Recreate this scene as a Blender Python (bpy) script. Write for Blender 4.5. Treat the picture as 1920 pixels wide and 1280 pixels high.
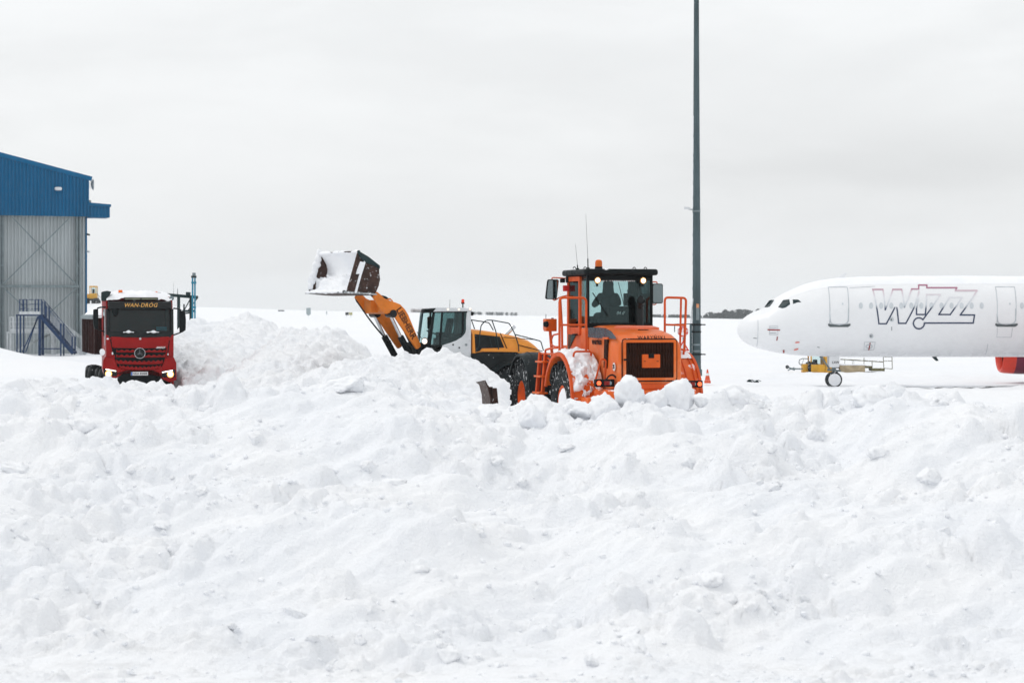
import bpy, bmesh, math, random
import numpy as np
from mathutils import Vector, Matrix

# ------------------------------------------------------------------ clearing
for _o in list(bpy.data.objects):
    bpy.data.objects.remove(_o)
SC = bpy.context.scene
COL = SC.collection
R = math.radians
random.seed(7)
RNG = np.random.default_rng(11)

# ------------------------------------------------------------------ camera
EYE = 3.7            # metres above the apron
FPX = 4000.0         # focal length in photo pixels (75 mm on a 36 mm sensor, 1920 px wide)
HZY = 590.0          # photo row of eye level
cam_d = bpy.data.cameras.new('camera')
cam = bpy.data.objects.new('camera', cam_d)
COL.objects.link(cam)
cam.location = (0, 0, EYE)
cam.rotation_euler = (R(90), 0, 0)
cam_d.sensor_width = 36.0
cam_d.lens = 75.0
cam_d.shift_y = -(640 - HZY) / 1920.0
cam_d.clip_start = 0.5
cam_d.clip_end = 6000
cam_d.dof.use_dof = True
cam_d.dof.focus_distance = 52.0
cam_d.dof.aperture_fstop = 2.8
SC.camera = cam

# ------------------------------------------------------------------ world: bright overcast
SUN_EL, SUN_AZ = 56.0, 285.0        # elevation, compass azimuth (0 = +Y, clockwise)
W = bpy.data.worlds.new('World')
SC.world = W
W.use_nodes = True
wn = W.node_tree.nodes
wl = W.node_tree.links
wn.clear()
w_out = wn.new('ShaderNodeOutputWorld')
w_bg = wn.new('ShaderNodeBackground')
w_bg.inputs['Strength'].default_value = 0.1
wl.new(w_bg.outputs[0], w_out.inputs[0])
sky = wn.new('ShaderNodeTexSky')
sky.sky_type = 'NISHITA'
sky.sun_disc = False
sky.sun_elevation = R(SUN_EL)
sky.sun_rotation = R(SUN_AZ)
sky.air_density = 1.0
sky.dust_density = 4.0
tc = wn.new('ShaderNodeTexCoord')
sep = wn.new('ShaderNodeSeparateXYZ')
wl.new(tc.outputs['Generated'], sep.inputs[0])


def wmath(op, a, b=None, c=None, clamp=False):
    n = wn.new('ShaderNodeMath')
    n.operation = op
    n.use_clamp = clamp
    for i, v in enumerate((a, b, c)):
        if v is None:
            continue
        if isinstance(v, (int, float)):
            n.inputs[i].default_value = v
        else:
            wl.new(v, n.inputs[i])
    return n.outputs[0]


def wnoise(scale_xyz, loc, detail, rough):
    m = wn.new('ShaderNodeMapping')
    m.inputs['Scale'].default_value = scale_xyz
    m.inputs['Location'].default_value = loc
    wl.new(tc.outputs['Generated'], m.inputs[0])
    n = wn.new('ShaderNodeTexNoise')
    n.inputs['Scale'].default_value = 1.0
    n.inputs['Detail'].default_value = detail
    n.inputs['Roughness'].default_value = rough
    n.inputs['Distortion'].default_value = 0.35
    wl.new(m.outputs[0], n.inputs['Vector'])
    return n.outputs['Fac']


zpos = wmath('MAXIMUM', sep.outputs['Z'], 0.0)
glow_ = wmath('MULTIPLY', wmath('SUBTRACT', 1.0, wmath('POWER', 2.718, wmath('MULTIPLY', zpos, -14.0))), 1.25)
grad = wmath('ADD', wmath('MULTIPLY_ADD', zpos, 0.8, 7.85), glow_)     # overcast: horizon duller than the cloud above
n1 = wnoise((4.5, 4.5, 17.0), (1.3, 0.4, 2.2), 5.0, 0.55)    # layered stratus
n2 = wnoise((11.0, 11.0, 34.0), (4.3, 7.4, 0.2), 4.0, 0.6)
r1 = wn.new('ShaderNodeMapRange')
r1.inputs['From Min'].default_value = 0.38
r1.inputs['From Max'].default_value = 0.66
r1.inputs['To Min'].default_value = 0.945
r1.inputs['To Max'].default_value = 1.02
r1.interpolation_type = 'SMOOTHSTEP'
wl.new(n1, r1.inputs['Value'])
cl = wmath('MULTIPLY', grad, r1.outputs[0])
d2 = wmath('MULTIPLY_ADD', n2, 0.10, 0.95)
cl = wmath('MULTIPLY', cl, d2)
# a soft grey cloud bank low over the airliner
def gauss(v, c, w):
    q = wmath('DIVIDE', wmath('SUBTRACT', v, c), w)
    return wmath('POWER', 2.718, wmath('MULTIPLY', wmath('MULTIPLY', q, q), -1.0))
bankc = wmath('MULTIPLY', gauss(sep.outputs['X'], .17, .11), gauss(sep.outputs['Z'], .067, .017))
bankc = wmath('MULTIPLY', bankc, wmath('MULTIPLY', n2, .20))
cl = wmath('MULTIPLY', cl, wmath('SUBTRACT', 1.0, bankc))
comb = wn.new('ShaderNodeCombineXYZ')
wl.new(wmath('MULTIPLY', cl, 0.985), comb.inputs[0])
wl.new(wmath('MULTIPLY', cl, 1.0), comb.inputs[1])
wl.new(wmath('MULTIPLY', cl, 1.008), comb.inputs[2])
w_mix = wn.new('ShaderNodeMixRGB')
w_mix.inputs[0].default_value = 0.94          # cloud cover
wl.new(sky.outputs[0], w_mix.inputs[1])
wl.new(comb.outputs[0], w_mix.inputs[2])
wl.new(w_mix.outputs[0], w_bg.inputs['Color'])

# ------------------------------------------------------------------ sun behind cloud
sun_d = bpy.data.lights.new('sun', 'SUN')
sun_d.energy = 0.7
sun_d.angle = R(20)
sun_d.color = (1.0, 0.97, 0.93)
sun = bpy.data.objects.new('sun', sun_d)
COL.objects.link(sun)
_az, _el = R(SUN_AZ), R(SUN_EL)
_dir = Vector((math.sin(_az) * math.cos(_el), math.cos(_az) * math.cos(_el), math.sin(_el)))
sun.rotation_euler = (-_dir).to_track_quat('-Z', 'Y').to_euler()
sun.location = _dir * 60

SC.render.engine = 'CYCLES'
SC.view_settings.view_transform = 'Standard'
SC.view_settings.look = 'None'
SC.view_settings.exposure = 0.10
SC.view_settings.gamma = 1.0
SC.view_settings.use_curve_mapping = False
SC.cycles.max_bounces = 8
SC.cycles.diffuse_bounces = 4
SC.cycles.transparent_max_bounces = 12
SC.cycles.volume_bounces = 1

# ------------------------------------------------------------------ geometry helpers


class G:
    """collects verts and faces of one mesh"""

    def __init__(self):
        self.v = []
        self.f = []

    def add(self, vs, fs):
        o = len(self.v)
        self.v += [tuple(p) for p in vs]
        self.f += [tuple(i + o for i in q) for q in fs]
        return self

    def box(self, x0, x1, y0, y1, z0, z1):
        return self.add([(x0, y0, z0), (x1, y0, z0), (x1, y1, z0), (x0, y1, z0),
                         (x0, y0, z1), (x1, y0, z1), (x1, y1, z1), (x0, y1, z1)],
                        [(0, 3, 2, 1), (4, 5, 6, 7), (0, 1, 5, 4), (1, 2, 6, 5), (2, 3, 7, 6), (3, 0, 4, 7)])

    def obox(self, c, s, m):
        """box of size s centred at c, turned by the 3x3 matrix m"""
        vs = []
        for dz in (-.5, .5):
            for dx, dy in ((-.5, -.5), (.5, -.5), (.5, .5), (-.5, .5)):
                vs.append(Vector(c) + m @ Vector((dx * s[0], dy * s[1], dz * s[2])))
        return self.add(vs, [(0, 3, 2, 1), (4, 5, 6, 7), (0, 1, 5, 4), (1, 2, 6, 5), (2, 3, 7, 6), (3, 0, 4, 7)])

    def beam(self, p0, p1, w, h, up=(0, 0, 1)):
        p0, p1 = Vector(p0), Vector(p1)
        d = p1 - p0
        x = d.normalized()
        u = Vector(up)
        y = u.cross(x)
        if y.length < 1e-4:
            y = Vector((0, 1, 0)).cross(x)
        y.normalize()
        z = x.cross(y)
        m = Matrix((x, y, z)).transposed()
        return self.obox((p0 + p1) / 2, (d.length, w, h), m)

    def cyl(self, p0, p1, r0, r1=None, n=12, caps=True):
        r1 = r0 if r1 is None else r1
        p0, p1 = Vector(p0), Vector(p1)
        d = (p1 - p0).normalized()
        a = d.orthogonal().normalized()
        b = d.cross(a)
        vs = []
        for p, r in ((p0, r0), (p1, r1)):
            for i in range(n):
                t = 2 * math.pi * i / n
                vs.append(p + a * (r * math.cos(t)) + b * (r * math.sin(t)))
        fs = [(i, (i + 1) % n, n + (i + 1) % n, n + i) for i in range(n)]
        if caps:
            fs += [tuple(range(n))[::-1], tuple(range(n, 2 * n))]
        return self.add(vs, fs)

    def tube(self, pts, r, n=8, closed=False):
        pts = [Vector(p) for p in pts]
        m = len(pts)
        tang = []
        for i in range(m):
            if closed:
                t = pts[(i + 1) % m] - pts[i - 1]
            else:
                t = pts[min(i + 1, m - 1)] - pts[max(i - 1, 0)]
            tang.append(t.normalized())
        a = tang[0].orthogonal().normalized()
        vs = []
        for i in range(m):
            t = tang[i]
            a = (a - t * a.dot(t))
            a = a.normalized() if a.length > 1e-6 else t.orthogonal().normalized()
            b = t.cross(a)
            for k in range(n):
                q = 2 * math.pi * k / n
                vs.append(pts[i] + a * (r * math.cos(q)) + b * (r * math.sin(q)))
        fs = []
        for i in range(m if closed else m - 1):
            j = (i + 1) % m
            for k in range(n):
                k2 = (k + 1) % n
                fs.append((i * n + k, i * n + k2, j * n + k2, j * n + k))
        if not closed:
            fs += [tuple(range(n))[::-1], tuple((m - 1) * n + k for k in range(n))]
        return self.add(vs, fs)

    def prism(self, poly, ax, a, b):
        def P(u, v, w):
            return {'x': (w, u, v), 'y': (u, w, v), 'z': (u, v, w)}[ax]
        n = len(poly)
        vs = [P(u, v, a) for u, v in poly] + [P(u, v, b) for u, v in poly]
        fs = [tuple(range(n))[::-1], tuple(range(n, 2 * n))]
        fs += [(i, (i + 1) % n, n + (i + 1) % n, n + i) for i in range(n)]
        return self.add(vs, fs)

    def lathe(self, prof, c, axis, n=24, closed_prof=False):
        """prof: list of (radius, offset along axis)"""
        c, d = Vector(c), Vector(axis).normalized()
        a = d.orthogonal().normalized()
        b = d.cross(a)
        vs = []
        m = len(prof)
        for r, t in prof:
            for k in range(n):
                q = 2 * math.pi * k / n
                vs.append(c + d * t + a * (r * math.cos(q)) + b * (r * math.sin(q)))
        fs = []
        for i in range(m if closed_prof else m - 1):
            j = (i + 1) % m
            for k in range(n):
                k2 = (k + 1) % n
                fs.append((i * n + k, i * n + k2, j * n + k2, j * n + k))
        if not closed_prof:
            if prof[0][0] > 1e-5:
                fs.append(tuple(range(n))[::-1])
            if prof[-1][0] > 1e-5:
                fs.append(tuple((m - 1) * n + k for k in range(n)))
        return self.add(vs, fs)

    def sheet(self, rows, closed_u=False):
        """rows: list of equally long point lists"""
        nu, nv = len(rows), len(rows[0])
        vs = [p for r in rows for p in r]
        fs = []
        for i in range(nu if closed_u else nu - 1):
            j = (i + 1) % nu
            for k in range(nv - 1):
                fs.append((i * nv + k, i * nv + k + 1, j * nv + k + 1, j * nv + k))
        return self.add(vs, fs)

    def slab(self, rows, off):
        """a sheet with thickness: off(p) gives the matching back point"""
        nu, nv = len(rows), len(rows[0])
        fr = [tuple(p) for r in rows for p in r]
        bk = [tuple(off(p)) for p in fr]
        N = len(fr)
        fs = []
        for i in range(nu - 1):
            for k in range(nv - 1):
                q = (i * nv + k, i * nv + k + 1, (i + 1) * nv + k + 1, (i + 1) * nv + k)
                fs.append(q)
                fs.append(tuple(N + t for t in q[::-1]))
        for i in range(nu - 1):
            for k in (0, nv - 1):
                a, b = i * nv + k, (i + 1) * nv + k
                fs.append((a, b, N + b, N + a))
        for k in range(nv - 1):
            for i in (0, nu - 1):
                a, b = i * nv + k, i * nv + k + 1
                fs.append((a, b, N + b, N + a))
        return self.add(fr + bk, fs)

    def blob(self, c, r, n=10, m=7, jit=0.0, seed=0):
        rr = random.Random(seed)
        rows = []
        for i in range(m + 1):
            ph = math.pi * i / m
            row = []
            for k in range(n):
                th = 2 * math.pi * k / n
                q = 1 + jit * (rr.random() - .5)
                row.append((c[0] + r[0] * q * math.sin(ph) * math.cos(th), c[1] + r[1] * q * math.sin(ph) * math.sin(th),
                            c[2] + r[2] * q * math.cos(ph)))
            row.append(row[0])
            rows.append(row)
        return self.sheet(rows)

    def xf(self, m):
        self.v = [tuple(m @ Vector(p)) for p in self.v]
        return self


def fillet(pts, rad, n=4, closed=False):
    pts = [Vector(p) for p in pts]
    out = []
    m = len(pts)
    for i, p in enumerate(pts):
        if not closed and i in (0, m - 1):
            out.append(p)
            continue
        a, b = pts[i - 1], pts[(i + 1) % m]
        la, lb = (a - p).length, (b - p).length
        r = min(rad, la * .45, lb * .45)
        pa, pb = p + (a - p).normalized() * r, p + (b - p).normalized() * r
        for k in range(n + 1):
            t = k / n
            out.append(pa * (1 - t) ** 2 + p * (2 * t * (1 - t)) + pb * t * t)
    return out


def rrect(u0, u1, v0, v1, rad, n=4):
    q = fillet([(u0, v0, 0), (u1, v0, 0), (u1, v1, 0), (u0, v1, 0)], rad, n, True)
    return [(p.x, p.y) for p in q]


def build(name, g, m, parent=None, bevel=0.0, seg=2, smooth=35, mats=None, weld=False, loc=None):
    me = bpy.data.meshes.new(name)
    me.from_pydata(g.v, [], g.f)
    bm = bmesh.new()
    bm.from_mesh(me)
    if weld:
        bmesh.ops.remove_doubles(bm, verts=bm.verts, dist=1e-4)
    bmesh.ops.recalc_face_normals(bm, faces=bm.faces)
    if bevel > 0:
        es = [e for e in bm.edges if len(e.link_faces) == 2 and e.calc_face_angle(0) > R(28)]
        bmesh.ops.bevel(bm, geom=es, offset=bevel, segments=seg, affect='EDGES', profile=.5, clamp_overlap=True)
    bm.to_mesh(me)
    bm.free()
    if smooth is not None:
        me.polygons.foreach_set('use_smooth', [True] * len(me.polygons))
        me.set_sharp_from_angle(angle=R(smooth))
    me.update()
    if m is not None:
        me.materials.append(m)
    for x in (mats or []):
        me.materials.append(x)
    o = bpy.data.objects.new(name, me)
    COL.objects.link(o)
    if parent is not None:
        o.parent = parent
    if loc is not None:
        o.location = loc
    return o


def tag(o, label=None, cat=None, group=None, kind=None):
    if label:
        o['label'] = label
    if cat:
        o['category'] = cat
    if group:
        o['group'] = group
    if kind:
        o['kind'] = kind
    return o


def thing(name, label, cat, loc=(0, 0, 0), rotz=0.0, group=None):
    o = bpy.data.objects.new(name, None)
    o.empty_display_size = .3
    COL.objects.link(o)
    o.location = loc
    o.rotation_euler = (0, 0, rotz)
    return tag(o, label, cat, group)


def kid(o, parent):
    """copy of a part under another thing"""
    c = o.copy()
    COL.objects.link(c)
    c.parent = parent
    return c


class Frame:
    """a thing's own axes (x forward, y left, z up); turns a photo pixel into a point on one of its planes"""

    def __init__(self, loc, rotz):
        self.o = Vector(loc)
        self.rz = rotz
        self.m = Matrix.Rotation(rotz, 3, 'Z')
        self.mi = self.m.inverted()
        self.c = self.mi @ (Vector((0, 0, EYE)) - self.o)

    def ray(self, px, py):
        return self.mi @ Vector(((px - 960) / FPX, 1.0, -(py - HZY) / FPX))

    def hit(self, px, py, ax, val):
        d = self.ray(px, py)
        t = (val - self.c[ax]) / d[ax]
        return self.c + d * t

    def yz(self, px, py, x):
        p = self.hit(px, py, 0, x)
        return (p.y, p.z)

    def xz(self, px, py, y):
        p = self.hit(px, py, 1, y)
        return (p.x, p.z)

    def xy(self, px, py, z):
        p = self.hit(px, py, 2, z)
        return (p.x, p.y)


def world_at(px, py, Y):
    return Vector(((px - 960) / FPX * Y, Y, EYE - (py - HZY) / FPX * Y))


def text_g(s, size, extrude=0.004, shear=0.0, bold=0.0, align='CENTER', spacing=1.0):
    """lettering as a flat solid in the xy plane, facing +z"""
    cu = bpy.data.curves.new('lettering', 'FONT')
    cu.body = s
    cu.size = size
    cu.extrude = extrude
    cu.shear = shear
    cu.offset = bold
    cu.align_x = align
    cu.align_y = 'CENTER'
    cu.space_character = spacing
    cu.resolution_u = 3
    o = bpy.data.objects.new('lettering', cu)
    COL.objects.link(o)
    dg = bpy.context.evaluated_depsgraph_get()
    me = bpy.data.meshes.new_from_object(o.evaluated_get(dg))
    g = G()
    g.add([v.co[:] for v in me.vertices], [tuple(p.vertices) for p in me.polygons])
    bpy.data.objects.remove(o)
    bpy.data.meshes.remove(me)
    return g


def place_text(g, at, right, up, sx=1.0):
    """move flat lettering so its reading direction is `right` and its top is `up`"""
    r, u = Vector(right).normalized(), Vector(up).normalized()
    n = r.cross(u)
    m = Matrix((r * sx, u, n)).transposed().to_4x4()
    m.translation = Vector(at)
    return g.xf(m)

# ------------------------------------------------------------------ materials


class N:
    def __init__(self, name):
        self.m = bpy.data.materials.new(name)
        self.m.use_nodes = True
        self.t = self.m.node_tree
        self.b = self.t.nodes['Principled BSDF']
        self.out = self.t.nodes['Material Output']
        self._co = None

    def new(self, ty, **kw):
        n = self.t.nodes.new(ty)
        for k, v in kw.items():
            setattr(n, k, v)
        return n

    def link(self, a, b):
        self.t.links.new(a, b)

    def co(self):
        if self._co is None:
            self._co = self.new('ShaderNodeTexCoord').outputs['Object']
        return self._co

    def noise(self, scale, detail=4, rough=.55, vec=None, dist=0.0):
        n = self.new('ShaderNodeTexNoise')
        n.inputs['Scale'].default_value = scale
        n.inputs['Detail'].default_value = detail
        n.inputs['Roughness'].default_value = rough
        n.inputs['Distortion'].default_value = dist
        self.link(vec or self.co(), n.inputs['Vector'])
        return n.outputs['Fac']

    def noise_col(self, scale):
        n = self.new('ShaderNodeTexNoise')
        n.inputs['Scale'].default_value = scale
        self.link(self.co(), n.inputs['Vector'])
        return n.outputs['Color']

    def stretch(self, s):
        mp = self.new('ShaderNodeMapping')
        mp.inputs['Scale'].default_value = s
        self.link(self.co(), mp.inputs[0])
        return mp.outputs[0]

    def rng(self, v, a, b, c=0.0, d=1.0, smooth=True):
        n = self.new('ShaderNodeMapRange')
        if smooth:
            n.interpolation_type = 'SMOOTHSTEP'
        n.inputs['From Min'].default_value = a
        n.inputs['From Max'].default_value = b
        n.inputs['To Min'].default_value = c
        n.inputs['To Max'].default_value = d
        self.link(v, n.inputs['Value'])
        return n.outputs[0]

    def math(self, op, a, b=None, clamp=False):
        n = self.new('ShaderNodeMath', operation=op, use_clamp=clamp)
        for i, v in enumerate((a, b)):
            if v is None:
                continue
            if isinstance(v, (int, float)):
                n.inputs[i].default_value = v
            else:
                self.link(v, n.inputs[i])
        return n.outputs[0]

    def mix(self, f, a, b):
        n = self.new('ShaderNodeMixRGB')
        for i, v in enumerate((f, a, b)):
            if isinstance(v, (int, float)):
                n.inputs[i].default_value = v
            elif isinstance(v, (tuple, list)):
                n.inputs[i].default_value = (*v[:3], 1)
            else:
                self.link(v, n.inputs[i])
        return n.outputs[0]

    def bump(self, h, strength, dist=0.02):
        n = self.new('ShaderNodeBump')
        n.inputs['Strength'].default_value = strength
        n.inputs['Distance'].default_value = dist
        self.link(h, n.inputs['Height'])
        self.link(n.outputs[0], self.b.inputs['Normal'])


SNOWC = (0.89, 0.905, 0.93)


def mat(name, color, rough=.5, metal=0.0, var=.12, vs=2.5, dirt=0.0, dcol=(.12, .11, .10), snow=0.0, specks=0.0,
        bump=0.0, bs=30, coat=0.0, streak=False, spec=.22):
    k = N(name)
    c = [min(1, x) for x in color]
    nz = k.noise(vs, 5, .6, k.stretch((1, 1, .25)) if streak else None)
    col = k.mix(k.rng(nz, .3, .7), [x * (1 - var) for x in c], [min(1, x * (1 + var)) for x in c])
    if dirt > 0:
        d = k.noise(vs * 2.2, 6, .68)
        col = k.mix(k.rng(d, .62 - .3 * dirt, .80, 0, min(1, .35 + dirt)), col, dcol)
    rg = k.rng(k.noise(vs * 3, 3), .3, .7, rough * .8, min(1, rough * 1.2))
    f = None
    if snow > 0:
        geo = k.new('ShaderNodeNewGeometry')
        sp = k.new('ShaderNodeSeparateXYZ')
        k.link(geo.outputs['Normal'], sp.inputs[0])
        up = k.rng(sp.outputs['Z'], .25, .75)
        sn = k.rng(k.noise(5.0, 5, .65), .62 - .32 * snow, .70 - .28 * snow)
        f = k.math('MULTIPLY', up, sn)
    if specks > 0:
        s2 = k.rng(k.noise(11.0, 5, .68), .66 - .20 * specks, .78 - .20 * specks)
        f = s2 if f is None else k.math('MAXIMUM', f, s2)
    if f is not None:
        col = k.mix(f, col, SNOWC)
        rg = k.mix(f, rg, (.8, .8, .8))
    k.link(col, k.b.inputs['Base Color'])
    k.link(rg, k.b.inputs['Roughness'])
    k.b.inputs['Metallic'].default_value = metal
    k.b.inputs['Coat Weight'].default_value = coat * .4
    k.b.inputs['Specular IOR Level'].default_value = spec if metal == 0 else .5
    k.b.inputs['Coat Roughness'].default_value = .15
    if bump > 0:
        k.bump(k.noise(bs, 5, .6), bump, .01)
    return k.m


def glow(name, color, strength):
    k = N(name)
    k.b.inputs['Base Color'].default_value = (*color, 1)
    k.b.inputs['Emission Color'].default_value = (*color, 1)
    k.b.inputs['Emission Strength'].default_value = strength
    return k.m


def glass(name, tint=(.72, .8, .8), refl=1.0, frost=0.0):
    k = N(name)
    k.t.nodes.remove(k.b)
    tr = k.new('ShaderNodeBsdfTransparent')
    tr.inputs[0].default_value = (*tint, 1)
    gl = k.new('ShaderNodeBsdfGlossy')
    gl.inputs['Roughness'].default_value = .03
    gl.inputs['Color'].default_value = (.72, .92, .93, 1)
    fr = k.new('ShaderNodeFresnel')
    fr.inputs['IOR'].default_value = 1.5
    ff = k.math('MULTIPLY', fr.outputs[0], refl, clamp=True)
    mx = k.new('ShaderNodeMixShader')
    k.link(ff, mx.inputs[0])
    k.link(tr.outputs[0], mx.inputs[1])
    k.link(gl.outputs[0], mx.inputs[2])
    last = mx.outputs[0]
    if frost > 0:
        df = k.new('ShaderNodeBsdfDiffuse')
        df.inputs[0].default_value = (.8, .82, .84, 1)
        nz = k.rng(k.noise(4, 5, .65), .62 - .2 * frost, .80, 0, .55 * frost)
        m2 = k.new('ShaderNodeMixShader')
        k.link(nz, m2.inputs[0])
        k.link(last, m2.inputs[1])
        k.link(df.outputs[0], m2.inputs[2])
        last = m2.outputs[0]
    k.link(last, k.out.inputs[0])
    return k.m


def snow_mat(name, fine=1.0, dirt=0.5, scale=1.0, dist=None, toe=False, pmin=.50, tone=1.0):
    """packed ploughed snow: white, faint grey-brown grit, crumbly fine relief"""
    k = N(name)
    big = k.noise(.55 * scale, 4, .6)
    col = k.mix(k.rng(big, .35, .68), [x * tone for x in (.915, .925, .945)], [x * tone for x in (.875, .895, .93)])
    g = k.noise(30 * scale, 3, .75)
    patch = k.rng(k.noise(.8 * scale, 5, .62, dist=.6), pmin, pmin + .22)
    grit = k.math('MULTIPLY', k.rng(g, .62, .72), patch)
    col = k.mix(k.math('MULTIPLY', grit, dirt), col, (.40, .385, .37))
    dp = k.math('MULTIPLY', k.rng(k.noise(2.1 * scale, 6, .7, dist=.4), .60, .80), dirt * .22)
    col = k.mix(dp, col, (.60, .61, .62))
    if toe:      # road grime ground into the foot of the bank
        sy_ = k.new('ShaderNodeSeparateXYZ')
        k.link(k.co(), sy_.inputs[0])
        near = k.rng(sy_.outputs[1], 20.6, 23.6, 1.0, 0.0)
        grime = k.math('MULTIPLY', near, k.rng(k.noise(3.2, 7, .74, k.stretch((.5, 1, 1)), .3), .50, .68, 0, .34))
        col = k.mix(grime, col, (.42, .415, .41))
    k.link(col, k.b.inputs['Base Color'])
    k.b.inputs['Roughness'].default_value = .8
    k.b.inputs['Specular IOR Level'].default_value = .2
    v = k.new('ShaderNodeTexVoronoi')
    v.inputs['Scale'].default_value = 13 * scale
    mp = k.mix(.35, k.co(), k.noise_col(6 * scale))
    k.link(mp, v.inputs['Vector'])
    h = k.math('ADD', k.math('MULTIPLY', k.noise(9 * scale, 7, .72), 1.2), k.math('MULTIPLY', k.noise(60 * scale, 4, .7), .35))
    h = k.math('SUBTRACT', h, k.math('MULTIPLY', v.outputs['Distance'], .55))
    k.bump(h, .5 * fine, dist or .06 / scale)
    return k.m


M = {}
M['bank'] = snow_mat('ploughed_snow', 1.05, .9, 1.0, toe=True)
M['lump'] = snow_mat('block_snow', .9, .1, .16, .05)
M['pile'] = snow_mat('crumbly_snow', 1.15, .55, .65, pmin=.40)
M['field'] = snow_mat('field_snow', .7, .5, .28, tone=.95)
M['cap'] = snow_mat('settled_snow', .7, .15, 1.6)
M['orange'] = mat('orange_paint', (.70, .112, .008), .42, var=.12, dirt=.22, dcol=(.36, .12, .05), snow=.18, coat=.35)
M['orange_dull'] = mat('orange_tube_paint', (.62, .085, .012), .5, var=.12, dirt=.12, dcol=(.34, .12, .06))
M['hood_orange'] = mat('orange_hood_paint', (.72, .132, .012), .40, var=.12, dirt=.5, dcol=(.72, .30, .15), coat=.4, vs=1.1, streak=True)  # pale peach blotches put the hood's highlights into the paint colour
M['black'] = mat('black_plastic', (.006, .009, .010), .5, var=.2, snow=.05, spec=.10)
M['blackgloss'] = mat('black_gloss', (.005, .007, .008), .22, var=.1, coat=.5, spec=.16)
M['fender'] = mat('black_fender', (.010, .016, .018), .5, var=.25, specks=.12, vs=3, spec=.10)
M['tyre'] = mat('rubber', (.016, .020, .022), .8, var=.3, specks=.46, bump=.3, spec=.10)
M['rimorange'] = mat('rim_paint', (.70, .10, .01), .5, var=.2, dirt=.3, specks=.1)
M['amber'] = mat('amber_paint', (.80, .29, .035), .38, var=.08, dirt=.08, dcol=(.35, .17, .06), snow=.12, coat=.3)
M['armorange'] = mat('arm_paint', (.72, .20, .022), .42, var=.12, dirt=.12, dcol=(.25, .1, .03), specks=.06)
M['cabwhite'] = mat('light_grey_paint', (.62, .64, .66), .4, var=.06, dirt=.08, snow=.3)
M['steel'] = mat('worn_steel', (.045, .022, .016), .6, .0, var=.45, vs=3.5, dirt=.35, dcol=(.035, .022, .018), specks=.32)
M['edge'] = mat('cutting_edge', (.30, .32, .33), .5, .6, var=.3, specks=.55)
M['chrome'] = mat('chrome', (.62, .64, .66), .18, 1.0, var=.05)
M['dark'] = mat('dark_machinery', (.014, .017, .018), .65, var=.3, specks=.12, spec=.10)
M['interior'] = mat('cab_interior', (.006, .008, .009), .7, var=.2, spec=.10)
M['grille'] = mat('grille_rust', (.030, .010, .005), .7, var=.4, vs=6, dirt=.4, dcol=(.012, .006, .005), spec=.10)
M['glass'] = glass('cab_glass', (.80, .89, .89), .8)
M['glass2'] = glass('cab_glass_tinted', (.50, .62, .62), 1.0)
M['truckglass'] = glass('windscreen', (.34, .46, .47), .9, .06)
M['mirror'] = mat('mirror_glass', (.20, .24, .25), .04, 1.0, var=.03)
M['red'] = mat('truck_red', (.27, .006, .006), .34, var=.14, dirt=.14, dcol=(.12, .02, .018), coat=.12, vs=1.6, spec=.12)
M['redsnow'] = mat('truck_red_snowed', (.34, .012, .012), .35, var=.10, dirt=.2, dcol=(.16, .03, .028), snow=.4, coat=.4)
M['brown'] = mat('tipper_brown', (.034, .011, .010), .55, var=.3, dirt=.3, dcol=(.02, .013, .013), streak=True, spec=.12)
M['lamp'] = glow('lit_lamp', (1.0, .88, .66), 6)
M['lampwhite'] = glow('lit_headlamp', (1.0, .90, .72), 5)
M['lampwarm'] = glow('lit_glow_rim', (1.0, .50, .15), 1.1)  # warm halo round a lamp core, painted as a glowing ring
M['drl'] = glow('lit_strip', (1.0, .93, .82), 2.0)
M['tail'] = glow('lit_tail_lamp', (1.0, .10, .03), 2.2)
M['beacon'] = mat('beacon_lens', (.85, .16, .01), .2, var=.15, coat=.6)
M['beaconred'] = mat('beacon_lens_red', (.75, .05, .02), .2, var=.15, coat=.6)
M['letter_k'] = mat('black_lettering', (.012, .010, .010), .5, var=.1, spec=.10)
M['letter_w'] = mat('white_lettering', (.80, .80, .80), .5, var=.1)
M['letter_y'] = mat('amber_lettering', (.85, .45, .12), .5, var=.1)
M['galv'] = mat('galvanised_cladding', (.40, .44, .455), .55, .15, var=.10, dirt=.08, vs=.6, streak=True)
M['galvd'] = mat('galvanised_steel', (.18, .225, .24), .55, .2, var=.15, dirt=.1)
M['blue'] = mat('blue_cladding', (.002, .105, .235), .5, var=.10, vs=.5, streak=True, spec=.10)
M['navy'] = mat('navy_paint', (.014, .040, .105), .5, var=.2, snow=.35)
M['silver'] = mat('silver_rail', (.55, .58, .60), .45, .3, var=.15, snow=.4)
M['mast'] = mat('mast_paint', (.060, .092, .102), .55, var=.22, vs=1.2, dirt=.1, streak=True)
M['fuselage'] = mat('aircraft_white', (.83, .84, .855), .30, var=.025, vs=.5, coat=.3)
M['frostglass'] = mat('frosted_window', (.60, .64, .67), .35, var=.06)
M['cockpit'] = mat('cockpit_glass', (.012, .030, .034), .25, var=.25, spec=.12)
M['line'] = mat('panel_line', (.50, .53, .56), .5, var=.15)
M['doorline'] = mat('door_outline', (.50, .54, .57), .5, var=.15)
M['sill'] = mat('door_sill', (.10, .12, .125), .5, var=.2)
M['cowlred'] = mat('cowl_red', (.70, .045, .02), .35, var=.08, coat=.4)
M['cowlmaroon'] = mat('cowl_maroon', (.16, .012, .04), .35, var=.08, coat=.4)
M['markred'] = mat('marking_red', (.30, .03, .03), .5, var=.15)
M['tagred'] = mat('streamer_red', (.75, .10, .05), .6, var=.1)
M['yellow'] = mat('equipment_yellow', (.62, .33, .035), .5, var=.15, dirt=.2, snow=.3)
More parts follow.
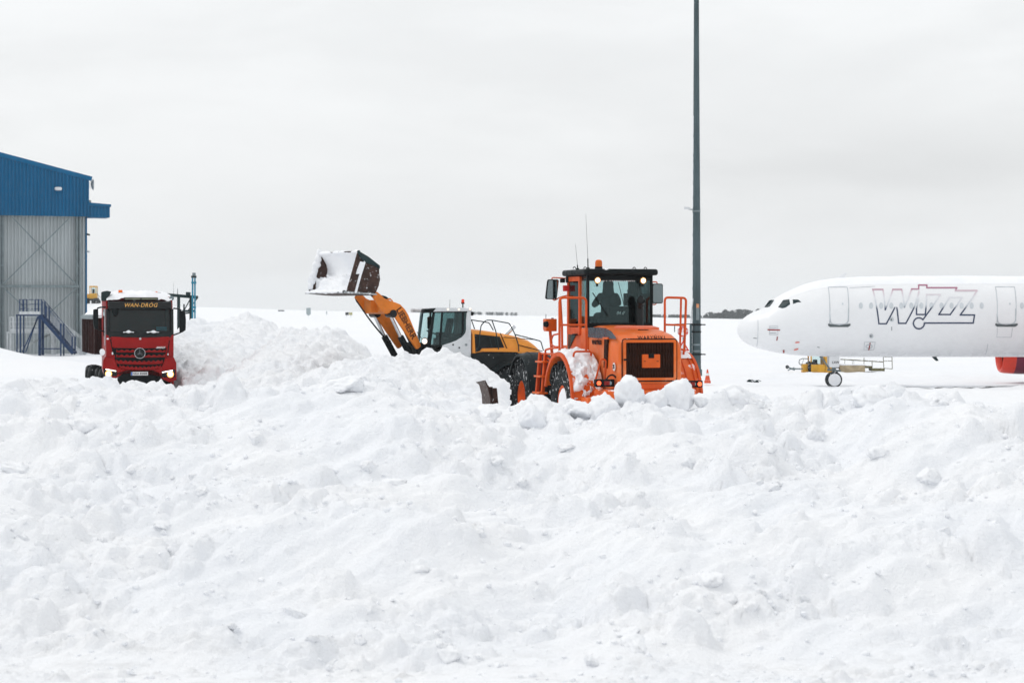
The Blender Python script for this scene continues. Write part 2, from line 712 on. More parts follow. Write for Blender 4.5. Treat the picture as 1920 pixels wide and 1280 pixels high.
M['tan'] = mat('worn_tan', (.42, .34, .22), .6, var=.2, dirt=.4, dcol=(.25, .2, .15))
M['olive'] = mat('olive_rail', (.12, .11, .05), .6, var=.3, snow=.4)
M['bluepipe'] = mat('blue_mast_paint', (.02, .21, .32), .45, var=.15)
M['gantry'] = mat('dark_green_steel', (.022, .038, .040), .6, var=.2, snow=.15, spec=.10)
M['signred'] = mat('sign_red', (.62, .022, .02), .45, var=.08, snow=0)
M['signwhite'] = mat('sign_white', (.78, .78, .78), .5, var=.04)
M['signgrey'] = mat('sign_back_grey', (.32, .38, .40), .6, var=.12, specks=.15)
M['cone'] = mat('cone_orange', (.70, .09, .03), .5, var=.1)
M['jacket'] = mat('dark_jacket', (.018, .022, .025), .85, var=.3, bump=.3, bs=14, spec=.10)
M['skin'] = mat('skin', (.42, .22, .15), .55, var=.08)
M['asphalt'] = mat('wet_asphalt', (.16, .17, .18), .6, var=.4, vs=4, specks=.55)
M['bark'] = mat('bark', (.05, .04, .035), .9, var=.3)
M['leaf'] = mat('hazed_conifer', (.060, .080, .080), .9, var=.4, vs=.4)  # crown colour lightened, distance haze mixed into it
M['leaf2'] = mat('hazed_scrub', (.24, .27, .28), .9, var=.3, vs=.4)  # paler still: the haze over the far scrub is in this colour
M['plate'] = mat('plate_white', (.78, .79, .80), .45, var=.05)
M['plateblue'] = mat('plate_blue', (.03, .12, .45), .45, var=.05)
M['hose'] = mat('hose', (.02, .02, .022), .6, var=.2, spec=.10)
M['paper'] = mat('blue_card', (.12, .38, .50), .6, var=.25, vs=9)
M['lightbar'] = mat('light_bar_lens', (.20, .21, .15), .2, var=.2)

# ------------------------------------------------------------------ terrain noise (numpy)
_perm = np.random.default_rng(5).permutation(1024)
_ang = np.random.default_rng(6).random(1024) * 2 * np.pi
_gx, _gy = np.cos(_ang), np.sin(_ang)


def perlin(x, y):
    xi, yi = np.floor(x).astype(np.int64), np.floor(y).astype(np.int64)
    xf, yf = x - xi, y - yi
    u, v = xf ** 3 * (xf * (xf * 6 - 15) + 10), yf ** 3 * (yf * (yf * 6 - 15) + 10)

    def gr(ix, iy, dx, dy):
        h = _perm[(_perm[ix & 1023] + iy) & 1023]
        return _gx[h] * dx + _gy[h] * dy
    n00, n10 = gr(xi, yi, xf, yf), gr(xi + 1, yi, xf - 1, yf)
    n01, n11 = gr(xi, yi + 1, xf, yf - 1), gr(xi + 1, yi + 1, xf - 1, yf - 1)
    a = n00 + u * (n10 - n00)
    b = n01 + u * (n11 - n01)
    return (a + v * (b - a)) * 1.5


def fbm(x, y, oct=5, gain=.5, lac=2.03):
    s, a = 0, 1.0
    for i in range(oct):
        s = s + a * perlin(x + 17.3 * i, y - 9.1 * i)
        x, y, a = x * lac, y * lac, a * gain
    return s


def billow(x, y, oct=4, gain=.5):
    s, a = 0, 1.0
    for i in range(oct):
        s = s + a * np.abs(perlin(x + 7.7 * i, y + 3.1 * i))
        x, y, a = x * 2.1, y * 2.1, a * gain
    return s


def sst(a, b, x):
    t = np.clip((x - a) / (b - a), 0, 1)
    return t * t * (3 - 2 * t)


def bumpg(x, y, cx, cy, rx, ry):
    return np.exp(-(((x - cx) / rx) ** 2 + ((y - cy) / ry) ** 2))


def ground_z(x, y):
    """the snow-covered apron and the fields behind it"""
    x, y = np.asarray(x, float), np.asarray(y, float)
    z = np.zeros(np.broadcast(x, y).shape)
    # packed snow behind the near bank, lower towards the stand where the aircraft is parked
    left = 1.18 * sst(33, 38, y) * (1 - sst(56, 66, y)) * (1 - sst(5.5, 9.0, x))
    z = z + left
    z = z + .84 * sst(56, 66, y) * (1 - sst(95, 130, y)) * (1 - sst(-9.5, -6.5, x))
    z = z + .25 * sst(56, 64, y) * (1 - sst(80, 95, y)) * sst(-9.5, -6.5, x) * (1 - sst(5, 9, x))
    # drift in front of the hangar
    z = z + 2.1 * bumpg(x, y, -31.5, 118, 5.2, 9) + .75 * bumpg(x, y, -24, 112, 5, 8)
    z = z + .7 * sst(130, 155, y) * (1 - sst(260, 400, y)) * (1 - sst(-20, -5, x))
    # snow dump far behind the hangar
    z = z + 4.9 * bumpg(x, y, -74, 381, 16, 14)
    # fields rising to a low brow
    zc = 3.2 + np.where(x < 0, -.0258, -.0148) * np.clip(x, -420, 420)
    z = z + zc * sst(150, 1100, y)
    z = z - .012 * np.clip(y - 1105, 0, 3000)
    far = sst(150, 500, y)
    z = z + far * .35 * fbm(x / 60, y / 60, 3)
    z = z + (1 - far) * .05 * fbm(x / 3.1, y / 3.1, 4) * sst(33, 60, y)
    # ploughed ridges on the apron near the aircraft
    rid = bumpg(x, y, 14.5, 104, 30, 1.2) * .20 + bumpg(x, y, 22, 99.5, 20, .8) * .22 + bumpg(x, y, 18, 122, 30, 2.0) * .22 + bumpg(x, y, 16, 92.5, 14, .7) * .25 + bumpg(x, y, 24, 131, 30, 1.2) * .2
    z = z + rid * (.5 + billow(x / 1.7, y / 1.7, 3))
    return z


def grid_obj(name, xs, ys, Z, m, parent=None):
    nx, ny = len(xs), len(ys)
    X, Y = np.meshgrid(xs, ys)
    co = np.stack([X, Y, Z], -1).reshape(-1, 3).astype(np.float32)
    i = np.arange(nx - 1)
    j = np.arange(ny - 1)
    a = (j[:, None] * nx + i[None, :]).ravel()
    q = np.stack([a, a + 1, a + 1 + nx, a + nx], -1).astype(np.int32)
    me = bpy.data.meshes.new(name)
    me.vertices.add(len(co))
    me.vertices.foreach_set('co', co.ravel())
    me.loops.add(q.size)
    me.loops.foreach_set('vertex_index', q.ravel())
    me.polygons.add(len(q))
    me.polygons.foreach_set('loop_start', np.arange(0, q.size, 4, dtype=np.int32))
    me.polygons.foreach_set('use_smooth', np.ones(len(q), bool))
    me.update(calc_edges=True)
    me.materials.append(m)
    o = bpy.data.objects.new(name, me)
    COL.objects.link(o)
    if parent is not None:
        o.parent = parent
    return o


def spaced(knots):
    """knots: [(value, step after it)...] -> coordinates"""
    out = []
    for (a, st), (b, _) in zip(knots, knots[1:]):
        n = max(1, int(round((b - a) / st)))
        out += list(np.linspace(a, b, n, endpoint=False))
    out.append(knots[-1][0])
    return np.array(out)


# ground sheet to the horizon
gxs = spaced([(-2600, 200), (-600, 40), (-200, 8), (-80, 1.2), (-45, .5), (-28, .3), (30, .4), (48, 1.2), (80, 8), (200, 40), (600, 200), (2600, 1)])
gys = spaced([(-600, 150), (-30, 8), (10, 1.0), (34, .35), (128, .8), (170, 3), (400, 15), (1180, 30), (1600, 100), (3000, 1)])
GX, GY = np.meshgrid(gxs, gys)
GZ = ground_z(GX, GY)
ground = grid_obj('snow_field', gxs, gys, GZ, M['field'])
tag(ground, 'flat white snow covering the apron and the fields', kind='structure')


# ---------------- stamping of broken chunks into a height field


def stamp(Z, xs, ys, cx, cy, r, hgt, rr, sink=.25):
    """a faceted block: the lower envelope of a few tilted planes"""
    dx, dy = xs[1] - xs[0], ys[1] - ys[0]
    i0, i1 = int((cx - r - xs[0]) / dx), int((cx + r - xs[0]) / dx) + 2
    j0, j1 = int((cy - r - ys[0]) / dy), int((cy + r - ys[0]) / dy) + 2
    i0, j0 = max(i0, 0), max(j0, 0)
    i1, j1 = min(i1, len(xs)), min(j1, len(ys))
    if i1 - i0 < 2 or j1 - j0 < 2:
        return
    lx, ly = xs[i0:i1][None, :] - cx, ys[j0:j1][:, None] - cy
    sub = Z[j0:j1, i0:i1]
    base = sub[sub.shape[0] // 2, sub.shape[1] // 2]
    a0 = rr.random() * 6.283
    tx, ty = (rr.random(2) - .5) * .7
    h = hgt * (1 + tx * lx / r + ty * ly / r)
    nside = rr.integers(4, 7)
    for k in range(nside):
        a = a0 + k * 6.283 / nside + (rr.random() - .5) * .6
        w = r * (.45 + .35 * rr.random())
        steep = hgt / r * (1.6 + 3.0 * rr.random())
        h = np.minimum(h, hgt + (w - (lx * np.cos(a) + ly * np.sin(a))) * steep - steep * w * .35)
    h = h - hgt * sink
    rad = np.sqrt(lx ** 2 + ly ** 2) / r
    new = base * .55 + sub * .45 + h
    sub[...] = np.where((rad < 1) & (new > sub), new, sub)


def soften(Z, it=1):
    for _ in range(it):
        Z[1:-1, 1:-1] = (Z[1:-1, 1:-1] * 4 + Z[:-2, 1:-1] + Z[2:, 1:-1] + Z[1:-1, :-2] + Z[1:-1, 2:]) / 8
    return Z


def table(px, tab):
    return np.interp(px, [t[0] for t in tab], [t[1] for t in tab])


def sample(xs, ys, Z, x, y):
    i = int(np.clip((x - xs[0]) / (xs[1] - xs[0]), 0, len(xs) - 2))
    j = int(np.clip((y - ys[0]) / (ys[1] - ys[0]), 0, len(ys) - 2))
    return float(Z[j, i])


# ---------------- the near bank thrown up by the plough
CREST = [(-700, 755), (0, 755), (100, 752), (220, 754), (330, 756), (430, 752), (520, 748), (580, 742), (640, 728), (690, 738), (760, 756),
         (850, 780), (960, 794), (1060, 788), (1120, 772), (1180, 762), (1250, 764), (1330, 758), (1390, 765), (1440, 782), (1510, 784),
         (1570, 768), (1630, 752), (1700, 760), (1770, 756), (1850, 780), (1920, 792), (2600, 805)]
bxs = np.arange(-13.0, 13.0, .036)
bys = np.arange(15.0, 37.4, .036)
BX, BY = np.meshgrid(bxs, bys)
warp = fbm(BX / 2.4, BY / 2.4, 3)
yc = 31.0 + .5 * perlin(BX / 3.0, BX * 0 + 4.2)
pxc = 960 + BX / yc * FPX
crest = EYE - (table(pxc, CREST) - HZY) / FPX * yc
toe = 21.6 + .55 * perlin(BX / 2.2, BX * 0 + 1.7) + .25 * warp
t = (BY - toe) / (yc - toe) + .035 * warp
prof = np.interp(t, [-.2, 0, .05, .14, .28, .36, .50, .58, .76, .90, 1.0, 1.08, 1.25, 1.6], [0, .0, .07, .17, .44, .50, .555, .60, .86, .95, 1.0, .98, .74, .30])
BZ = crest * prof
rise = sst(-.05, .12, t)
# slanting scrape faces and slumped tiers
sx, sy = BX * .80 + BY * .60, -BX * .60 + BY * .80
streak = fbm(sx / 2.2, sy / .55, 4, .5)
rough = sst(-.05, .30, fbm(BX / 2.0 + 9, BY / 1.3, 4, .55) - .035 * BX * .3)          # broken patches between smooth scraped faces
slide = fbm(BX / 2.6, BY / 2.2, 4, .48)
BZ += rise * (.25 * slide + .12 * streak)
w2 = .25 * fbm(BX / .6, BY / .6, 2)
rk = (.18 + .82 * rough)
BZ += rise * rk * (.10 * (billow(BX / .75 + w2, BY / .75 - w2, 5, .58) - .4))
BZ += rk * (.25 + .75 * rise) * .045 * (billow(BX / .24 + w2, BY / .24 + w2, 3, .6) - .35)
BZ += .10 + .012 * fbm(BX / .35, BY / .35, 4, .6)
rr = np.random.default_rng(21)
BZ = np.ascontiguousarray(BZ)
for k in range(26000):
    cx, cy = rr.uniform(-12.8, 12.8), rr.uniform(19.6, 33.0)
    inr = sample(bxs, bys, rough, cx, cy)
    if rr.random() > .06 + .94 * inr:
        continue
    s = .030 + .020 * rr.random() + (.20 * rr.random() ** 14 if inr > .4 else .0)
    if cy < 21.8 and s > .07:
        s *= .5
    stamp(BZ, bxs, bys, cx, cy, s * 1.5, s * (.5 + .5 * rr.random()), rr, .3)
for k in range(260):       # broken blocks, half buried
    cx, cy = rr.uniform(-12, 12), rr.uniform(22.5, 32)
    if sample(bxs, bys, rough, cx, cy) < .5:
        continue
    s = .09 + .17 * rr.random() ** 2.5
    stamp(BZ, bxs, bys, cx, cy, s * 1.5, s * .6, rr, .45)
for k in range(230):       # a row of bigger blocks along the crest
    cx = rr.uniform(-12, 12)
    s = .07 + .20 * rr.random() ** 2
    stamp(BZ, bxs, bys, cx, 30.7 + rr.normal() * .7, s * 1.35, s * .8, rr, .35)
BZ += .011 * fbm(BX / .085, BY / .085, 2, .6) * rk
# edges dive under the ground sheet
ed = np.minimum(np.minimum(BX + 13.0, 13.0 - BX), np.minimum(BY - 15.0, 37.4 - BY))
g0 = ground_z(BX, BY)
BZ = np.maximum(BZ, g0 + .05)
BZ = BZ - (1 - sst(0, .6, ed)) * .6
bank = grid_obj('snow_bank', bxs, bys, BZ, M['bank'])
tag(bank, 'long rough bank of ploughed snow with blocks along its crest', kind='structure')


# ---------------- the heaps further back
mxs = np.arange(-27.0, 3.2, .075)
mys = np.arange(45.0, 95.0, .075)
MX, MY = np.meshgrid(mxs, mys)
MG = ground_z(MX, MY)
mw = fbm(MX / 4.0, MY / 4.0, 3)


def ridge(tab, Yc, front, back, steep_f=1.0):
    """a long heap whose crest follows the photo rows in tab at distance Yc"""
    px = 960 + MX / Yc * FPX
    zc = EYE - (table(px, tab) - HZY) / FPX * Yc
    d = MY - (Yc + .8 * perlin(MX / 4.5, MX * 0 + Yc))
    f = np.where(d < 0, np.clip(1 + d / front, 0, 1) ** steep_f, np.clip(1 - d / back, 0, 1))
    return np.where(f > 0, 1.0 * (zc - 1.0) * f + 1.0, -9) * 1.0


B_TAB = [(330, 860), (480, 740), (560, 700), (610, 682), (650, 668), (700, 659), (740, 655), (780, 656), (815, 655), (835, 650), (860, 658),
         (885, 663), (900, 667), (915, 678), (930, 692), (945, 706), (957, 735), (966, 790), (1200, 900)]
A_TAB = [(-300, 760), (318, 740), (334, 640), (345, 606), (358, 591), (372, 588), (385, 592), (402, 600), (425, 593), (455, 588), (478, 588), (500, 597),
         (525, 609), (570, 617), (640, 640), (700, 700), (760, 800), (1200, 900)]
C_TAB = [(300, 900), (430, 700), (500, 640), (540, 618), (575, 610), (605, 606), (632, 608), (655, 622), (675, 640), (710, 668), (760, 720), (820, 800), (1200, 900)]
W_TAB = [(-600, 715), (0, 706), (80, 704), (150, 707), (170, 706), (195, 716), (210, 708), (222, 714), (235, 711), (247, 715), (262, 710), (285, 714), (300, 711),
         (315, 719), (333, 720), (350, 712), (420, 706), (520, 715), (640, 735), (760, 760), (1200, 800)]
MZ = np.full(MX.shape, -9.0)
MZ = np.maximum(MZ, ridge(A_TAB, 87.0, 19.0, 6.0, 1.1))
MZ = np.maximum(MZ, ridge(C_TAB, 76.0, 14.0, 6.0, 1.1))
MZ = np.maximum(MZ, ridge(B_TAB, 62.0, 10.0, 3.6, 1.0))
MZ = np.maximum(MZ, ridge(W_TAB, 67.0, 14.0, 2.2, .8) - .06)
up = sst(.05, .5, MZ - MG)
MZ = np.maximum(MZ, MG - .25)
crumb = .12 * fbm(MX / 2.6, MY / 2.6, 5, .55) + .11 * (billow(MX / .9, MY / .9, 4, .6) - .4) + .10 * fbm(MX / .42, MY / .42, 3, .75) + .07 * (billow(MX / .38, MY / .38, 2) - .3) - .17
MZ = MZ + up * crumb
MZ = np.ascontiguousarray(MZ)
for k in range(12000):
    cx, cy = rr.uniform(-26, 2.8), rr.uniform(50, 91)
    if sample(mxs, mys, up, cx, cy) < .5:
        continue
    s = .08 + .20 * rr.random() ** 7
    stamp(MZ, mxs, mys, cx, cy, s * 1.3, s * (.4 + .4 * rr.random()), rr)
# the ground under the lorry, the hidden loader and around them stays clear


def clear(cx, cy, rx, ry, ang, z):
    global MZ
    c, s = math.cos(ang), math.sin(ang)
    u, v = (MX - cx) * c + (MY - cy) * s, -(MX - cx) * s + (MY - cy) * c
    d = np.maximum(np.abs(u) / rx, np.abs(v) / ry)
    k = 1 - sst(.86, 1.0, d)
    MZ = np.minimum(MZ, MZ * (1 - k) + z * k + .0)


TRUCK_LOC = (-12.6, 72.0, .84)
TRUCK_H = math.atan2(-.9655, .2605)
clear(-12.6 - .26 * 4.2, 72.0 + .9655 * 4.2, 4.7, 1.55, TRUCK_H, .80)
LIE_O = (-1.33, 69.0, .25)
clear(.2, 70.2, 6.6, 1.9, math.atan2(-math.sin(R(17)), -math.cos(R(17))), .22)
me_ = np.minimum(np.minimum(MX + 27.0, 3.1 - MX), np.minimum(MY - 45.0, 94.9 - MY))
MZ = MZ - (1 - sst(0, 1.2, me_)) * .8
pile = grid_obj('snow_pile', mxs, mys, MZ, M['pile'])
tag(pile, 'heaps of dumped snow between the lorry and the grey-cab loader', kind='structure')


def floor_z(x, y):
    """top of whichever snow lies there"""
    z = float(ground_z(np.array([x]), np.array([y]))[0])
    if -13 < x < 13 and 15 < y < 37.3:
        z = max(z, sample(bxs, bys, BZ, x, y))
    if -27 < x < 3.1 and 45 < y < 94.8:
        z = max(z, sample(mxs, mys, MZ, x, y))
    return z


# ---------------- loose blocks that can be picked out one by one: parts of the bank


def lump_mesh(seed):
    q = np.random.default_rng(seed)
    bm = bmesh.new()
    bmesh.ops.create_icosphere(bm, subdivisions=4, radius=1.0)
    P = np.array([v.co[:] for v in bm.verts])
    d = np.full(len(P), 1.0)
    for k in range(11):
        n = q.normal(size=3)
        n /= np.linalg.norm(n)
        c = q.uniform(.52, .85)
        dn = P @ n
        d = np.minimum(d, np.where(dn > .05, c / np.maximum(dn, .05), 9))
    P2 = P * np.minimum(d, 1.0)[:, None]
    a = fbm(P[:, 0] * 2.3 + seed, P[:, 1] * 2.3 + P[:, 2] * 1.7, 4, .6)
    b = fbm(P[:, 0] * 9 + seed, P[:, 2] * 9 - P[:, 1] * 5, 3, .6)
    P2 = P2 * (1 + .15 * a + .07 * b)[:, None]
    for v, p in zip(bm.verts, P2):
        v.co = p
    for f in bm.faces:
        f.smooth = True
    me = bpy.data.meshes.new('snow_lump')
    bm.to_mesh(me)
    bm.free()
    me.materials.append(M['lump'])
    return me


LUMPS = [lump_mesh(s) for s in range(40, 52)]


def put_lump(x, y, z, s, flat=.8, sink=.35):
    o = bpy.data.objects.new('snow_lump', LUMPS[rr.integers(0, len(LUMPS))])
    COL.objects.link(o)
    o.parent = bank
    o.location = (x, y, z + s * flat * (1 - 2 * sink))
    o.rotation_euler = (rr.normal() * .25, rr.normal() * .25, rr.uniform(0, 6.28))
    o.scale = (s * rr.uniform(.85, 1.2), s * rr.uniform(.85, 1.2), s * flat)
    return o


# the named blocks on the crest: (photo column, photo row of the top, width px, height px)
for px, py, w, h in [(1185, 708, 62, 62), (1276, 711, 44, 60), (1136, 736, 58, 62), (1240, 726, 46, 34), (1366, 716, 84, 52), (1412, 742, 46, 34),
                     (1084, 752, 70, 40), (1545, 738, 70, 66), (1582, 742, 50, 52), (1634, 724, 66, 60), (1690, 742, 46, 40), (1758, 734, 60, 44), (1812, 756, 50, 36),
                     (640, 706, 90, 44), (600, 720, 56, 40), (560, 730, 46, 36), (690, 714, 60, 40), (735, 728, 54, 38), (800, 744, 50, 34), (905, 762, 60, 30),
                     (1000, 758, 56, 30), (1320, 736, 44, 32), (130, 742, 66, 50), (60, 748, 54, 34), (210, 738, 60, 40), (300, 742, 50, 30), (420, 734, 54, 36), (490, 738, 46, 30)]:
    Yl = 30.4 + rr.uniform(-.4, .3)
    p = world_at(px, py, Yl)
    s = w / FPX * Yl * .5
    fl = (h / w)
    zb_ = min(sample(bxs, bys, BZ, p.x + a * s * .7, p.y + b_ * s * .7) for a in (-1, 0, 1) for b_ in (-1, 0, 1))
    sz = max(s * fl, (p.z - zb_) * .55)
    s = max(s * 1.12, sz * .85)
    o = put_lump(p.x, p.y, 0, s, fl, .5)
    o.location.z = p.z - sz * .92
    o.rotation_euler = (rr.normal() * .08, rr.normal() * .08, rr.uniform(0, 6.28))
    o.scale = (s, s, sz)
# blocks lying on the slope
for px, py, s in [(30, 880, .30), (690, 880, .20), (730, 905, .24), (300, 985, .14), (860, 830, .18), (930, 868, .14), (1190, 1205, .26), (1330, 1090, .22),
                  (555, 1150, .18), (840, 1225, .20), (1180, 1185, .16), (590, 1200, .12), (1405, 1140, .14), (160, 800, .26), (480, 830, .18), (1530, 820, .26),
                  (1440, 840, .16), (1290, 870, .2), (1060, 840, .18), (980, 905, .16), (1650, 850, .2), (1740, 900, .2), (250, 880, .18), (380, 925, .14)]:
    d = Vector(((px - 960) / FPX, 1, -(py - HZY) / FPX))
    Yl = 17.0
    while Yl < 33 and EYE + d.z * Yl > sample(bxs, bys, BZ, d.x * Yl, Yl):
        Yl += .03
    put_lump(d.x * Yl, Yl, sample(bxs, bys, BZ, d.x * Yl, Yl), s * .8, rr.uniform(.5, .75), .58)
cnt = 0
while cnt < 150:
    x, y = rr.uniform(-8.4, 8.4), rr.uniform(21.4, 31.8)
    if sample(bxs, bys, rough, x, y) < .6:
        continue
    cnt += 1
    put_lump(x, y, sample(bxs, bys, BZ, x, y), .04 + .08 * rr.random() ** 2.4, rr.uniform(.55, .8), .56)

# crumbs too small to count, one part of the bank
cg_v, cg_f = [], []
base_me = bmesh.new()
bmesh.ops.create_icosphere(base_me, subdivisions=1, radius=1.0)
cv = np.array([v.co[:] for v in base_me.verts])
cf = np.array([[v.index for v in f.verts] for f in base_me.faces])
base_me.free()
NC = 5500
allv, allf = [], []
for k in range(NC):
    x, y = rr.uniform(-9, 9), rr.uniform(18.5, 32.5)
    if perlin(np.array([x / .9]), np.array([y / .7]))[0] < -.05 and rr.random() < .8:
        continue
    s = .012 + .035 * rr.random() ** 2.5
    z = sample(bxs, bys, BZ, x, y)
    pv = cv * (s * (1 + .5 * (rr.random((len(cv), 1)) - .5))) * np.array([1, 1, .8]) + np.array([x, y, z + s * .25])
    allf.append(cf + len(cv) * len(allv))
    allv.append(pv)
cg = G()
cg.v = [tuple(p) for p in np.concatenate(allv)]
cg.f = [tuple(int(i) for i in q) for q in np.concatenate(allf)]
tag(build('snow_crumbs', cg, M['cap'], bank, smooth=60), kind='stuff')

# wheel tracks worn down to the wet asphalt on the apron
for k, (xa, xb, ya, w) in enumerate([(16.5, 34.0, 95.6, .30), (11.6, 15.2, 95.0, .16), (11.8, 14.0, 96.6, .12), (19.0, 40.0, 104.0, .18)]):
    g = G()
    rows = []
    n = 140
    for i in range(n + 1):
        x = xa + (xb - xa) * i / n
        yy = ya + .10 * math.sin(x * .7 + k) - .01 * (x - xa)
        ww = w * (.45 + .55 * abs(math.sin(x * 1.3 + k) * math.sin(x * .37)))
        z = max(float(ground_z(np.array([x]), np.array([yy + dd]))[0]) for dd in (-.3, 0, .3)) + .012
        rows.append([(x, yy - ww, z), (x, yy + ww, z)])
    g.sheet(rows)
    tag(build('tyre_track', g, M['asphalt'], ground), kind='structure')

# ================================================================== shared vehicle pieces


def wheel(parent, c, r, w, rim_r, m_rim, lugs=22, out=1, lug=.045, tyre_m=None, rnd=0.0):
    """part wheel (the rim disc) > tyre; axle along y, `out` is the outer side"""
    cx, cy, cz = c
    g = G()
    # dished rim disc with hub
    prof = [(0.0, .10 * w), (rim_r * .22, .10 * w), (rim_r * .24, .02 * w), (rim_r * .40, .0), (rim_r * .62, -.02 * w), (rim_r * .74, .10 * w), (rim_r * .80, .30 * w),
            (rim_r * .96, .40 * w), (rim_r * 1.05, .44 * w), (rim_r * 1.05, .38 * w), (rim_r * .98, .2 * w), (rim_r * .98, -.42 * w), (0, -.42 * w)]
    g.lathe(prof, (cx, cy, cz), (0, out, 0), 32)
    for k in range(10):
        a = k * 2 * math.pi / 10
        p = Vector((cx + rim_r * .50 * math.cos(a), cy - out * .01 * w, cz + rim_r * .50 * math.sin(a)))
        g.cyl(p, p + Vector((0, out * .05, 0)), rim_r * .05, n=6)
    wo = build('wheel', g, m_rim, parent, smooth=40)
    t = G()
    h = w * .5
    prof = [(rim_r, -.80 * h), (rim_r * 1.06, -.94 * h), (rim_r + (r - rim_r) * .45, -1.02 * h), (r * (.93 - rnd), -.97 * h), (r * (.975 - rnd * .5), -.80 * h), (r * .985, -.3 * h), (r * .985, .3 * h), (r * (.975 - rnd * .5), .80 * h),
            (r * (.93 - rnd), .97 * h), (rim_r + (r - rim_r) * .45, 1.02 * h), (rim_r * 1.06, .94 * h), (rim_r, .80 * h)]
    t.lathe(prof, (cx, cy, cz), (0, 1, 0), 48, closed_prof=True)
    for k in range(lugs):
        for sgn in (-1, 1):
            a = 2 * math.pi * (k + (.5 if sgn > 0 else 0)) / lugs
            rad = Vector((math.cos(a), 0, math.sin(a)))
            tan = Vector((-math.sin(a), 0, math.cos(a)))
            ax = (Vector((0, sgn, 0)) + tan * .55).normalized()
            m = Matrix((ax, rad.cross(ax).normalized(), rad)).transposed()
            cc = Vector((cx, cy + sgn * h * .52, cz)) + rad * (r * .985)
            t.obox(cc, (h * 1.02, 2 * math.pi * r / lugs * .42, lug * 2), m)
            # shoulder of the lug runs down the sidewall
            cs = Vector((cx, cy + sgn * h * .97, cz)) + rad * (r * .90) + tan * (.27 * h)
            t.obox(cs, (.05, 2 * math.pi * r / lugs * .40, r * .13), Matrix((Vector((0, sgn, 0)), tan, rad)).transposed())
    build('tyre', t, tyre_m or M['tyre'], wo, smooth=30)
    return wo


def arch(R0, a0, a1, y0, y1, cx, cz, th=.035, n=18, lip=0.0, flare=0.0, yseg=4):
    """mudguard shell round a wheel: angles measured from forward, over the top"""
    g = G()
    rows = []
    for i in range(n + 1):
        a = a0 + (a1 - a0) * i / n
        row = []
        for k in range(yseg + 1):
            f = k / yseg
            rr_ = R0 - flare * (2 * f - 1) ** 2
            row.append((cx + rr_ * math.cos(a), y0 + (y1 - y0) * f, cz + rr_ * math.sin(a)))
        rows.append(row)

    def off(p):
        dx, dz = p[0] - cx, p[2] - cz
        L = math.hypot(dx, dz)
        return (cx + dx / L * (L - th), p[1], cz + dz / L * (L - th))
    g.slab(rows, off)
    return g


def snow_on_arch(R0, a0, a1, y0, y1, cx, cz, seed, th=.05, cover=.0, n=40, m=16):
    """snow lying on a mudguard: ragged, thin towards its edges"""
    g = G()
    q = []
    for i in range(n + 1):
        a = a0 + (a1 - a0) * i / n
        row = []
        for k in range(m + 1):
            f = k / m
            v = float(fbm(np.array([i * .15 + seed]), np.array([k * .11 + seed * 3.1]), 5, .6)[0])
            e = min(i, n - i) / n * 7
            ee = min(k, m - k) / m * 7
            t = th * (min(1, e) * min(1, ee + .15) * (.8 + .7 * v)) + cover * th - .010
            low = max(0, abs(math.pi / 2 - a) - .35) / 1.2          # wears through towards the foot
            t -= th * low * max(0, .30 + .35 * f - v) * 1.9
            row.append((cx + (R0 + t) * math.cos(a), y0 + (y1 - y0) * f, cz + (R0 + t) * math.sin(a)))
        q.append(row)
    g.sheet(q)
    return g


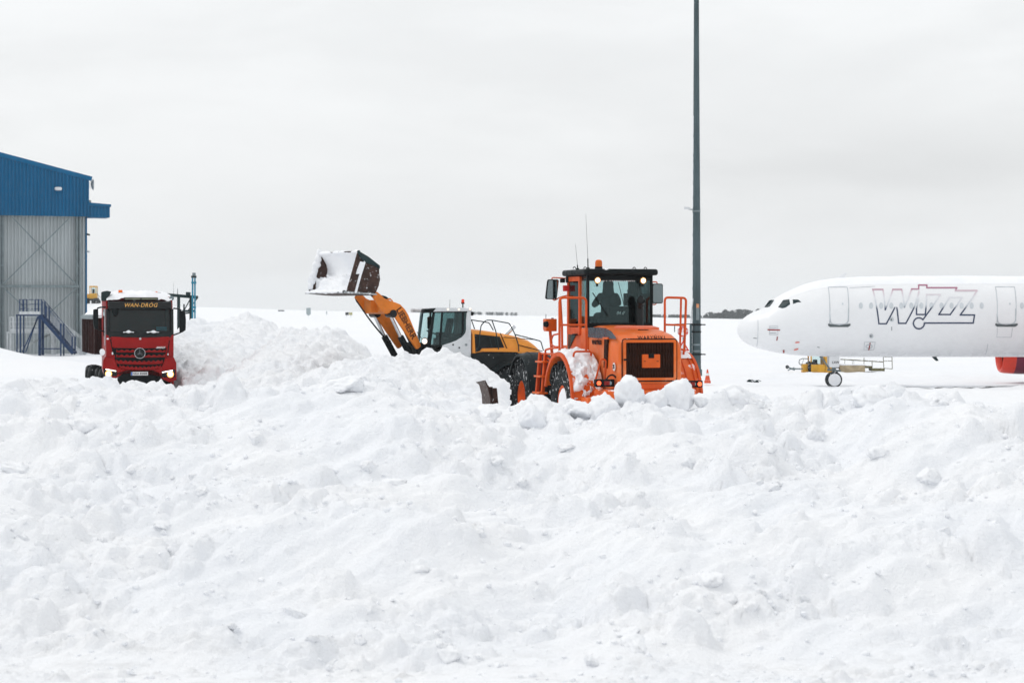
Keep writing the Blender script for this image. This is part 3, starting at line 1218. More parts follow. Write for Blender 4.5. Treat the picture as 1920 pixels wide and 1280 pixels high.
def seated(name, label, loc, rotz, pose, parent_m=None):
    """a seated person, one continuous body grown from joints: x forward, y left, z up from the seat"""
    pts = {'pelvis': (0, 0, .10), 'belly': (.0, 0, .26), 'chest': (.02, 0, .44), 'neck': (.03, 0, .60), 'head0': (.05, 0, .67), 'head1': (.06, 0, .78), 'head2': (.055, 0, .86),
           'shl': (.02, .19, .53), 'shr': (.02, -.19, .53), 'ell': pose['ell'], 'elr': pose['elr'], 'hal': pose['hal'], 'har': pose['har'],
           'hil': (.06, .10, .09), 'hir': (.06, -.10, .09), 'knl': (.46, .14, .12), 'knr': (.46, -.14, .12), 'fol': (.50, .14, -.30), 'for': (.50, -.14, -.30),
           'tol': (.66, .15, -.33), 'tor': (.66, -.15, -.33)}
    rad = {'pelvis': (.16, .13), 'belly': (.16, .14), 'chest': (.18, .14), 'neck': (.075, .075), 'head0': (.08, .095), 'head1': (.095, .115), 'head2': (.07, .085), 'shl': .09, 'shr': .09,
           'ell': .062, 'elr': .062, 'hal': .045, 'har': .045, 'hil': .10, 'hir': .10, 'knl': .075, 'knr': .075, 'fol': .055, 'for': .055, 'tol': .045, 'tor': .045}
    ed = [('pelvis', 'belly'), ('belly', 'chest'), ('chest', 'neck'), ('neck', 'head0'), ('head0', 'head1'), ('head1', 'head2'), ('chest', 'shl'), ('chest', 'shr'), ('shl', 'ell'), ('shr', 'elr'),
          ('ell', 'hal'), ('elr', 'har'), ('pelvis', 'hil'), ('pelvis', 'hir'), ('hil', 'knl'), ('hir', 'knr'), ('knl', 'fol'), ('knr', 'for'), ('fol', 'tol'), ('for', 'tor')]
    keys = list(pts)
    me = bpy.data.meshes.new(name)
    vs = [pts[k] for k in keys]
    es = [(keys.index(a), keys.index(b)) for a, b in ed]
    rads = [rad[k] if isinstance(rad[k], tuple) else (rad[k], rad[k]) for k in keys]
    # five fingers on each hand
    for hk, ek, sg in (('hal', 'ell', 1), ('har', 'elr', -1)):
        h, e = Vector(pts[hk]), Vector(pts[ek])
        d = (h - e).normalized()
        side = d.cross(Vector((0, 0, 1))).normalized()
        hi = keys.index(hk)
        for i, (o, ln) in enumerate(((-.030, .085), (-.010, .095), (.010, .092), (.030, .075), (.05 * -sg, .06))):
            a = h + d * .05 + side * o * (1 if i < 4 else .9)
            b = a + d * ln * .55 + Vector((0, 0, -.012)) + (side * -sg * .02 if i == 4 else Vector())
            c = b + d * ln * .35 + Vector((0, 0, -.035))
            n0 = len(vs)
            vs += [tuple(a), tuple(b), tuple(c)]
            rads += [(.011, .011), (.010, .010), (.008, .008)]
            es += [(hi, n0), (n0, n0 + 1), (n0 + 1, n0 + 2)]
    me.from_pydata(vs, es, [])
    o = bpy.data.objects.new(name, me)
    COL.objects.link(o)
    sk = o.modifiers.new('skin', 'SKIN')
    sk.use_smooth_shade = True
    sub = o.modifiers.new('sub', 'SUBSURF')
    sub.levels = 2
    sub.render_levels = 2
    for i, v in enumerate(me.skin_vertices[0].data):
        v.radius = rads[i]
        v.use_root = (i == 0)
    dg = bpy.context.evaluated_depsgraph_get()
    m2 = bpy.data.meshes.new_from_object(o.evaluated_get(dg))
    bpy.data.objects.remove(o)
    m2.materials.clear()
    m2.materials.append(M['jacket'])
    m2.materials.append(M['skin'])
    hl, hr = Vector(pts['hal']), Vector(pts['har'])
    for p in m2.polygons:
        c = p.center
        face = c.z > .66 and c.x > .08
        hand = (c - hl).length < .10 and (c - Vector(pts['ell'])).length > .2 or (c - hr).length < .10 and (c - Vector(pts['elr'])).length > .2
        p.material_index = 1 if (face or hand or (hl - c).length < .14 and c.x > hl.x + .02) else 0
        p.use_smooth = True
    q = bpy.data.objects.new(name, m2)
    COL.objects.link(q)
    q.location = loc
    q.rotation_euler = (0, 0, rotz)
    tag(q, label, 'person')
    # face and headgear
    f = G()
    f.blob((.165, 0, .735), (.022, .014, .030), 8, 6)
    build('nose', f, M['skin'], q)
    for nm_, cc, rr_ in (('mouth', (.155, 0, .685), (.012, .030, .008)), ('ear', (.055, .105, .745), (.02, .012, .03)), ('ear', (.055, -.105, .745), (.02, .012, .03))):
        f = G()
        f.blob(cc, rr_, 8, 5)
        build(nm_, f, M['skin'], q)
    for s in (-1, 1):
        e = G()
        e.blob((.158, s * .036, .762), (.008, .014, .009), 8, 5)
        build('eye', e, M['blackgloss'], q)
    h = G()
    rows = []
    for i in range(15):
        f = i / 14
        ph = math.pi * min(.60, f * .9)
        zz = .79 + .130 * math.cos(ph) if f < .66 else .79 + .130 * math.cos(math.pi * .6) - (f - .66) * .62
        rad = math.sin(ph) if f < .66 else .95 + .25 * (f - .66) / .34
        # open towards the face
        rows.append([(.035 + .128 * rad * math.cos(t) - .012, .118 * rad * math.sin(t), zz) for t in [math.pi * .30 + 2 * math.pi * .70 * k / 16 for k in range(17)]])
    h.sheet(rows)
    build('hood', h, M['jacket'], q)
    return q


# ================================================================== the orange loader (seen from behind)
DO_LOC = (2.37, 45.8, .97)
DO_RZ = R(90 + 15)
D = Frame(DO_LOC, DO_RZ)
dz_ = floor_z(DO_LOC[0], DO_LOC[1])
L = thing('wheel_loader', 'orange wheel loader with black cab roof and two lit work lamps, seen from behind', 'wheel loader', DO_LOC, DO_RZ)
WR = .86
for x, s, mm in ((0, 1, M['cap']), (0, -1, M['rimorange']), (3.3, 1, M['rimorange']), (3.3, -1, M['rimorange'])):
    w_ = wheel(L, (x, s * 1.06, WR), WR, .64, .36, M['rimorange'], out=s)
    if x == 0 and s == 1:
        g = G()
        g.lathe([(0, .34), (.12, .33), (.24, .30), (.31, .26), (.33, .20)], (0, 1.06, WR), (0, 1, 0), 24)
        build('packed_snow', g, M['cap'], w_)
# chassis
g = G()
g.box(-1.55, 1.75, -.48, .48, .62, 1.15)
g.box(1.75, 4.2, -.42, .42, .55, 1.25)
g.cyl((1.72, 0, .5), (1.72, 0, 1.4), .16, n=14)
g.cyl((0, -1.0, WR), (0, 1.0, WR), .22, n=14)
g.cyl((3.3, -1.0, WR), (3.3, 1.0, WR), .22, n=14)
build('frame', g, M['dark'], L, bevel=.02)
# engine hood: lofted, rounded shoulders
st = [(-1.93, .60, 2.06, 1.30), (-1.90, .66, 2.20, 1.28), (-1.80, .69, 2.27, 1.24), (-1.45, .70, 2.36, 1.20), (-.9, .71, 2.43, 1.20), (-.3, .71, 2.49, 1.22), (.14, .71, 2.51, 1.24)]
g = G()
rows = []
for x, hw, zt, zb in st:
    sec = [(-hw, zb), (-hw, zb + .4), (-hw + .005, zt - .26), (-hw + .03, zt - .13), (-hw + .10, zt - .045), (-hw + .22, zt - .012), (-.22, zt), (.22, zt), (hw - .22, zt - .012), (hw - .10, zt - .045),
           (hw - .03, zt - .13), (hw - .005, zt - .26), (hw, zb + .4), (hw, zb)]
    rows.append([(x, y, z) for y, z in sec])
g.sheet(rows)
g.add(rows[0], [tuple(range(len(rows[0])))])
g.add(rows[-1], [tuple(range(len(rows[0])))[::-1]])
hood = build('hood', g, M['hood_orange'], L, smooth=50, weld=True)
# hood top recess, filler cap
g = G()
a = [D.xy(px, py, 2.465) for px, py in ((1158, 614.5), (1222, 614.5), (1236, 619), (1152, 617.5))]
g.prism(a, 'z', 2.475, 2.512)
build('hood_seam', g, M['orange_dull'], hood)
g = G()
c = D.xy(1206, 619.5, 2.44)
g.lathe([(.0, .0), (.09, .0), (.10, -.03), (.12, -.03)], (c[0], c[1], 2.475), (0, 0, 1), 18)
build('filler_cap', g, M['black'], hood)
# dark corner windows and cooling slot on the flank
g = G()
pl = [D.xz(px, py, .715) for px, py in ((1103, 614), (1116, 613.5), (1116, 633), (1103, 632))]
g.prism(pl, 'y', .70, .722)
pl = [D.xz(px, py, .715) for px, py in ((1118.5, 613.5), (1134, 615), (1145, 621), (1152, 630), (1154.5, 635.5), (1115, 633))]
g.prism(pl, 'y', .70, .724)
build('flank_window', g, mat('flank_window', (.035, .055, .075), .25, var=.15, coat=.5), hood)
g = G()
pl = [D.xz(px, py, .72) for px, py in ((1134, 634), (1140, 634), (1138, 690), (1133, 689))]
g.prism(pl, 'y', .70, .735)
build('cooling_slot', g, M['grille'], hood)
g = G()
pl = [D.xz(px, py, .72) for px, py in ((1132, 632), (1142, 632), (1141.5, 636), (1132, 636))]
g.prism(pl, 'y', .70, .75)
build('slot_trim', g, M['orange'], hood)
# rear panel: frame, dark grille with upright slats, centre plate
X0 = -1.93
def rear(px, py, x=X0):
    return D.yz(px, py, x)
ya, zt = rear(1168, 637.5)
yb, zb = rear(1267, 712)
g = G()
o_, i_ = rrect(yb, ya, zb, zt, .05), rrect(yb + .055, ya - .055, zb + .05, zt - .05, .02)
n = len(o_)
for xa, xb in ((X0 - .045, X0 + .02),):
    g.add([(xa, *p) for p in o_] + [(xa, *p) for p in i_] + [(xb, *p) for p in o_] + [(xb, *p) for p in i_],
          [(k, (k + 1) % n, n + (k + 1) % n, n + k) for k in range(n)] + [(k, 2 * n + k, 2 * n + (k + 1) % n, (k + 1) % n) for k in range(n)] +
          [(n + k, n + (k + 1) % n, 3 * n + (k + 1) % n, 3 * n + k) for k in range(n)])
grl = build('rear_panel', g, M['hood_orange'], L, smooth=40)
g = G()
fr = rrect(yb - .02, ya + .02, zb - .02, zt + .02, .06)
g.tube([(X0 - .004, *p) for p in fr], .012, 6, True)
build('panel_seal', g, M['black'], grl)
g = G()
g.box(X0 - .010, X0 - .004, yb + .05, ya - .05, zb + .04, zt - .04)
build('grille_backing', g, M['grille'], grl)
yy0, yy1 = yb + .065, ya - .065
ns = 17
for k in range(ns):
    y = yy0 + (yy1 - yy0) * (k + .5) / ns
    if k == 0:
        g = G()
        w = (yy1 - yy0) / ns
        g.prism([(X0 - .013, -w * .16), (X0 - .036, w * .05), (X0 - .036, w * .22), (X0 - .013, w * .3)], 'z', zb + .06, zt - .06)
        slat = build('slat', g, M['grille'], grl, smooth=30)
        slat.location = (0, y, 0)
    else:
        c_ = kid(slat, grl)
        c_.location = (0, y, 0)
g = G()
ya2, zt2 = rear(1202.5, 664)
yb2, zb2 = rear(1236, 689)
g.prism(rrect(yb2, ya2, zb2, zt2, .02), 'x', X0 - .065, X0 - .015)
pl_ = build('latch_plate', g, M['orange'], grl, bevel=.006)
g = G()
yl, zl = rear(1214, 664)
yr, zr = rear(1224, 671)
g.box(X0 - .085, X0 - .05, yr, yl, zr, zl + .01)
build('latch', g, M['black'], pl_)
for px in (1207, 1231):
    g = G()
    y_, z_ = rear(px, 677)
    g.box(X0 - .070, X0 - .06, y_ - .022, y_ + .022, z_ - .006, z_ + .006)
    build('slot', g, M['black'], pl_)
g = G()
g.box(X0 - .05, X0 + .0, *sorted((rear(1168, 674)[0], rear(1175, 674)[0])), rear(1170, 675)[1] - .008, rear(1170, 673)[1] + .008)
build('hinge', g, M['black'], grl)
# counterweight
g = G()
pts = [(-2.05, -.70), (-2.05, .70), (-1.85, 1.02), (-1.2, 1.02), (-1.2, -1.02), (-1.85, -1.02)]
g.prism(pts, 'z', .72, 1.19)
build('counterweight', g, M['orange'], L, bevel=.05, seg=3)
g = G()
g.box(-1.98, -1.3, -.66, .66, 1.19, 1.31)
build('bumper_trim', g, M['orange_dull'], L, bevel=.02)
# lettering on the hood
y_, z_ = rear(1221, 633.2, -1.90)
g = place_text(text_g('WARYŃSKI', .105, .004, 0, .0015, spacing=1.18), (-1.915, y_, z_ + .0), (0, -1, 0), (.35, 0, 1), 1.0)
build('lettering', g, M['letter_k'], hood, smooth=None)
x_, z_ = D.xz(1119, 642, .72)
g = place_text(text_g('WARYŃSKI', .145, .004, 0, .0), (x_, .722, z_), (-1, 0, 0), (0, 0, 1), .95)
build('lettering', g, M['letter_k'], hood, smooth=None)
x_, z_ = D.xz(1151.5, 687.5, .72)
g = G()
g.lathe([(0, 0), (.085, 0), (.085, -.01)], (x_, .728, z_), (0, 1, 0), 24)
rd = build('number_disc', g, M['letter_w'], hood)
build('numeral', place_text(text_g('25', .11, .003, 0, .004), (x_, .732, z_), (-1, 0, 0), (0, 0, 1)), M['letter_k'], rd, smooth=None)
# rear mudguards with snow
for s in (1, -1):
    g = arch(1.06, R(20), R(192), s * .74, s * 1.43, 0, WR, .045, 26, flare=.03)
    md = build('mudguard', g, M['orange'], L, smooth=45)
    # outer lip
    g = arch(1.075, R(18), R(192), s * 1.40, s * 1.455, 0, WR, .075, 26, yseg=2)
    build('lip', g, M['orange_dull'], md, smooth=45)
    if s == 1:
        g = snow_on_arch(1.06, R(58), R(176), .76, 1.40, 0, WR, 3.3, .075, .30, 72, 30)
        build('snow_cover', g, M['cap'], md, smooth=60)
    else:
        g = snow_on_arch(1.06, R(50), R(118), -1.40, -.78, 0, WR, 8.3, .08, .2, 50, 26)
        build('snow_cover', g, M['cap'], md, smooth=60)
        for yy in (-.92, -1.13, -1.31):
            g = G()
            g.tube([(1.07 * math.cos(R(a)), yy, WR + 1.07 * math.sin(R(a))) for a in range(118, 190, 6)], .014, 6)
            build('rib', g, M['orange_dull'], md)
    # grab rail on the guard
    g = G()
    am = 116 if s == 1 else 112
    base = [(1.05 * math.cos(R(am)), yy, WR + 1.05 * math.sin(R(am))) for yy in (s * .86, s * 1.24)]
    nrm = Vector((math.cos(R(am)), 0, math.sin(R(am))))
    up_ = [Vector(p) + nrm * .17 for p in base]
    g.tube(fillet([base[0], up_[0], up_[1], base[1]], .07), .022, 8)
    build('grab_rail', g, M['orange_dull'], md)
    # rear tail-lamp box
    if s == 1:
        (yq0, zq0), (yq1, zq1) = D.yz(1117, 711, -1.75), D.yz(1152.5, 725, -1.75)
    else:
        (yq0, zq0), (yq1, zq1) = D.yz(1293, 713.5, -1.55), D.yz(1318, 726, -1.55)
    xx = -1.75 if s == 1 else -1.55
    g = G()
    g.box(xx, xx + .14, yq1, yq0, zq1, zq0)
    tb = build('tail_lamp', g, M['black'], L, bevel=.012)
    g = G()
    cy_ = yq0 - .07 if s == 1 else yq1 + .07
    cz_ = (zq0 + zq1) / 2
    g.lathe([(0, 0), (.045, 0), (.05, -.03)], (xx - .006, cy_, cz_), (-1, 0, 0), 16)
    build('lit_lens', g, M['tail'], tb)
    g = G()
    cy2 = yq1 + .10 if s == 1 else yq0 - .10
    g.lathe([(0, 0), (.04, 0), (.045, -.03)], (xx - .006, cy2, cz_), (-1, 0, 0), 16)
    build('clear_lens', g, M['mirror'], tb)
    g = G()
    g.box(xx - .012, xx - .002, cy_ - .17 * s - .06, cy_ - .17 * s + .06, cz_ - .04, cz_ + .04)
    build('red_lens', g, mat('red_lens', (.25, .012, .01), .25), tb)
    # bracket under the lamps
    g = G()
    g.box(-1.72, -1.2, min(s * .80, s * 1.30), max(s * .80, s * 1.30), .72, 1.02)
    br = build('lamp_bracket', g, M['orange'], L, bevel=.02)
    if s == 1:
        for py, pz in ((.95, .93), (1.03, .93), (.95, .82), (1.03, .80)):
            g = G()
            g.cyl((-1.725, py, pz), (-1.70, py, pz), .022, n=8)
            build('bolt_hole', g, M['black'], br)
# hose and hoop beside the hood
g = G()
q = [D.yz(px, py, -1.5) for px, py in ((1117, 711), (1126, 676), (1130, 672.5), (1136, 676), (1134, 711))]
g.tube(fillet([(-1.5, a, b) for a, b in q], .08), .022, 8)
build('guard_hoop', g, M['orange_dull'], L)
g = G()
q = [D.yz(px, py, -1.7) for px, py in ((1136, 712), (1142, 704), (1149, 702), (1156, 708), (1163, 717))]
g.tube(fillet([(-1.7, a, b) for a, b in q], .08), .018, 8)
build('hose', g, M['hose'], L)
# front mudguards: black, seen from behind
for s in (1, -1):
    g = arch(1.02, R(30), R(212), s * .72, s * 1.42, 3.3, WR, .05, 26, flare=.05, yseg=6)
    fm = build('mudguard', g, M['fender'], L, smooth=45)
    for yy in (.92, 1.20):
        g = G()
        g.tube([(3.3 + 1.015 * math.cos(R(a)), s * yy, WR + 1.015 * math.sin(R(a))) for a in range(60, 208, 6)], .012, 6)
        build('rib', g, M['fender'], fm)
# ---------- cab
CX0, CX1, CW, CZ0, CZT = .16, 1.62, .74, 2.42, 3.58
cabp = []
g = G()
g.box(CX0, CX1 + .1, -CW, CW, 1.55, 2.45)
tub = build('cab_tub', g, M['orange'], L, bevel=.03)
g = G()
g.box(CX0 + .03, CX1 + .07, -CW + .03, CW - .03, 2.453, 2.50)
build('cab_floor', g, M['interior'], tub)
# roof
g = G()
g.prism(rrect(CX0 - .16, CX1 + .22, -CW - .10, CW + .10, .14, 5), 'z', CZT, CZT + .135)
roof = build('cab_roof', g, M['black'], L, bevel=.05, seg=3)
g = G()
g.box(CX0 + .02, CX1, -CW + .02, CW - .02, CZT - .10, CZT - .002)
build('roof_lining', g, M['interior'], roof)
# pillars: black at the back, orange round the left door
g = G()
for s in (1, -1):
    g.prism([(CX0 - .01, s * CW), (CX0 + .09, s * CW), (CX0 + .09, s * (CW - .05)), (CX0 - .01, s * (CW - .05))], 'z', 2.46, CZT)
g.box(CX0 - .012, CX0 + .06, -CW + .05, CW - .05, 2.453, 2.56)
g.box(CX0 - .012, CX0 + .06, -CW + .05, CW - .05, CZT - .11, CZT)
build('rear_frame', g, M['black'], tub, bevel=.008)
for s in (1, -1):
    g = G()
    g.box(CX1 - .02, CX1 + .06, min(s * (CW - .07), s * CW), max(s * (CW - .07), s * CW), 2.45, CZT)
    build('pillar', g, M['black'], tub, bevel=.008)
g = G()
g.box(.92, 1.0, -CW, -CW + .05, 2.45, CZT)
build('pillar', g, M['black'], tub, bevel=.008)
# left door: orange frame with its own pane
dx0, dx1, dz0, dz1 = .62, 1.58, 2.30, CZT - .02
g = G()
o_, i_ = rrect(dx0, dx1, dz0, dz1, .04), rrect(dx0 + .085, dx1 - .10, dz0 + .16, dz1 - .10, .04)
n = len(o_)
ya_, yb_ = CW - .02, CW + .035
g.add([(u, ya_, v) for u, v in o_] + [(u, ya_, v) for u, v in i_] + [(u, yb_, v) for u, v in o_] + [(u, yb_, v) for u, v in i_],
      [(k, (k + 1) % n, n + (k + 1) % n, n + k) for k in range(n)] + [(2 * n + k, 3 * n + k, 3 * n + (k + 1) % n, 2 * n + (k + 1) % n) for k in range(n)] +
      [(k, 2 * n + k, 2 * n + (k + 1) % n, (k + 1) % n) for k in range(n)] + [(n + k, n + (k + 1) % n, 3 * n + (k + 1) % n, 3 * n + k) for k in range(n)])
door = build('door', g, M['orange_dull'], L, smooth=40)
g = G()
g.box(dx0 + .07, dx1 - .085, CW + .002, CW + .012, dz0 + .14, dz1 - .085)
build('pane', g, M['glass2'], door, smooth=None)
g = G()
g.tube([(dx0 + .14, CW + .04, 2.30), (dx0 + .14, CW + .08, 2.30), (dx0 + .36, CW + .08, 2.30), (dx0 + .36, CW + .04, 2.30)], .018, 6)
build('handle', g, M['black'], door)
# lower flank of the cab: dark glazed triangle
g = G()
q = [D.xz(px, py, CW + .01) for px, py in ((1066, 623), (1081, 624), (1079, 630), (1067, 654), (1065, 653))]
g.prism(q, 'y', CW + .002, CW + .02)
build('lower_window', g, M['glass2'], tub)
# panes
g = G()
g.box(CX0 + .015, CX0 + .025, -CW + .04, CW - .04, 2.55, CZT - .10)
rp = build('rear_window', g, M['glass'], L, smooth=None)
g = G()
g.box(CX1 + .01, CX1 + .02, -CW + .06, CW - .06, 2.50, CZT - .03)
build('windscreen', g, M['glass'], L, smooth=None)
g = G()
g.box(CX0 + .09, CX1 - .02, -CW + .015, -CW + .025, 2.48, CZT - .03)
build('right_window', g, M['glass2'], L, smooth=None)
g = G()
g.box(CX0 + .09, dx0 + .0, CW - .025, CW - .015, 2.46, CZT - .03)
build('quarter_window', g, M['glass'], L, smooth=None)
# wiper
g = G()
g.beam((CX0 - .01, *D.yz(1111, 549, CX0)), (CX0 - .01, *D.yz(1140, 592, CX0)), .016, .016)
build('wiper', g, M['black'], rp)
# lettering along the top of the rear window
y_, z_ = D.yz(1158, 524.5, CX0)
g = place_text(text_g('RA WARYŃSKI', .11, .002, 0, .0015, spacing=1.12), (CX0 - .003, y_, z_), (0, -1, 0), (0, 0, 1), .98)
build('lettering', g, M['letter_w'], rp, smooth=None)
# seat with backrest and logo
sx, sz = .52, 2.49
g = G()
g.prism(rrect(sx, sx + .52, -.27, .27, .08), 'z', sz, sz + .14)
g.box(sx + .05, sx + .4, -.18, .18, 2.46, sz)
seat = tag(build('seat', g, M['interior'], L, bevel=.03))
g = G()
rows = []
ys_, zs_ = zip(*[D.yz(px, py, sx) for px, py in ((1139, 574), (1181, 574), (1183, 612), (1137, 612))])
g.prism([(ys_[0], zs_[0]), (ys_[1], zs_[1]), (ys_[2], 2.50), (ys_[3], 2.50)], 'x', sx - .07, sx + .08)
bk = build('backrest', g, M['interior'], seat, bevel=.05, seg=3)
y0_, z0_ = D.yz(1152, 572, sx)
g = G()
g.blob((sx + .02, y0_, z0_ + .05), (.06, .125, .20), 14, 10)
build('headrest', g, M['interior'], seat)
y_, z_ = D.yz(1163, 587, sx - .08)
build('emblem', place_text(text_g('04 //', .095, .002, .25, .004), (sx - .085, y_, z_), (0, -1, 0), (0, 0, 1)), M['letter_w'], bk, smooth=None)
y_, z_ = D.yz(1168, 607.5, CX0)
g = G()
for k in range(5):
    g.box(CX0 - .006, CX0 - .002, y_ - .07 + k * .028, y_ - .05 + k * .028, z_ - .008, z_ + .008)
build('sticker', g, M['letter_w'], rp, smooth=None)
# console, wheel
g = G()
g.beam((1.30, .0, 2.46), (1.12, .0, 3.02), .10, .10)
g.lathe([(.19, -.015), (.205, 0), (.19, .015), (.175, 0)], (1.10, 0, 3.05), (-.35, 0, 1), 24, closed_prof=True)
g.box(.5, 1.1, -.70, -.42, 2.46, 2.86)
g.box(1.35, 1.58, -.5, .5, 2.46, 2.70)
y_, z_ = D.yz(1178, 560, 1.2)
g.box(1.15, 1.25, y_ - .1, y_ + .1, z_ - .16, z_ + .12)
g.beam((1.2, y_, 2.6), (1.2, y_, z_), .03, .03)
build('console', g, M['interior'], tub, bevel=.01)
g = G()
g.cyl((1.05, -.52, 2.86), (1.10, -.48, 3.28), .016, n=6)
build('lever', g, M['interior'], tub)
g = G()
g.cyl((1.25, -.50, 2.70), (1.40, -.36, 3.45), .008, n=6)
build('lever', g, M['interior'], tub)
# door-post clutter at the right: extinguisher-like dark post
g = G()
y_, z_ = D.yz(1199, 596, 1.0)
g.box(1.30, 1.45, -.72, -.60, 2.5, 3.50)
build('side_cabinet', g, M['interior'], tub, bevel=.02)
# exhaust stack with slanted mouth, on the hood
ex_y, ex_z = D.yz(1199, 567, -.05)
g = G()
g.cyl((-.06, ex_y, 2.45), (-.06, ex_y, ex_z - .12), .085, n=20)
rows = []
for k in range(6):
    f = k / 5
    cxx, czz = -.06 - .10 * f * f, ex_z - .12 + .16 * f
    rows.append([(cxx + (.085) * math.cos(t) * math.cos(f * .9), ex_y + .085 * math.sin(t), czz + .085 * math.cos(t) * math.sin(f * .9) * 1.0) for t in [2 * math.pi * i / 20 for i in range(21)]])
g.sheet(rows)
g.blob((-.13, ex_y, ex_z), (.05, .088, .145), 18, 10)
build('exhaust_stack', g, M['blackgloss'], L, smooth=60)
# work lamps under the roof
for px, py in ((1120.5, 525.5), (1206, 526)):
    y_, z_ = D.yz(px, py, CX0 - .12)
    g = G()
    g.lathe([(.0, -.07), (.05, -.06), (.072, 0), (.072, .025), (.06, .03)], (CX0 - .10, y_, z_), (-1, 0, 0), 18)
    g.box(CX0 - .10, CX0 - .06, y_ - .02, y_ + .02, z_ - .13, z_ - .05)
    wl_ = build('work_lamp', g, M['black'], L)
    g = G()
    g.lathe([(.0, .040), (.03, .038), (.044, .034)], (CX0 - .10, y_, z_), (-1, 0, 0), 18)
    build('lit_lens', g, M['lamp'], wl_)
    g = G()
    g.lathe([(.044, .033), (.058, .030), (.070, .026)], (CX0 - .10, y_, z_), (-1, 0, 0), 18)
    build('glow_rim', g, M['lampwarm'], wl_)  # added ring imitating the orange glow round the lamp
    g = G()
    g.cyl((CX0 - .09, y_, z_ + .05), (CX0 - .09, y_, CZT + .02), .014, n=6)
    build('bracket', g, M['black'], wl_)
# beacon
y_, z_ = D.yz(1122.5, 506, .5)
g = G()
g.lathe([(.085, 0), (.085, .06), (.075, .07)], (.5, y_, CZT + .125), (0, 0, 1), 18)
bc = build('beacon', g, M['black'], L)
g = G()
g.lathe([(.078, .06), (.078, .16), (.065, .20), (.04, .215), (0, .22)], (.5, y_, CZT + .125), (0, 0, 1), 18)
build('lens', g, M['beacon'], bc)
# antennas and roof eyes
for px, base_h, ln, x in ((1102.5, .10, .95, .35), (1083, .04, .45, 1.1)):
    y_, _z = D.yz(px, 503, x)
    g = G()
    g.cyl((x, y_, CZT + .13), (x, y_, CZT + .17), .05, .03, n=10)
    g.cyl((x, y_, CZT + .16), (x, y_ + .004, CZT + .16 + base_h * 2), .014, n=6)
    g.cyl((x, y_ + .004, CZT + .16 + base_h * 2), (x, y_ + .05, CZT + .16 + base_h * 2 + ln), .0042, .0025, n=5)
    build('antenna', g, M['black'], L)
for px in (1097, 1189, 1210, 1077):
    y_, _z = D.yz(px, 505, .4)
    g = G()
    g.tube([(.4 + .0, y_ + .03 * math.cos(t), CZT + .14 + .04 * math.sin(t)) for t in [math.pi * k / 6 for k in range(7)]], .010, 5)
    build('lifting_eye', g, M['black'], roof)
# mirrors
for s, px0, px1, py0, py1, lat, xx in ((1, 1025, 1046.5, 523.5, 561, 1.14, 1.5), (-1, 1223, 1243.5, 531.5, 569, -1.3, 1.5)):
    ya_, za_ = D.yz(px0, py0, xx)
    yb_, zb_ = D.yz(px1, py1, xx)
    poly = rrect(min(ya_, yb_), max(ya_, yb_), min(za_, zb_), max(za_, zb_), .05)
    mz = (za_ + zb_) / 2
    if s == 1:
        poly = [(u + .12 * (mz - v) * 1.0, v) for u, v in poly]
    g = G()
    g.prism(poly, 'x', xx, xx + .07)
    mi = build('mirror', g, M['black'], L, bevel=.015)
    cyy = sum(p[0] for p in poly) / len(poly)
    g = G()
    g.prism([(cyy + (u - cyy) * .86, mz + (v - mz) * .92) for u, v in poly], 'x', xx - .008, xx - .002)
    build('mirror_glass', g, M['mirror'], mi)
    g = G()
    ztop = max(za_, zb_)
    zbt = min(za_, zb_)
    g.tube(fillet([(xx + .04, s * (CW + .0), ztop + .02), (xx + .04, cyy, ztop + .04), (xx + .04, cyy, ztop - .05)], .06), .014, 6)
    build('arm', g, M['orange_dull'], mi)
    g = G()
    g.tube(fillet([(xx + .04, cyy, zbt + .03), (xx + .04, cyy - s * .05, zbt - .03), (xx + .04, s * (CW + .2), zbt + .05), (xx + .04, s * (CW - .02), zbt + .10)], .06), .014, 6)
    build('arm', g, M['orange_dull'], mi)
# small lamps and flag box at the left of the cab
g = G()
ya_, za_ = D.yz(1050.5, 522, 1.5)
yb_, zb_ = D.yz(1059, 530, 1.5)
g.box(1.46, 1.54, yb_, ya_, zb_, za_)
build('camera_pod', g, M['black'], L, bevel=.015)
g = G()
ya_, za_ = D.yz(1062, 518, 1.5)
yb_, zb_ = D.yz(1072, 530, 1.5)
g.box(1.46, 1.58, yb_, ya_, zb_, za_)
build('camera_pod', g, M['black'], L, bevel=.015)
g = G()
ya_, za_ = D.yz(1056, 535, 1.5)
yb_, zb_ = D.yz(1067, 546, 1.5)
g.box(1.47, 1.54, yb_, ya_, zb_, za_)
g.cyl((1.52, yb_ + .02, zb_), (1.52, yb_ - .02, zb_ - .10), .014, n=6)
build('marker_box', g, M['signred'], L, bevel=.01)
# platforms, rails and ladder
for s in (1, -1):
    g = G()
    g.box(.35, 1.7, min(s * .75, s * 1.36), max(s * .75, s * 1.36), 1.86, 1.89)
    pf = build('platform', g, M['orange_dull'], L, bevel=.006)
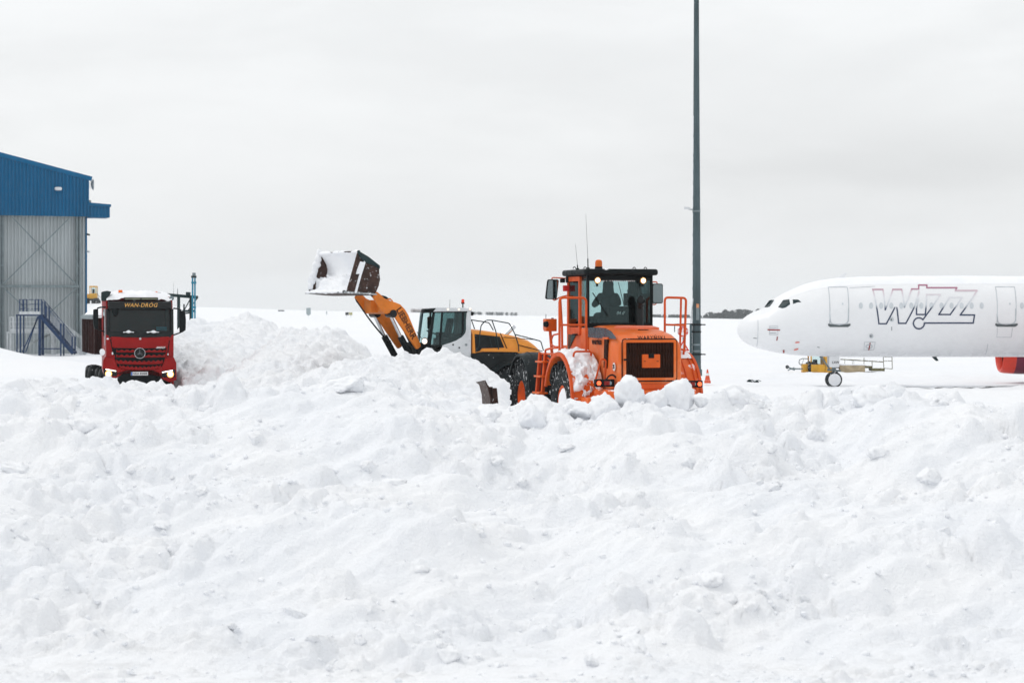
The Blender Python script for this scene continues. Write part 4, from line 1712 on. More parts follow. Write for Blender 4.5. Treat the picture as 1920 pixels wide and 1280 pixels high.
# left rails: across the back of the platform and forward along its outer edge
def rail_pts(lst, x):
    return [(x, *D.yz(px, py, x)) for px, py in lst]
g = G()
A = rail_pts([(1099, 657), (1099, 558), (1049, 558), (1049, 657)], -.42)
g.tube(fillet(A, .10), .026, 8)
build('handrail', g, M['orange_dull'], L)
g = G()
B_ = rail_pts([(1099, 609), (1049, 609)], -.42)
g.tube(B_, .022, 8)
build('middle_rail', g, M['orange_dull'], L)
g = G()
p0 = A[2]
zt_ = p0[2]
yo = p0[1]
g.tube(fillet([(-.42, yo - .02, zt_ - .02), (.55, yo - .30, zt_), (.62, yo - .36, zt_ - .62), (.60, yo - .36, 1.94)], .1), .026, 8)
build('handrail', g, M['orange_dull'], L)
g = G()
A = rail_pts([(1246.5, 657), (1246.5, 557.5), (1286.5, 558.5), (1283, 660)], -.42)
g.tube(fillet(A, .08), .026, 8)
build('handrail', g, M['orange_dull'], L)
g = G()
B_ = rail_pts([(1246.5, 608.5), (1285, 609.5)], -.42)
g.tube(B_, .022, 8)
build('middle_rail', g, M['orange_dull'], L)
g = G()
B_ = rail_pts([(1277, 558), (1275, 657)], -.42)
g.tube(B_, .024, 8)
build('rail_post', g, M['orange_dull'], L)
# ladder between the wheels on the left
g = G()
lx, ly = 1.45, 1.40
g.beam((1.30, 1.34, 1.9), (1.22, 1.47, .62), .05, .09)
g.beam((1.72, 1.34, 1.9), (1.66, 1.47, .62), .05, .09)
ld = build('ladder', g, M['orange_dull'], L, bevel=.008)
for k, z in enumerate((.66, 1.02, 1.38, 1.70)):
    g = G()
    f = (1.9 - z) / 1.28
    yy = 1.34 + .13 * f
    g.box(1.20, 1.74, yy - .11, yy + .10, z - .02, z + .02)
    build('step', g, M['orange'], ld, bevel=.006)
g = G()
q = [D.xz(px, py, 1.35) for px, py in ((1031, 712), (1034, 690), (1040, 672))]
g.cyl((q[0][0], 1.33, q[0][1]), (q[2][0], 1.33, q[2][1]), .07, n=12)
build('mudflap_roll', g, M['blackgloss'], L)
g = G()
q = [D.xz(px, py, 1.30) for px, py in ((1041, 676), (1032, 675), (1024, 668), (1022, 656), (1032, 653), (1045, 652))]
g.tube(fillet([(a, 1.30, b) for a, b in q], .1), .022, 8)
build('grab_rail', g, M['orange_dull'], L)
g = G()
q = [D.xz(px, py, 1.15) for px, py in ((1046, 626), (1037, 628), (1034, 636), (1034, 646), (1040, 650), (1047, 650))]
g.tube(fillet([(a, 1.15, b) for a, b in q], .1), .020, 8)
build('grab_rail', g, M['orange_dull'], L)
# headlamp box on a stalk at the front left
ya_, za_ = D.yz(1019.5, 597.5, 2.2)
yb_, zb_ = D.yz(1041.5, 621, 2.2)
g = G()
g.prism([(2.08, za_), (2.34, za_), (2.34, zb_ + .04), (2.28, zb_), (2.08, zb_)], 'y', yb_, ya_ - .02)
hb = build('headlamp_box', g, M['orange'], L, bevel=.015)
g = G()
g.cyl((2.16, (ya_ + yb_) / 2, zb_ + .02), (2.16, (ya_ + yb_) / 2 - .05, 1.80), .035, n=8)
build('stalk', g, M['orange_dull'], hb)
g = G()
g.lathe([(0, .02), (.06, .015), (.07, -.04)], (2.07, ya_ + .0, (za_ + zb_) / 2 + .02), (-.5, 1, 0), 14)
build('lens', g, M['black'], hb)
g = G()
g.cyl((2.2, ya_ - .05, za_), (2.2, ya_ - .05, za_ + .10), .007, n=5)
build('marker_rod', g, M['black'], hb)
g = G()
g.cyl((2.2, yb_ + .07, za_), (2.2, yb_ + .07, za_ + .02), .03, n=8)
build('cap', g, M['black'], hb)
# lift arms and bucket at the front
for s in (1, -1):
    g = G()
    g.prism([(2.2, 1.9), (2.5, 2.05), (3.4, 1.75), (5.5, .55), (5.5, .25), (5.1, .30), (3.2, 1.35), (2.3, 1.62)], 'y', s * .46, s * .60)
    build('lift_arm', g, M['orange'], L, bevel=.02)
g = G()
g.box(2.1, 2.6, -.42, .42, 1.2, 2.0)
build('front_tower', g, M['orange'], L, bevel=.03)
# V-plough: two curved wings on a push frame; the left one is seen almost end-on
def wpt(px, Y):
    w_ = D.mi @ (Vector(((px - 960) / FPX * Y, Y, 0)) - D.o)
    return Vector((w_.x, w_.y, 0))


pn, pf_ = wpt(919.0, 48.6), wpt(903.0, 50.4)
for s in (1, -1):
    g = G()
    rows = []
    for i in range(9):
        f = i / 8
        base = pn.lerp(pf_, f)
        d_ = (pf_ - pn).normalized()
        nn = Vector((-d_.y, d_.x, 0))
        rows.append([(base.x + nn.x * b_, s * (base.y + nn.y * b_), z) for b_, z in ((.10, .06), (.02, .25), (-.02, .55), (.0, .85), (.06, 1.08), (.14, 1.24 - .10 * f))])
    g.slab(rows, lambda p: (p[0], p[1] - s * .035, p[2]))
    wing = build('plough_wing', g, M['steel'], L, smooth=50)
    for f in (.03, .5, .95):
        base = pn.lerp(pf_, f)
        g = G()
        q = [(base.y - .03, .05), (base.y - .26, .05), (base.y - .16, 1.06), (base.y - .06, 1.06)]
        q = [(s * a, b) for a, b in q]
        g.prism(q, 'x', base.x - .03, base.x + .03)
        build('rib', g, M['steel'], wing, bevel=.006)
g = G()
g.box(4.3, 5.3, -.35, .35, .35, .60)
build('push_frame', g, M['dark'], L, bevel=.02)
# the driver
drv = Vector((.82, D.yz(1141, 560, .82)[0], 2.60))
wp = D.m @ drv + D.o
seated('person', 'person in a dark hooded jacket sitting in the orange loader cab', wp, DO_RZ, {'ell': (.16, .30, .33), 'elr': (.18, -.30, .36), 'hal': (.34, .12, .38), 'har': (.40, -.30, .42)})

# ================================================================== the amber loader with the raised bucket
AR = R(180 + 17)                       # rear frame heading: to the left and a little towards us
AF = R(180 + 32)                       # front frame, turned further towards us
fx = Vector((math.cos(AR), math.sin(AR), 0))
fy = Vector((-math.sin(AR), math.cos(AR), 0))      # machine's left = towards the camera side
# cab rear-left lower corner stands at LIE_O; origin on the centre line below it
LO = Vector(LIE_O) - fy * .76
K = Frame(LO, AR)
LB = thing('wheel_loader', 'amber wheel loader with light grey cab lifting a snow-filled bucket behind the heap', 'wheel loader', LO, AR)
CWY = .76
# wheels mostly behind the heap
for x, s in ((-1.35, 1), (-1.35, -1)):
    wheel(LB, (x, s * 1.05, .88), .88, .66, .36, M['dark'], out=s)
# rear frame and belly
g = G()
g.box(-2.7, 1.3, -.55, .55, .7, 1.75)
build('rear_frame', g, M['dark'], LB, bevel=.03)
g = G()
g.box(-2.6, .0, -.86, .86, 1.60, 2.20)
build('engine_skirt', g, M['dark'], LB, bevel=.04)
for s in (1, -1):
    g = arch(1.08, R(15), R(170), s * .72, s * 1.36, -1.35, .88, .05, 20, flare=.04)
    build('mudguard', g, M['fender'], LB, smooth=45)
# hood: profile traced on its near flank, rounded across
HY = .74
top = [(884, 617), (905, 619), (930, 622.5), (952, 626.5), (972, 631), (992, 638), (1003, 645), (1012, 654), (1018, 665), (1021, 677), (1023, 690)]
low_z = 2.16
tp = [K.xz(px, py, HY - .1) for px, py in top]
g = G()
rows = []
for (x, z) in tp:
    zl = min(low_z, z - .02) if z > 1.9 else z - .3
    zl = 1.75 if x < -1.6 else low_z
    zl = min(zl, z - .05)
    hw = HY if x > -2.2 else HY - .06
    d = z - zl
    sec = [(-hw, zl), (-hw, zl + d * .55), (-hw + .03, zl + d * .80), (-hw + .12, zl + d * .95), (-hw + .28, z), (0, z + .015), (hw - .28, z), (hw - .12, zl + d * .95), (hw - .03, zl + d * .80), (hw, zl + d * .55), (hw, zl)]
    rows.append([(x, y, zz) for y, zz in sec])
g.sheet(rows)
g.add(rows[0], [tuple(range(11))])
g.add(rows[-1], [tuple(range(11))[::-1]])
hd = build('hood', g, M['amber'], LB, smooth=50, weld=True)


def flank(name, pts, m, parent, y0=HY - .01, y1=HY + .012):
    g = G()
    g.prism([K.xz(px, py, HY) for px, py in pts], 'y', y0, y1)
    return build(name, g, m, parent, smooth=None)


flank('side_opening', [(889, 626), (937, 631), (945.5, 651.5), (903, 653), (899, 658), (891, 660)], M['dark'], hd, HY - .02, HY + .008)
flank('opening_trim', [(886, 624.5), (889, 624.5), (891, 662), (886.5, 662)], M['amber'], hd, HY, HY + .03)
flank('sill_trim', [(900, 657.5), (903, 653.5), (946, 652.5), (968, 656), (968, 659.5), (905, 658.5)], M['amber'], hd, HY, HY + .05)
flank('seam', [(937, 624), (938.5, 624), (953, 657.5), (951, 657.5)], M['letter_k'], hd, HY, HY + .014)
flank('seam', [(944, 631.2), (1002, 636), (1002, 637.2), (944, 632.6)], M['letter_k'], hd, HY, HY + .014)
flank('seam', [(973, 646), (1017, 657.5), (1017, 659), (973, 647.5)], M['letter_k'], hd, HY, HY + .016)
for px in (917, 926):
    flank('opening_bar', [(px, 631), (px + 1.6, 631), (px + 6, 651), (px + 4.4, 651)], M['gantry'], hd, HY - .01, HY + .012)
# dark rear mudguard edge and bodywork below the hood
flank('lower_flank', [(886, 662), (905, 659.5), (968, 660), (985, 668), (1010, 690), (960, 700), (940, 690), (910, 676), (890, 668)], M['dark'], LB, HY - .5, HY + .02)
# railings
def railing(name, pts, y, r=.018):
    g = G()
    g.tube(fillet([(*[K.xz(px, py, y)[0]], y, K.xz(px, py, y)[1]) for px, py in pts], .06), r, 7)
    return build(name, g, M['gantry'], LB)


railing('railing', [(893, 659), (898.5, 646), (899.5, 628), (902, 610), (911, 600), (923, 600.2), (955, 606), (965, 625), (972, 646), (973, 659)], HY + .06)
railing('railing_post', [(922.5, 600.5), (930, 622), (935, 655)], HY + .06)
railing('railing', [(966, 627), (990, 633), (1014, 639.5), (1019, 657)], HY + .02)
railing('railing', [(883, 599.5), (903, 602.5), (917, 605), (925, 619)], -HY + .1)
railing('railing_post', [(884, 600), (890, 617)], -HY + .1)
# exhaust
g = G()
x_, z_ = K.xz(944, 625, .1)
x2, z2 = K.xz(964, 611, .1)
g.cyl((x_, .1, z_ - .1), (x2, .1, z2), .075, .085, n=18, caps=False)
g.cyl((x2, .1, z2), (x_, .1, z_ - .1), .078, .068, n=18)
build('exhaust_pipe', g, M['chrome'], LB)
# ---------- cab
def cy(px, py):
    return K.xz(px, py, CWY)
zroof = cy(850, 577)[1]
zroof_l = cy(850, 583.5)[1]
x_rear = cy(883, 600)[0]
x_ap_t = cy(812, 585)[0]
x_ap_b = cy(803, 648)[0]
g = G()
g.prism([(x_rear - .03, zroof_l), (x_rear - .02, zroof + .0), (x_ap_t - .15, zroof + .015), (x_ap_t + .22, zroof), (x_ap_t + .30, zroof - .05), (x_ap_t + .28, zroof_l - .02)], 'y', -CWY - .03, CWY + .03)
rf = build('cab_roof', g, M['cabwhite'], LB, bevel=.03, seg=3)
g = G()
g.prism([(x_ap_t - .12, zroof - .0), (x_ap_t + .33, zroof - .03), (x_ap_t + .34, zroof_l - .06), (x_ap_t + .02, zroof_l - .04)], 'y', CWY - .28, CWY + .05)
build('visor_pod', g, M['black'], rf, bevel=.04)
g = G()
g.prism([(x_ap_t - .0, zroof + .01), (x_ap_t + .36, zroof - .02), (x_ap_t + .36, zroof_l - .03), (x_ap_t + .05, zroof_l - .03)], 'y', -CWY - .05, -CWY + .3)
build('visor_pod', g, M['cabwhite'], rf, bevel=.04)
# rear corner panel (light grey), curved below the glass
for s in (1, -1):
    g = G()
    pl = [cy(*p) for p in ((883, 582), (875.5, 584), (874, 600), (874, 618), (872, 625), (866, 632), (856, 638), (845, 642.5), (833, 646), (829, 647.5), (829, 668), (883, 690))]
    g.prism(pl, 'y', s * (CWY - .06), s * CWY)
    build('corner_panel', g, M['cabwhite'], LB, bevel=.008)
g = G()
g.box(x_rear - .02, x_rear + .04, -CWY + .06, CWY - .06, 2.2, zroof_l)
build('rear_wall', g, M['cabwhite'], LB)
g = G()
z_fl = cy(800, 655)[1]
g.prism([(x_rear, 1.6), (x_rear, z_fl - .02), (x_ap_b + .25, z_fl - .02), (x_ap_b + .25, 1.6)], 'y', -CWY + .07, CWY - .07)
build('cab_base', g, M['dark'], LB)
for s in (1, -1):
    # frame of the door and A pillar: black
    g = G()
    y0, y1 = s * (CWY - .05), s * (CWY + .005)
    g.prism([cy(*p) for p in ((812, 584), (816, 584), (807.5, 650), (801.5, 650))], 'y', y0, y1)
    build('pillar', g, M['black'], LB)
    g = G()
    g.prism([cy(*p) for p in ((828, 584), (831, 584), (826.5, 650), (823, 650))], 'y', y0, y1)
    build('pillar', g, M['black'], LB)
    g = G()
    g.prism([cy(*p) for p in ((812, 583), (876, 583), (876, 586), (812, 586.5))], 'y', y0, y1)
    build('door_frame', g, M['black'], LB)
    g = G()
    g.prism([cy(*p) for p in ((801, 646.5), (829, 646.5), (829, 651), (801, 651))], 'y', y0, y1)
    build('door_frame', g, M['black'], LB)
    g = G()
    g.prism([cy(*p) for p in ((814, 585), (829, 585), (824.5, 648), (806, 648))], 'y', s * (CWY - .03), s * (CWY - .02))
    build('side_window', g, M['glass'], LB, smooth=None)
    g = G()
    g.prism([cy(*p) for p in ((829, 585), (875.5, 585), (874, 600), (874, 618), (872, 625), (866, 632), (856, 638), (845, 642.5), (825, 648))], 'y', s * (CWY - .03), s * (CWY - .02))
    build('door_window', g, M['glass2'], LB, smooth=None)
g = G()
g.prism([cy(*p) for p in ((866, 586), (870, 586), (870, 622), (866, 628))], 'y', CWY - .019, CWY + .003)
build('door_post', g, M['black'], LB)
# windscreen bowed forward between the pillars
g = G()
rows = []
for k in range(9):
    f = k / 8
    y = -CWY + .04 + (2 * CWY - .08) * f
    bow = .16 * (1 - (2 * f - 1) ** 2)
    rows.append([(x_ap_b + bow + .0, y, z_fl), (x_ap_t + bow + .02, y, zroof_l)])
g.sheet(rows)
build('windscreen', g, M['glass'], LB)
# inside: seat, column, screens
g = G()
x_s = cy(852, 620)[0]
g.prism(rrect(x_s - .05, x_s + .45, -.26, .26, .06), 'z', z_fl + .1, z_fl + .36)
ls = build('seat', g, M['interior'], LB, bevel=.02)
g = G()
g.prism([(x_s - .02, z_fl + .3), (x_s + .12, z_fl + .3), (x_s - .02, z_fl + 1.0), (x_s - .14, z_fl + 1.0)], 'y', -.25, .25)
build('backrest', g, M['interior'], ls, bevel=.04)
g = G()
g.box(x_s - .2, x_s + .25, -CWY + .1, -.34, z_fl, z_fl + .55)
g.box(x_rear + .04, x_rear + .28, -CWY + .08, CWY - .08, z_fl, z_fl + .5)
build('console', g, M['interior'], LB, bevel=.02)
g = G()
xq = cy(813, 630)[0]
g.beam((xq + .12, 0, z_fl), (xq - .12, 0, z_fl + .52), .09, .09)
g.lathe([(.17, -.012), (.185, 0), (.17, .012), (.155, 0)], (xq - .13, 0, z_fl + .54), (-.4, 0, 1), 20, closed_prof=True)
build('steering_column', g, M['interior'], LB)
g = G()
xm, zm = cy(811, 604)
g.prism(rrect(xm - .10, xm + .10, zm - .22, zm + .18, .05), 'y', .46, .52)
build('mirror', g, M['black'], LB, bevel=.01)
g = G()
xm, zm = cy(795, 636)
g.beam((xm - .12, CWY + .02, zm - .25), (xm + .22, CWY - .05, zm + .24), .02, .02)
build('wiper', g, M['black'], LB)
# lit lamp at the foot of the windscreen, roof lamps, beacon, rear pod
xl, zl = cy(797, 639.5)
g = G()
g.lathe([(0, -.05), (.09, -.04), (.12, .03), (.11, .06)], (xl, CWY + .03, zl), (.6, .8, 0), 16)
hl_ = build('headlamp', g, M['black'], LB)
g = G()
g.lathe([(0, .07), (.06, .068), (.10, .058)], (xl, CWY + .03, zl), (.6, .8, 0), 16)
build('lit_lens', g, glow('lit_headlamp_dim', (1.0, .84, .72), .9), hl_)
for px, py in ((839.5, 580), (860, 580.2), (881, 579)):
    xl, zl = cy(px, py)
    g = G()
    g.lathe([(0, .03), (.03, .025), (.04, .0)], (xl, CWY + .02, zl), (0, 1, 0), 12)
    build('roof_lamp', g, glow('lit_roof_lamp', (1.0, .80, .62), .7), LB)
xl, zl = cy(871, 576)
zb0 = zroof
g = G()
g.cyl((xl, CWY - .2, zb0), (xl, CWY - .2, zb0 + .13), .02, n=8)
g.cyl((xl, CWY - .2, zb0 + .13), (xl, CWY - .2, zb0 + .17), .055, n=12)
be = build('beacon', g, M['black'], LB)
g = G()
g.lathe([(.05, .17), (.05, .25), (.035, .28), (0, .285)], (xl, CWY - .2, zb0), (0, 0, 1), 14)
build('lens', g, M['beaconred'], be)
xl, zl = cy(886, 588)
g = G()
g.blob((xl, CWY - .05, zl), (.06, .08, .07), 10, 8)
g.cyl((xl, CWY - .1, zl + .04), (xl + .1, CWY - .1, zl + .14), .02, n=6)
build('rear_lamp_pod', g, M['black'], LB)
g = G()
xl, zl = cy(855, 577)
g.cyl((xl, 0, zroof), (xl, .02, zroof + .28), .006, n=5)
build('antenna', g, M['black'], LB)
for px, py in ((849.5, 646), (861, 651.5)):
    xl, zl = cy(px, py)
    g = G()
    g.cyl((xl, CWY, zl), (xl, CWY + .012, zl), .028, n=10)
    build('fastener', g, M['black'], LB)
xl, zl = cy(874, 646.5)
g = place_text(text_g('※', .16, .003), (xl, CWY + .004, zl), (-1, 0, 0), (0, 0, 1))
if len(g.v) > 8:
    build('emblem', g, M['galvd'], LB, smooth=None)

# ---------- front frame: lift arms, cylinders, bucket; own axes turned further to the left
ap = K.hit(787, 652, 1, .62)
AYL = .66                      # near (left) arm's outer face in the front frame
pw = K.m @ Vector((ap.x, .62, 0)) + K.o
ffx = Vector((math.cos(AF), math.sin(AF), 0))
ffy = Vector((-math.sin(AF), math.cos(AF), 0))
FO = Vector((pw.x, pw.y, LO.z)) - ffy * AYL
F = Frame(FO, AF)
loc_in = K.mi @ (FO - K.o)


def fpart(name, g, m, parent=LB, **kw):
    """front-frame geometry expressed in the loader's axes"""
    mm = Matrix.Translation(loc_in) @ Matrix.Rotation(AF - AR, 4, 'Z')
    g.xf(mm)
    return build(name, g, m, parent, **kw)


def fa(px, py, y=AYL):
    return F.xz(px, py, y)


armp = [(707, 546.4), (714, 552), (721, 559), (731, 563.5), (741, 566.5), (751, 570.5), (760, 580), (766, 590), (778, 619), (789, 645), (789.5, 649), (785, 653.5), (781.5, 654.5), (775.5, 646), (765, 631),
        (742, 596), (737, 588), (730, 587), (722, 588), (714, 579), (703, 562), (700, 557)]
poly = [fa(*p) for p in armp]
arms = []
for y0, y1 in ((AYL - .10, AYL), (-AYL, -AYL + .10)):
    g = G()
    g.prism(poly, 'y', y0, y1)
    a_ = fpart('lift_arm', g, M['armorange'], bevel=.02)
    arms.append(a_)
# cross tube between the arms
cxz = fa(728, 577)
g = G()
g.cyl((cxz[0], -AYL + .1, cxz[1]), (cxz[0], AYL - .1, cxz[1]), .20, n=16)
g.box(cxz[0] - .3, cxz[0] + .4, -.22, .22, cxz[1] - .15, cxz[1] + .25)
fpart('cross_tube', g, M['armorange'])
# lettering along the near arm
p0, p1 = Vector((fa(746.5, 578)[0], 0, fa(746.5, 578)[1])), Vector((fa(776.5, 634)[0], 0, fa(776.5, 634)[1]))
dv = (p1 - p0)
g = text_g('LIEBHERR', .29, .006, 0, .004)
wid = max(v[0] for v in g.v) - min(v[0] for v in g.v)
mid = (p0 + p1) / 2
upv = Vector((0, 1, 0)).cross(dv.normalized())
if upv.z < 0:
    upv = -upv
nrm = dv.normalized().cross(upv)
g = place_text(g, (mid.x, AYL + .004, mid.z), dv, upv, dv.length / wid)
fpart('lettering', g, M['letter_k'], smooth=None)
# lift cylinders: rod and barrel under each arm
for y, sh in ((AYL - .22, 0), (-AYL + .02, 0)):
    a, b, c = fa(737, 588), fa(757, 631), fa(776, 655)
    g = G()
    g.cyl((a[0], y, a[1]), (b[0], y, b[1]), .055, n=14)
    cyl_ = fpart('lift_cylinder', g, M['chrome'])
    g = G()
    g.cyl((b[0], y, b[1]), (c[0] - .1, y, c[1] - .35), .105, n=16)
    fpart('barrel', g, M['black'], cyl_)
    g = G()
    g.cyl((a[0], y - .12, a[1]), (a[0], y + .26, a[1]), .125, n=18)
    fpart('pin_boss', g, M['blackgloss'], cyl_)
# tilt linkage over the arms
g = G()
q = [fa(*p) for p in ((716, 553), (724, 551.5), (738, 555), (745, 560), (750, 568), (757, 574), (766, 581), (767, 587), (762, 589), (755, 580), (744, 574), (738, 569), (730, 563), (722, 559))]
g.prism(q, 'y', -.16, .16)
fpart('tilt_lever', g, M['black'], bevel=.02)
g = G()
q = [fa(*p) for p in ((739, 560), (744, 558.5), (749, 563), (750, 571), (744, 572), (739, 566))]
g.prism(q, 'y', .17, .23)
fpart('link_plate', g, M['armorange'], bevel=.01)
a, b = fa(764, 585), fa(800, 660)
g = G()
g.cyl((a[0], 0, a[1]), (b[0], 0, b[1]), .10, n=14)
fpart('tilt_cylinder', g, M['black'])
for c in (fa(742, 566), fa(764, 583.5)):
    g = G()
    g.cyl((c[0], -.2, c[1]), (c[0], .26, c[1]), .075, n=14)
    fpart('pin', g, M['chrome'])
# hoses looping along the arm
for k, off in enumerate((0, .06)):
    g = G()
    q = [fa(*p) for p in ((690, 560), (700, 574), (708, 586), (716, 597), (730, 615), (745, 632), (757, 640))]
    g.tube(fillet([(a, -.2 + off, b - off) for a, b in q], .2), .018, 6)
    fpart('hose', g, M['hose'])
# front tower and wheels (behind the heap)
tw = fa(788, 650)
g = G()
g.prism([(tw[0] - .7, .8), (tw[0] - .55, tw[1] + .12), (tw[0] - .05, tw[1] + .14), (tw[0] + .35, .9)], 'y', -.40, .40)
fpart('front_tower', g, M['dark'], bevel=.03)
g = G()
g.box(tw[0] - .9, tw[0] + 1.4, -.45, .45, .55, 1.2)
fpart('front_frame', g, M['dark'], bevel=.03)
fw = thing
for s in (1, -1):
    wc = Matrix.Translation(loc_in) @ Matrix.Rotation(AF - AR, 4, 'Z')
    w_ = wheel(LB, (0, 0, 0), .88, .66, .36, M['dark'], out=s)
    p = wc @ Vector((tw[0] + .75, s * 1.05, .88))
    w_.location = p
    w_.rotation_euler = (0, 0, AF - AR)
# ---------- bucket, level, mouth forward
BW = 1.34
bp = lambda px, py: F.xz(px, py, BW)
eo = [(671.4, 470.7), (680, 476), (690, 482), (701, 490.5), (711, 498.7), (711.5, 514), (713, 523.6), (709, 539), (703, 551.5), (668, 551), (650, 547.5)]
e3 = [bp(*p) for p in eo]
for y0, y1 in ((BW - .05, BW), (-BW, -BW + .05)):
    g = G()
    g.prism(e3, 'y', y0, y1)
    ep = fpart('bucket_end', g, M['steel'], bevel=.006)
# shell: from the lip along the floor, up the round back to the spill guard
sh = [(650, 548), (675, 550.5), (697, 552), (706.5, 545), (711, 534), (712.5, 523.6), (711, 510), (709.5, 499.5), (694, 488), (672, 473)]
s3 = [bp(*p) for p in sh]
ctr = (sum(p[0] for p in s3) / len(s3), sum(p[1] for p in s3) / len(s3))
g = G()
rows = [[(x, -BW + .052, z), (x, 0, z), (x, BW - .052, z)] for x, z in s3]
g.slab(rows, lambda p: (p[0] + (p[0] - ctr[0]) * .06, p[1], p[2] + (p[2] - ctr[1]) * .06))
bkt = fpart('bucket', g, M['steel'], smooth=40)
# cutting edge: a thick plate standing forward of the ends
le = [bp(*p) for p in ((645, 546.5), (653, 546), (706, 550.5), (706, 553), (645, 549.5))]
g = G()
g.prism(le, 'y', -BW - .03, BW + .03)
fpart('cutting_edge', g, M['edge'], bkt)
# side wear strip and dark top corner on the near end
g = G()
q = [bp(*p) for p in ((671, 470), (690, 481), (711.5, 498), (711.5, 504), (701, 498), (686, 492.5), (680, 489.5), (674, 481), (670, 474))]
g.prism(q, 'y', BW + .002, BW + .03)
fpart('corner_plate', g, M['gantry'], bkt)
g = G()
q = [bp(*p) for p in ((682, 489), (684.5, 492), (676, 519), (668, 549), (664, 549), (672.5, 517))]
g.prism(q, 'y', BW + .002, BW + .035)
fpart('snow_strip', g, M['cap'], bkt)
g = G()
q = [bp(*p) for p in ((675, 490), (682.5, 492), (675.5, 513), (667, 514), (669, 506))]
g.prism(q, 'y', BW + .002, BW + .03)
fpart('snow_strip', g, M['cap'], bkt)
# load of snow: lines the back, heaped on the floor, open to the front
lx0, lz0 = bp(650, 547)
bxk, bzt = bp(700, 500)
tx_, tz_ = bp(672, 473)
rows = []
NU, NV = 46, 30
# path in the xz plane from the lip up the curved back to the top edge, in front of the shell
path = [bp(*p) for p in ((649, 546.5), (655, 543), (664, 537), (674, 529), (683, 519), (687, 508), (685, 496), (679, 484), (671, 472.5))]
pathv = fillet([(a, 0, b) for a, b in path], .2, 3)
from_len = [0]
for a, b in zip(pathv, pathv[1:]):
    from_len.append(from_len[-1] + (b - a).length)
pl_x = np.interp(np.linspace(0, from_len[-1], NU), from_len, [p.x for p in pathv])
pl_z = np.interp(np.linspace(0, from_len[-1], NU), from_len, [p.z for p in pathv])
for j in range(NV + 1):
    y = -BW + .05 + (2 * BW - .1) * j / NV
    row = []
    for i in range(NU):
        f = i / (NU - 1)
        n_ = float(fbm(np.array([y * 2.2 + 3]), np.array([f * 6.0]), 4, .6)[0])
        amp = .10 * min(1, 8 * f * (1 - f)) * (1.3 if f < .5 else .5)
        heap = .12 * math.exp(-((f - .30) / .13) ** 2)
        row.append((pl_x[i] + n_ * amp * .7 + heap * .4, y, pl_z[i] + n_ * amp + heap))
    rows.append(row)
g = G()
g.sheet(rows)
fpart('snow_load', g, M['cap'], bkt, smooth=60)
# frozen snow spilling over the far end
g = G()
for k in range(7):
    x_, z_ = bp(672 - k * 2.9, 471.5 + k * 10.5)
    g.blob((x_ + .01, -BW + .02, z_), (.10 + .02 * (k % 3), .10, .15), 10, 7, .35, k)
tag(fpart('frozen_snow', g, M['cap'], bkt, smooth=60), kind='stuff')
# crust of snow along the top edge and the near front edge
g = G()
tx_, tz_ = bp(671.5, 471.5)
rows = []
for i in range(41):
    y = -BW - .04 + (2 * BW + .02) * i / 40
    n_ = float(fbm(np.array([y * 3.0]), np.array([7.7]), 4, .6)[0])
    r_ = .055 + .035 * n_
    rows.append([(tx_ - .03 + r_ * 1.2 * math.cos(t), y, tz_ - .01 + r_ * math.sin(t)) for t in [2 * math.pi * k / 9 for k in range(10)]])
g.sheet(rows)
fpart('snow_crust', g, M['cap'], bkt, smooth=60)
g = G()
rows = []
for i in range(41):
    y = -BW - .03 + (2 * BW + .0) * i / 40
    n_ = float(fbm(np.array([y * 3.0]), np.array([1.7]), 4, .6)[0])
    x_, z_ = bp(646.5, 547.5)
    r_ = .04 + .03 * n_
    rows.append([(x_ + r_ * 1.4 * math.cos(t), y, z_ + .01 + r_ * math.sin(t)) for t in [2 * math.pi * k / 9 for k in range(10)]])
g.sheet(rows)
fpart('snow_crust', g, M['cap'], bkt, smooth=60)

# ================================================================== the red tipper lorry, facing us
T = Frame(TRUCK_LOC, TRUCK_H)
TR = thing('tipper_lorry', 'red tipper lorry with lit headlamps and snow on its cab roof', 'lorry', TRUCK_LOC, TRUCK_H)


def tf(px, py, x=0.0):
    return T.yz(px, py, x)


# chassis, wheels
g = G()
g.box(-8.2, -.6, -.45, .45, .75, 1.05)
build('chassis', g, M['dark'], TR)
for x in (-1.25, -2.95):
    for s in (1, -1):
        wheel(TR, (x, s * 1.06, .52), .52, .34, .30, M['dark'], lugs=0, out=s, rnd=.10, tyre_m=M['black'])
for x in (-5.6, -6.95):
    for s in (1, -1):
        wheel(TR, (x, s * 1.02, .52), .52, .54, .30, M['dark'], lugs=0, out=s, rnd=.10, tyre_m=M['black'])
# cab shell: side walls and back, open windscreen; front built from the photograph's rows
y_l, z_top = tf(199.5, 566)
y_r, _ = tf(325, 566)
HW = (y_r - y_l) / 2
YC = (y_r + y_l) / 2
zws_t = tf(262, 579)[1]
zws_b = tf(262, 622)[1]
zred_t = tf(262, 631)[1]
zgr_t = tf(262, 650)[1]
zbot = .42
zroof = tf(262, 557)[1]
g = G()
for s in (1, -1):
    pass
g.prism([(-.10, zbot + .5), (-.02, zgr_t), (-.05, zred_t), (-.20, zws_t), (-.26, zroof - .12), (-.5, zroof), (-2.0, zroof + .02), (-2.1, zroof - .1), (-2.1, zbot + .6), (-1.75, zbot + .6), (-1.65, zbot + .8), (-.85, zbot + .8), (-.72, zbot + .5)], 'y', YC - HW, YC - HW + .06)
cs = build('cab_side', g, M['red'], TR, bevel=.02)
g = G()
g.prism([(-.10, zbot + .5), (-.02, zgr_t), (-.05, zred_t), (-.20, zws_t), (-.26, zroof - .12), (-.5, zroof), (-2.0, zroof + .02), (-2.1, zroof - .1), (-2.1, zbot + .6), (-1.75, zbot + .6), (-1.65, zbot + .8), (-.85, zbot + .8), (-.72, zbot + .5)], 'y', YC + HW - .06, YC + HW)
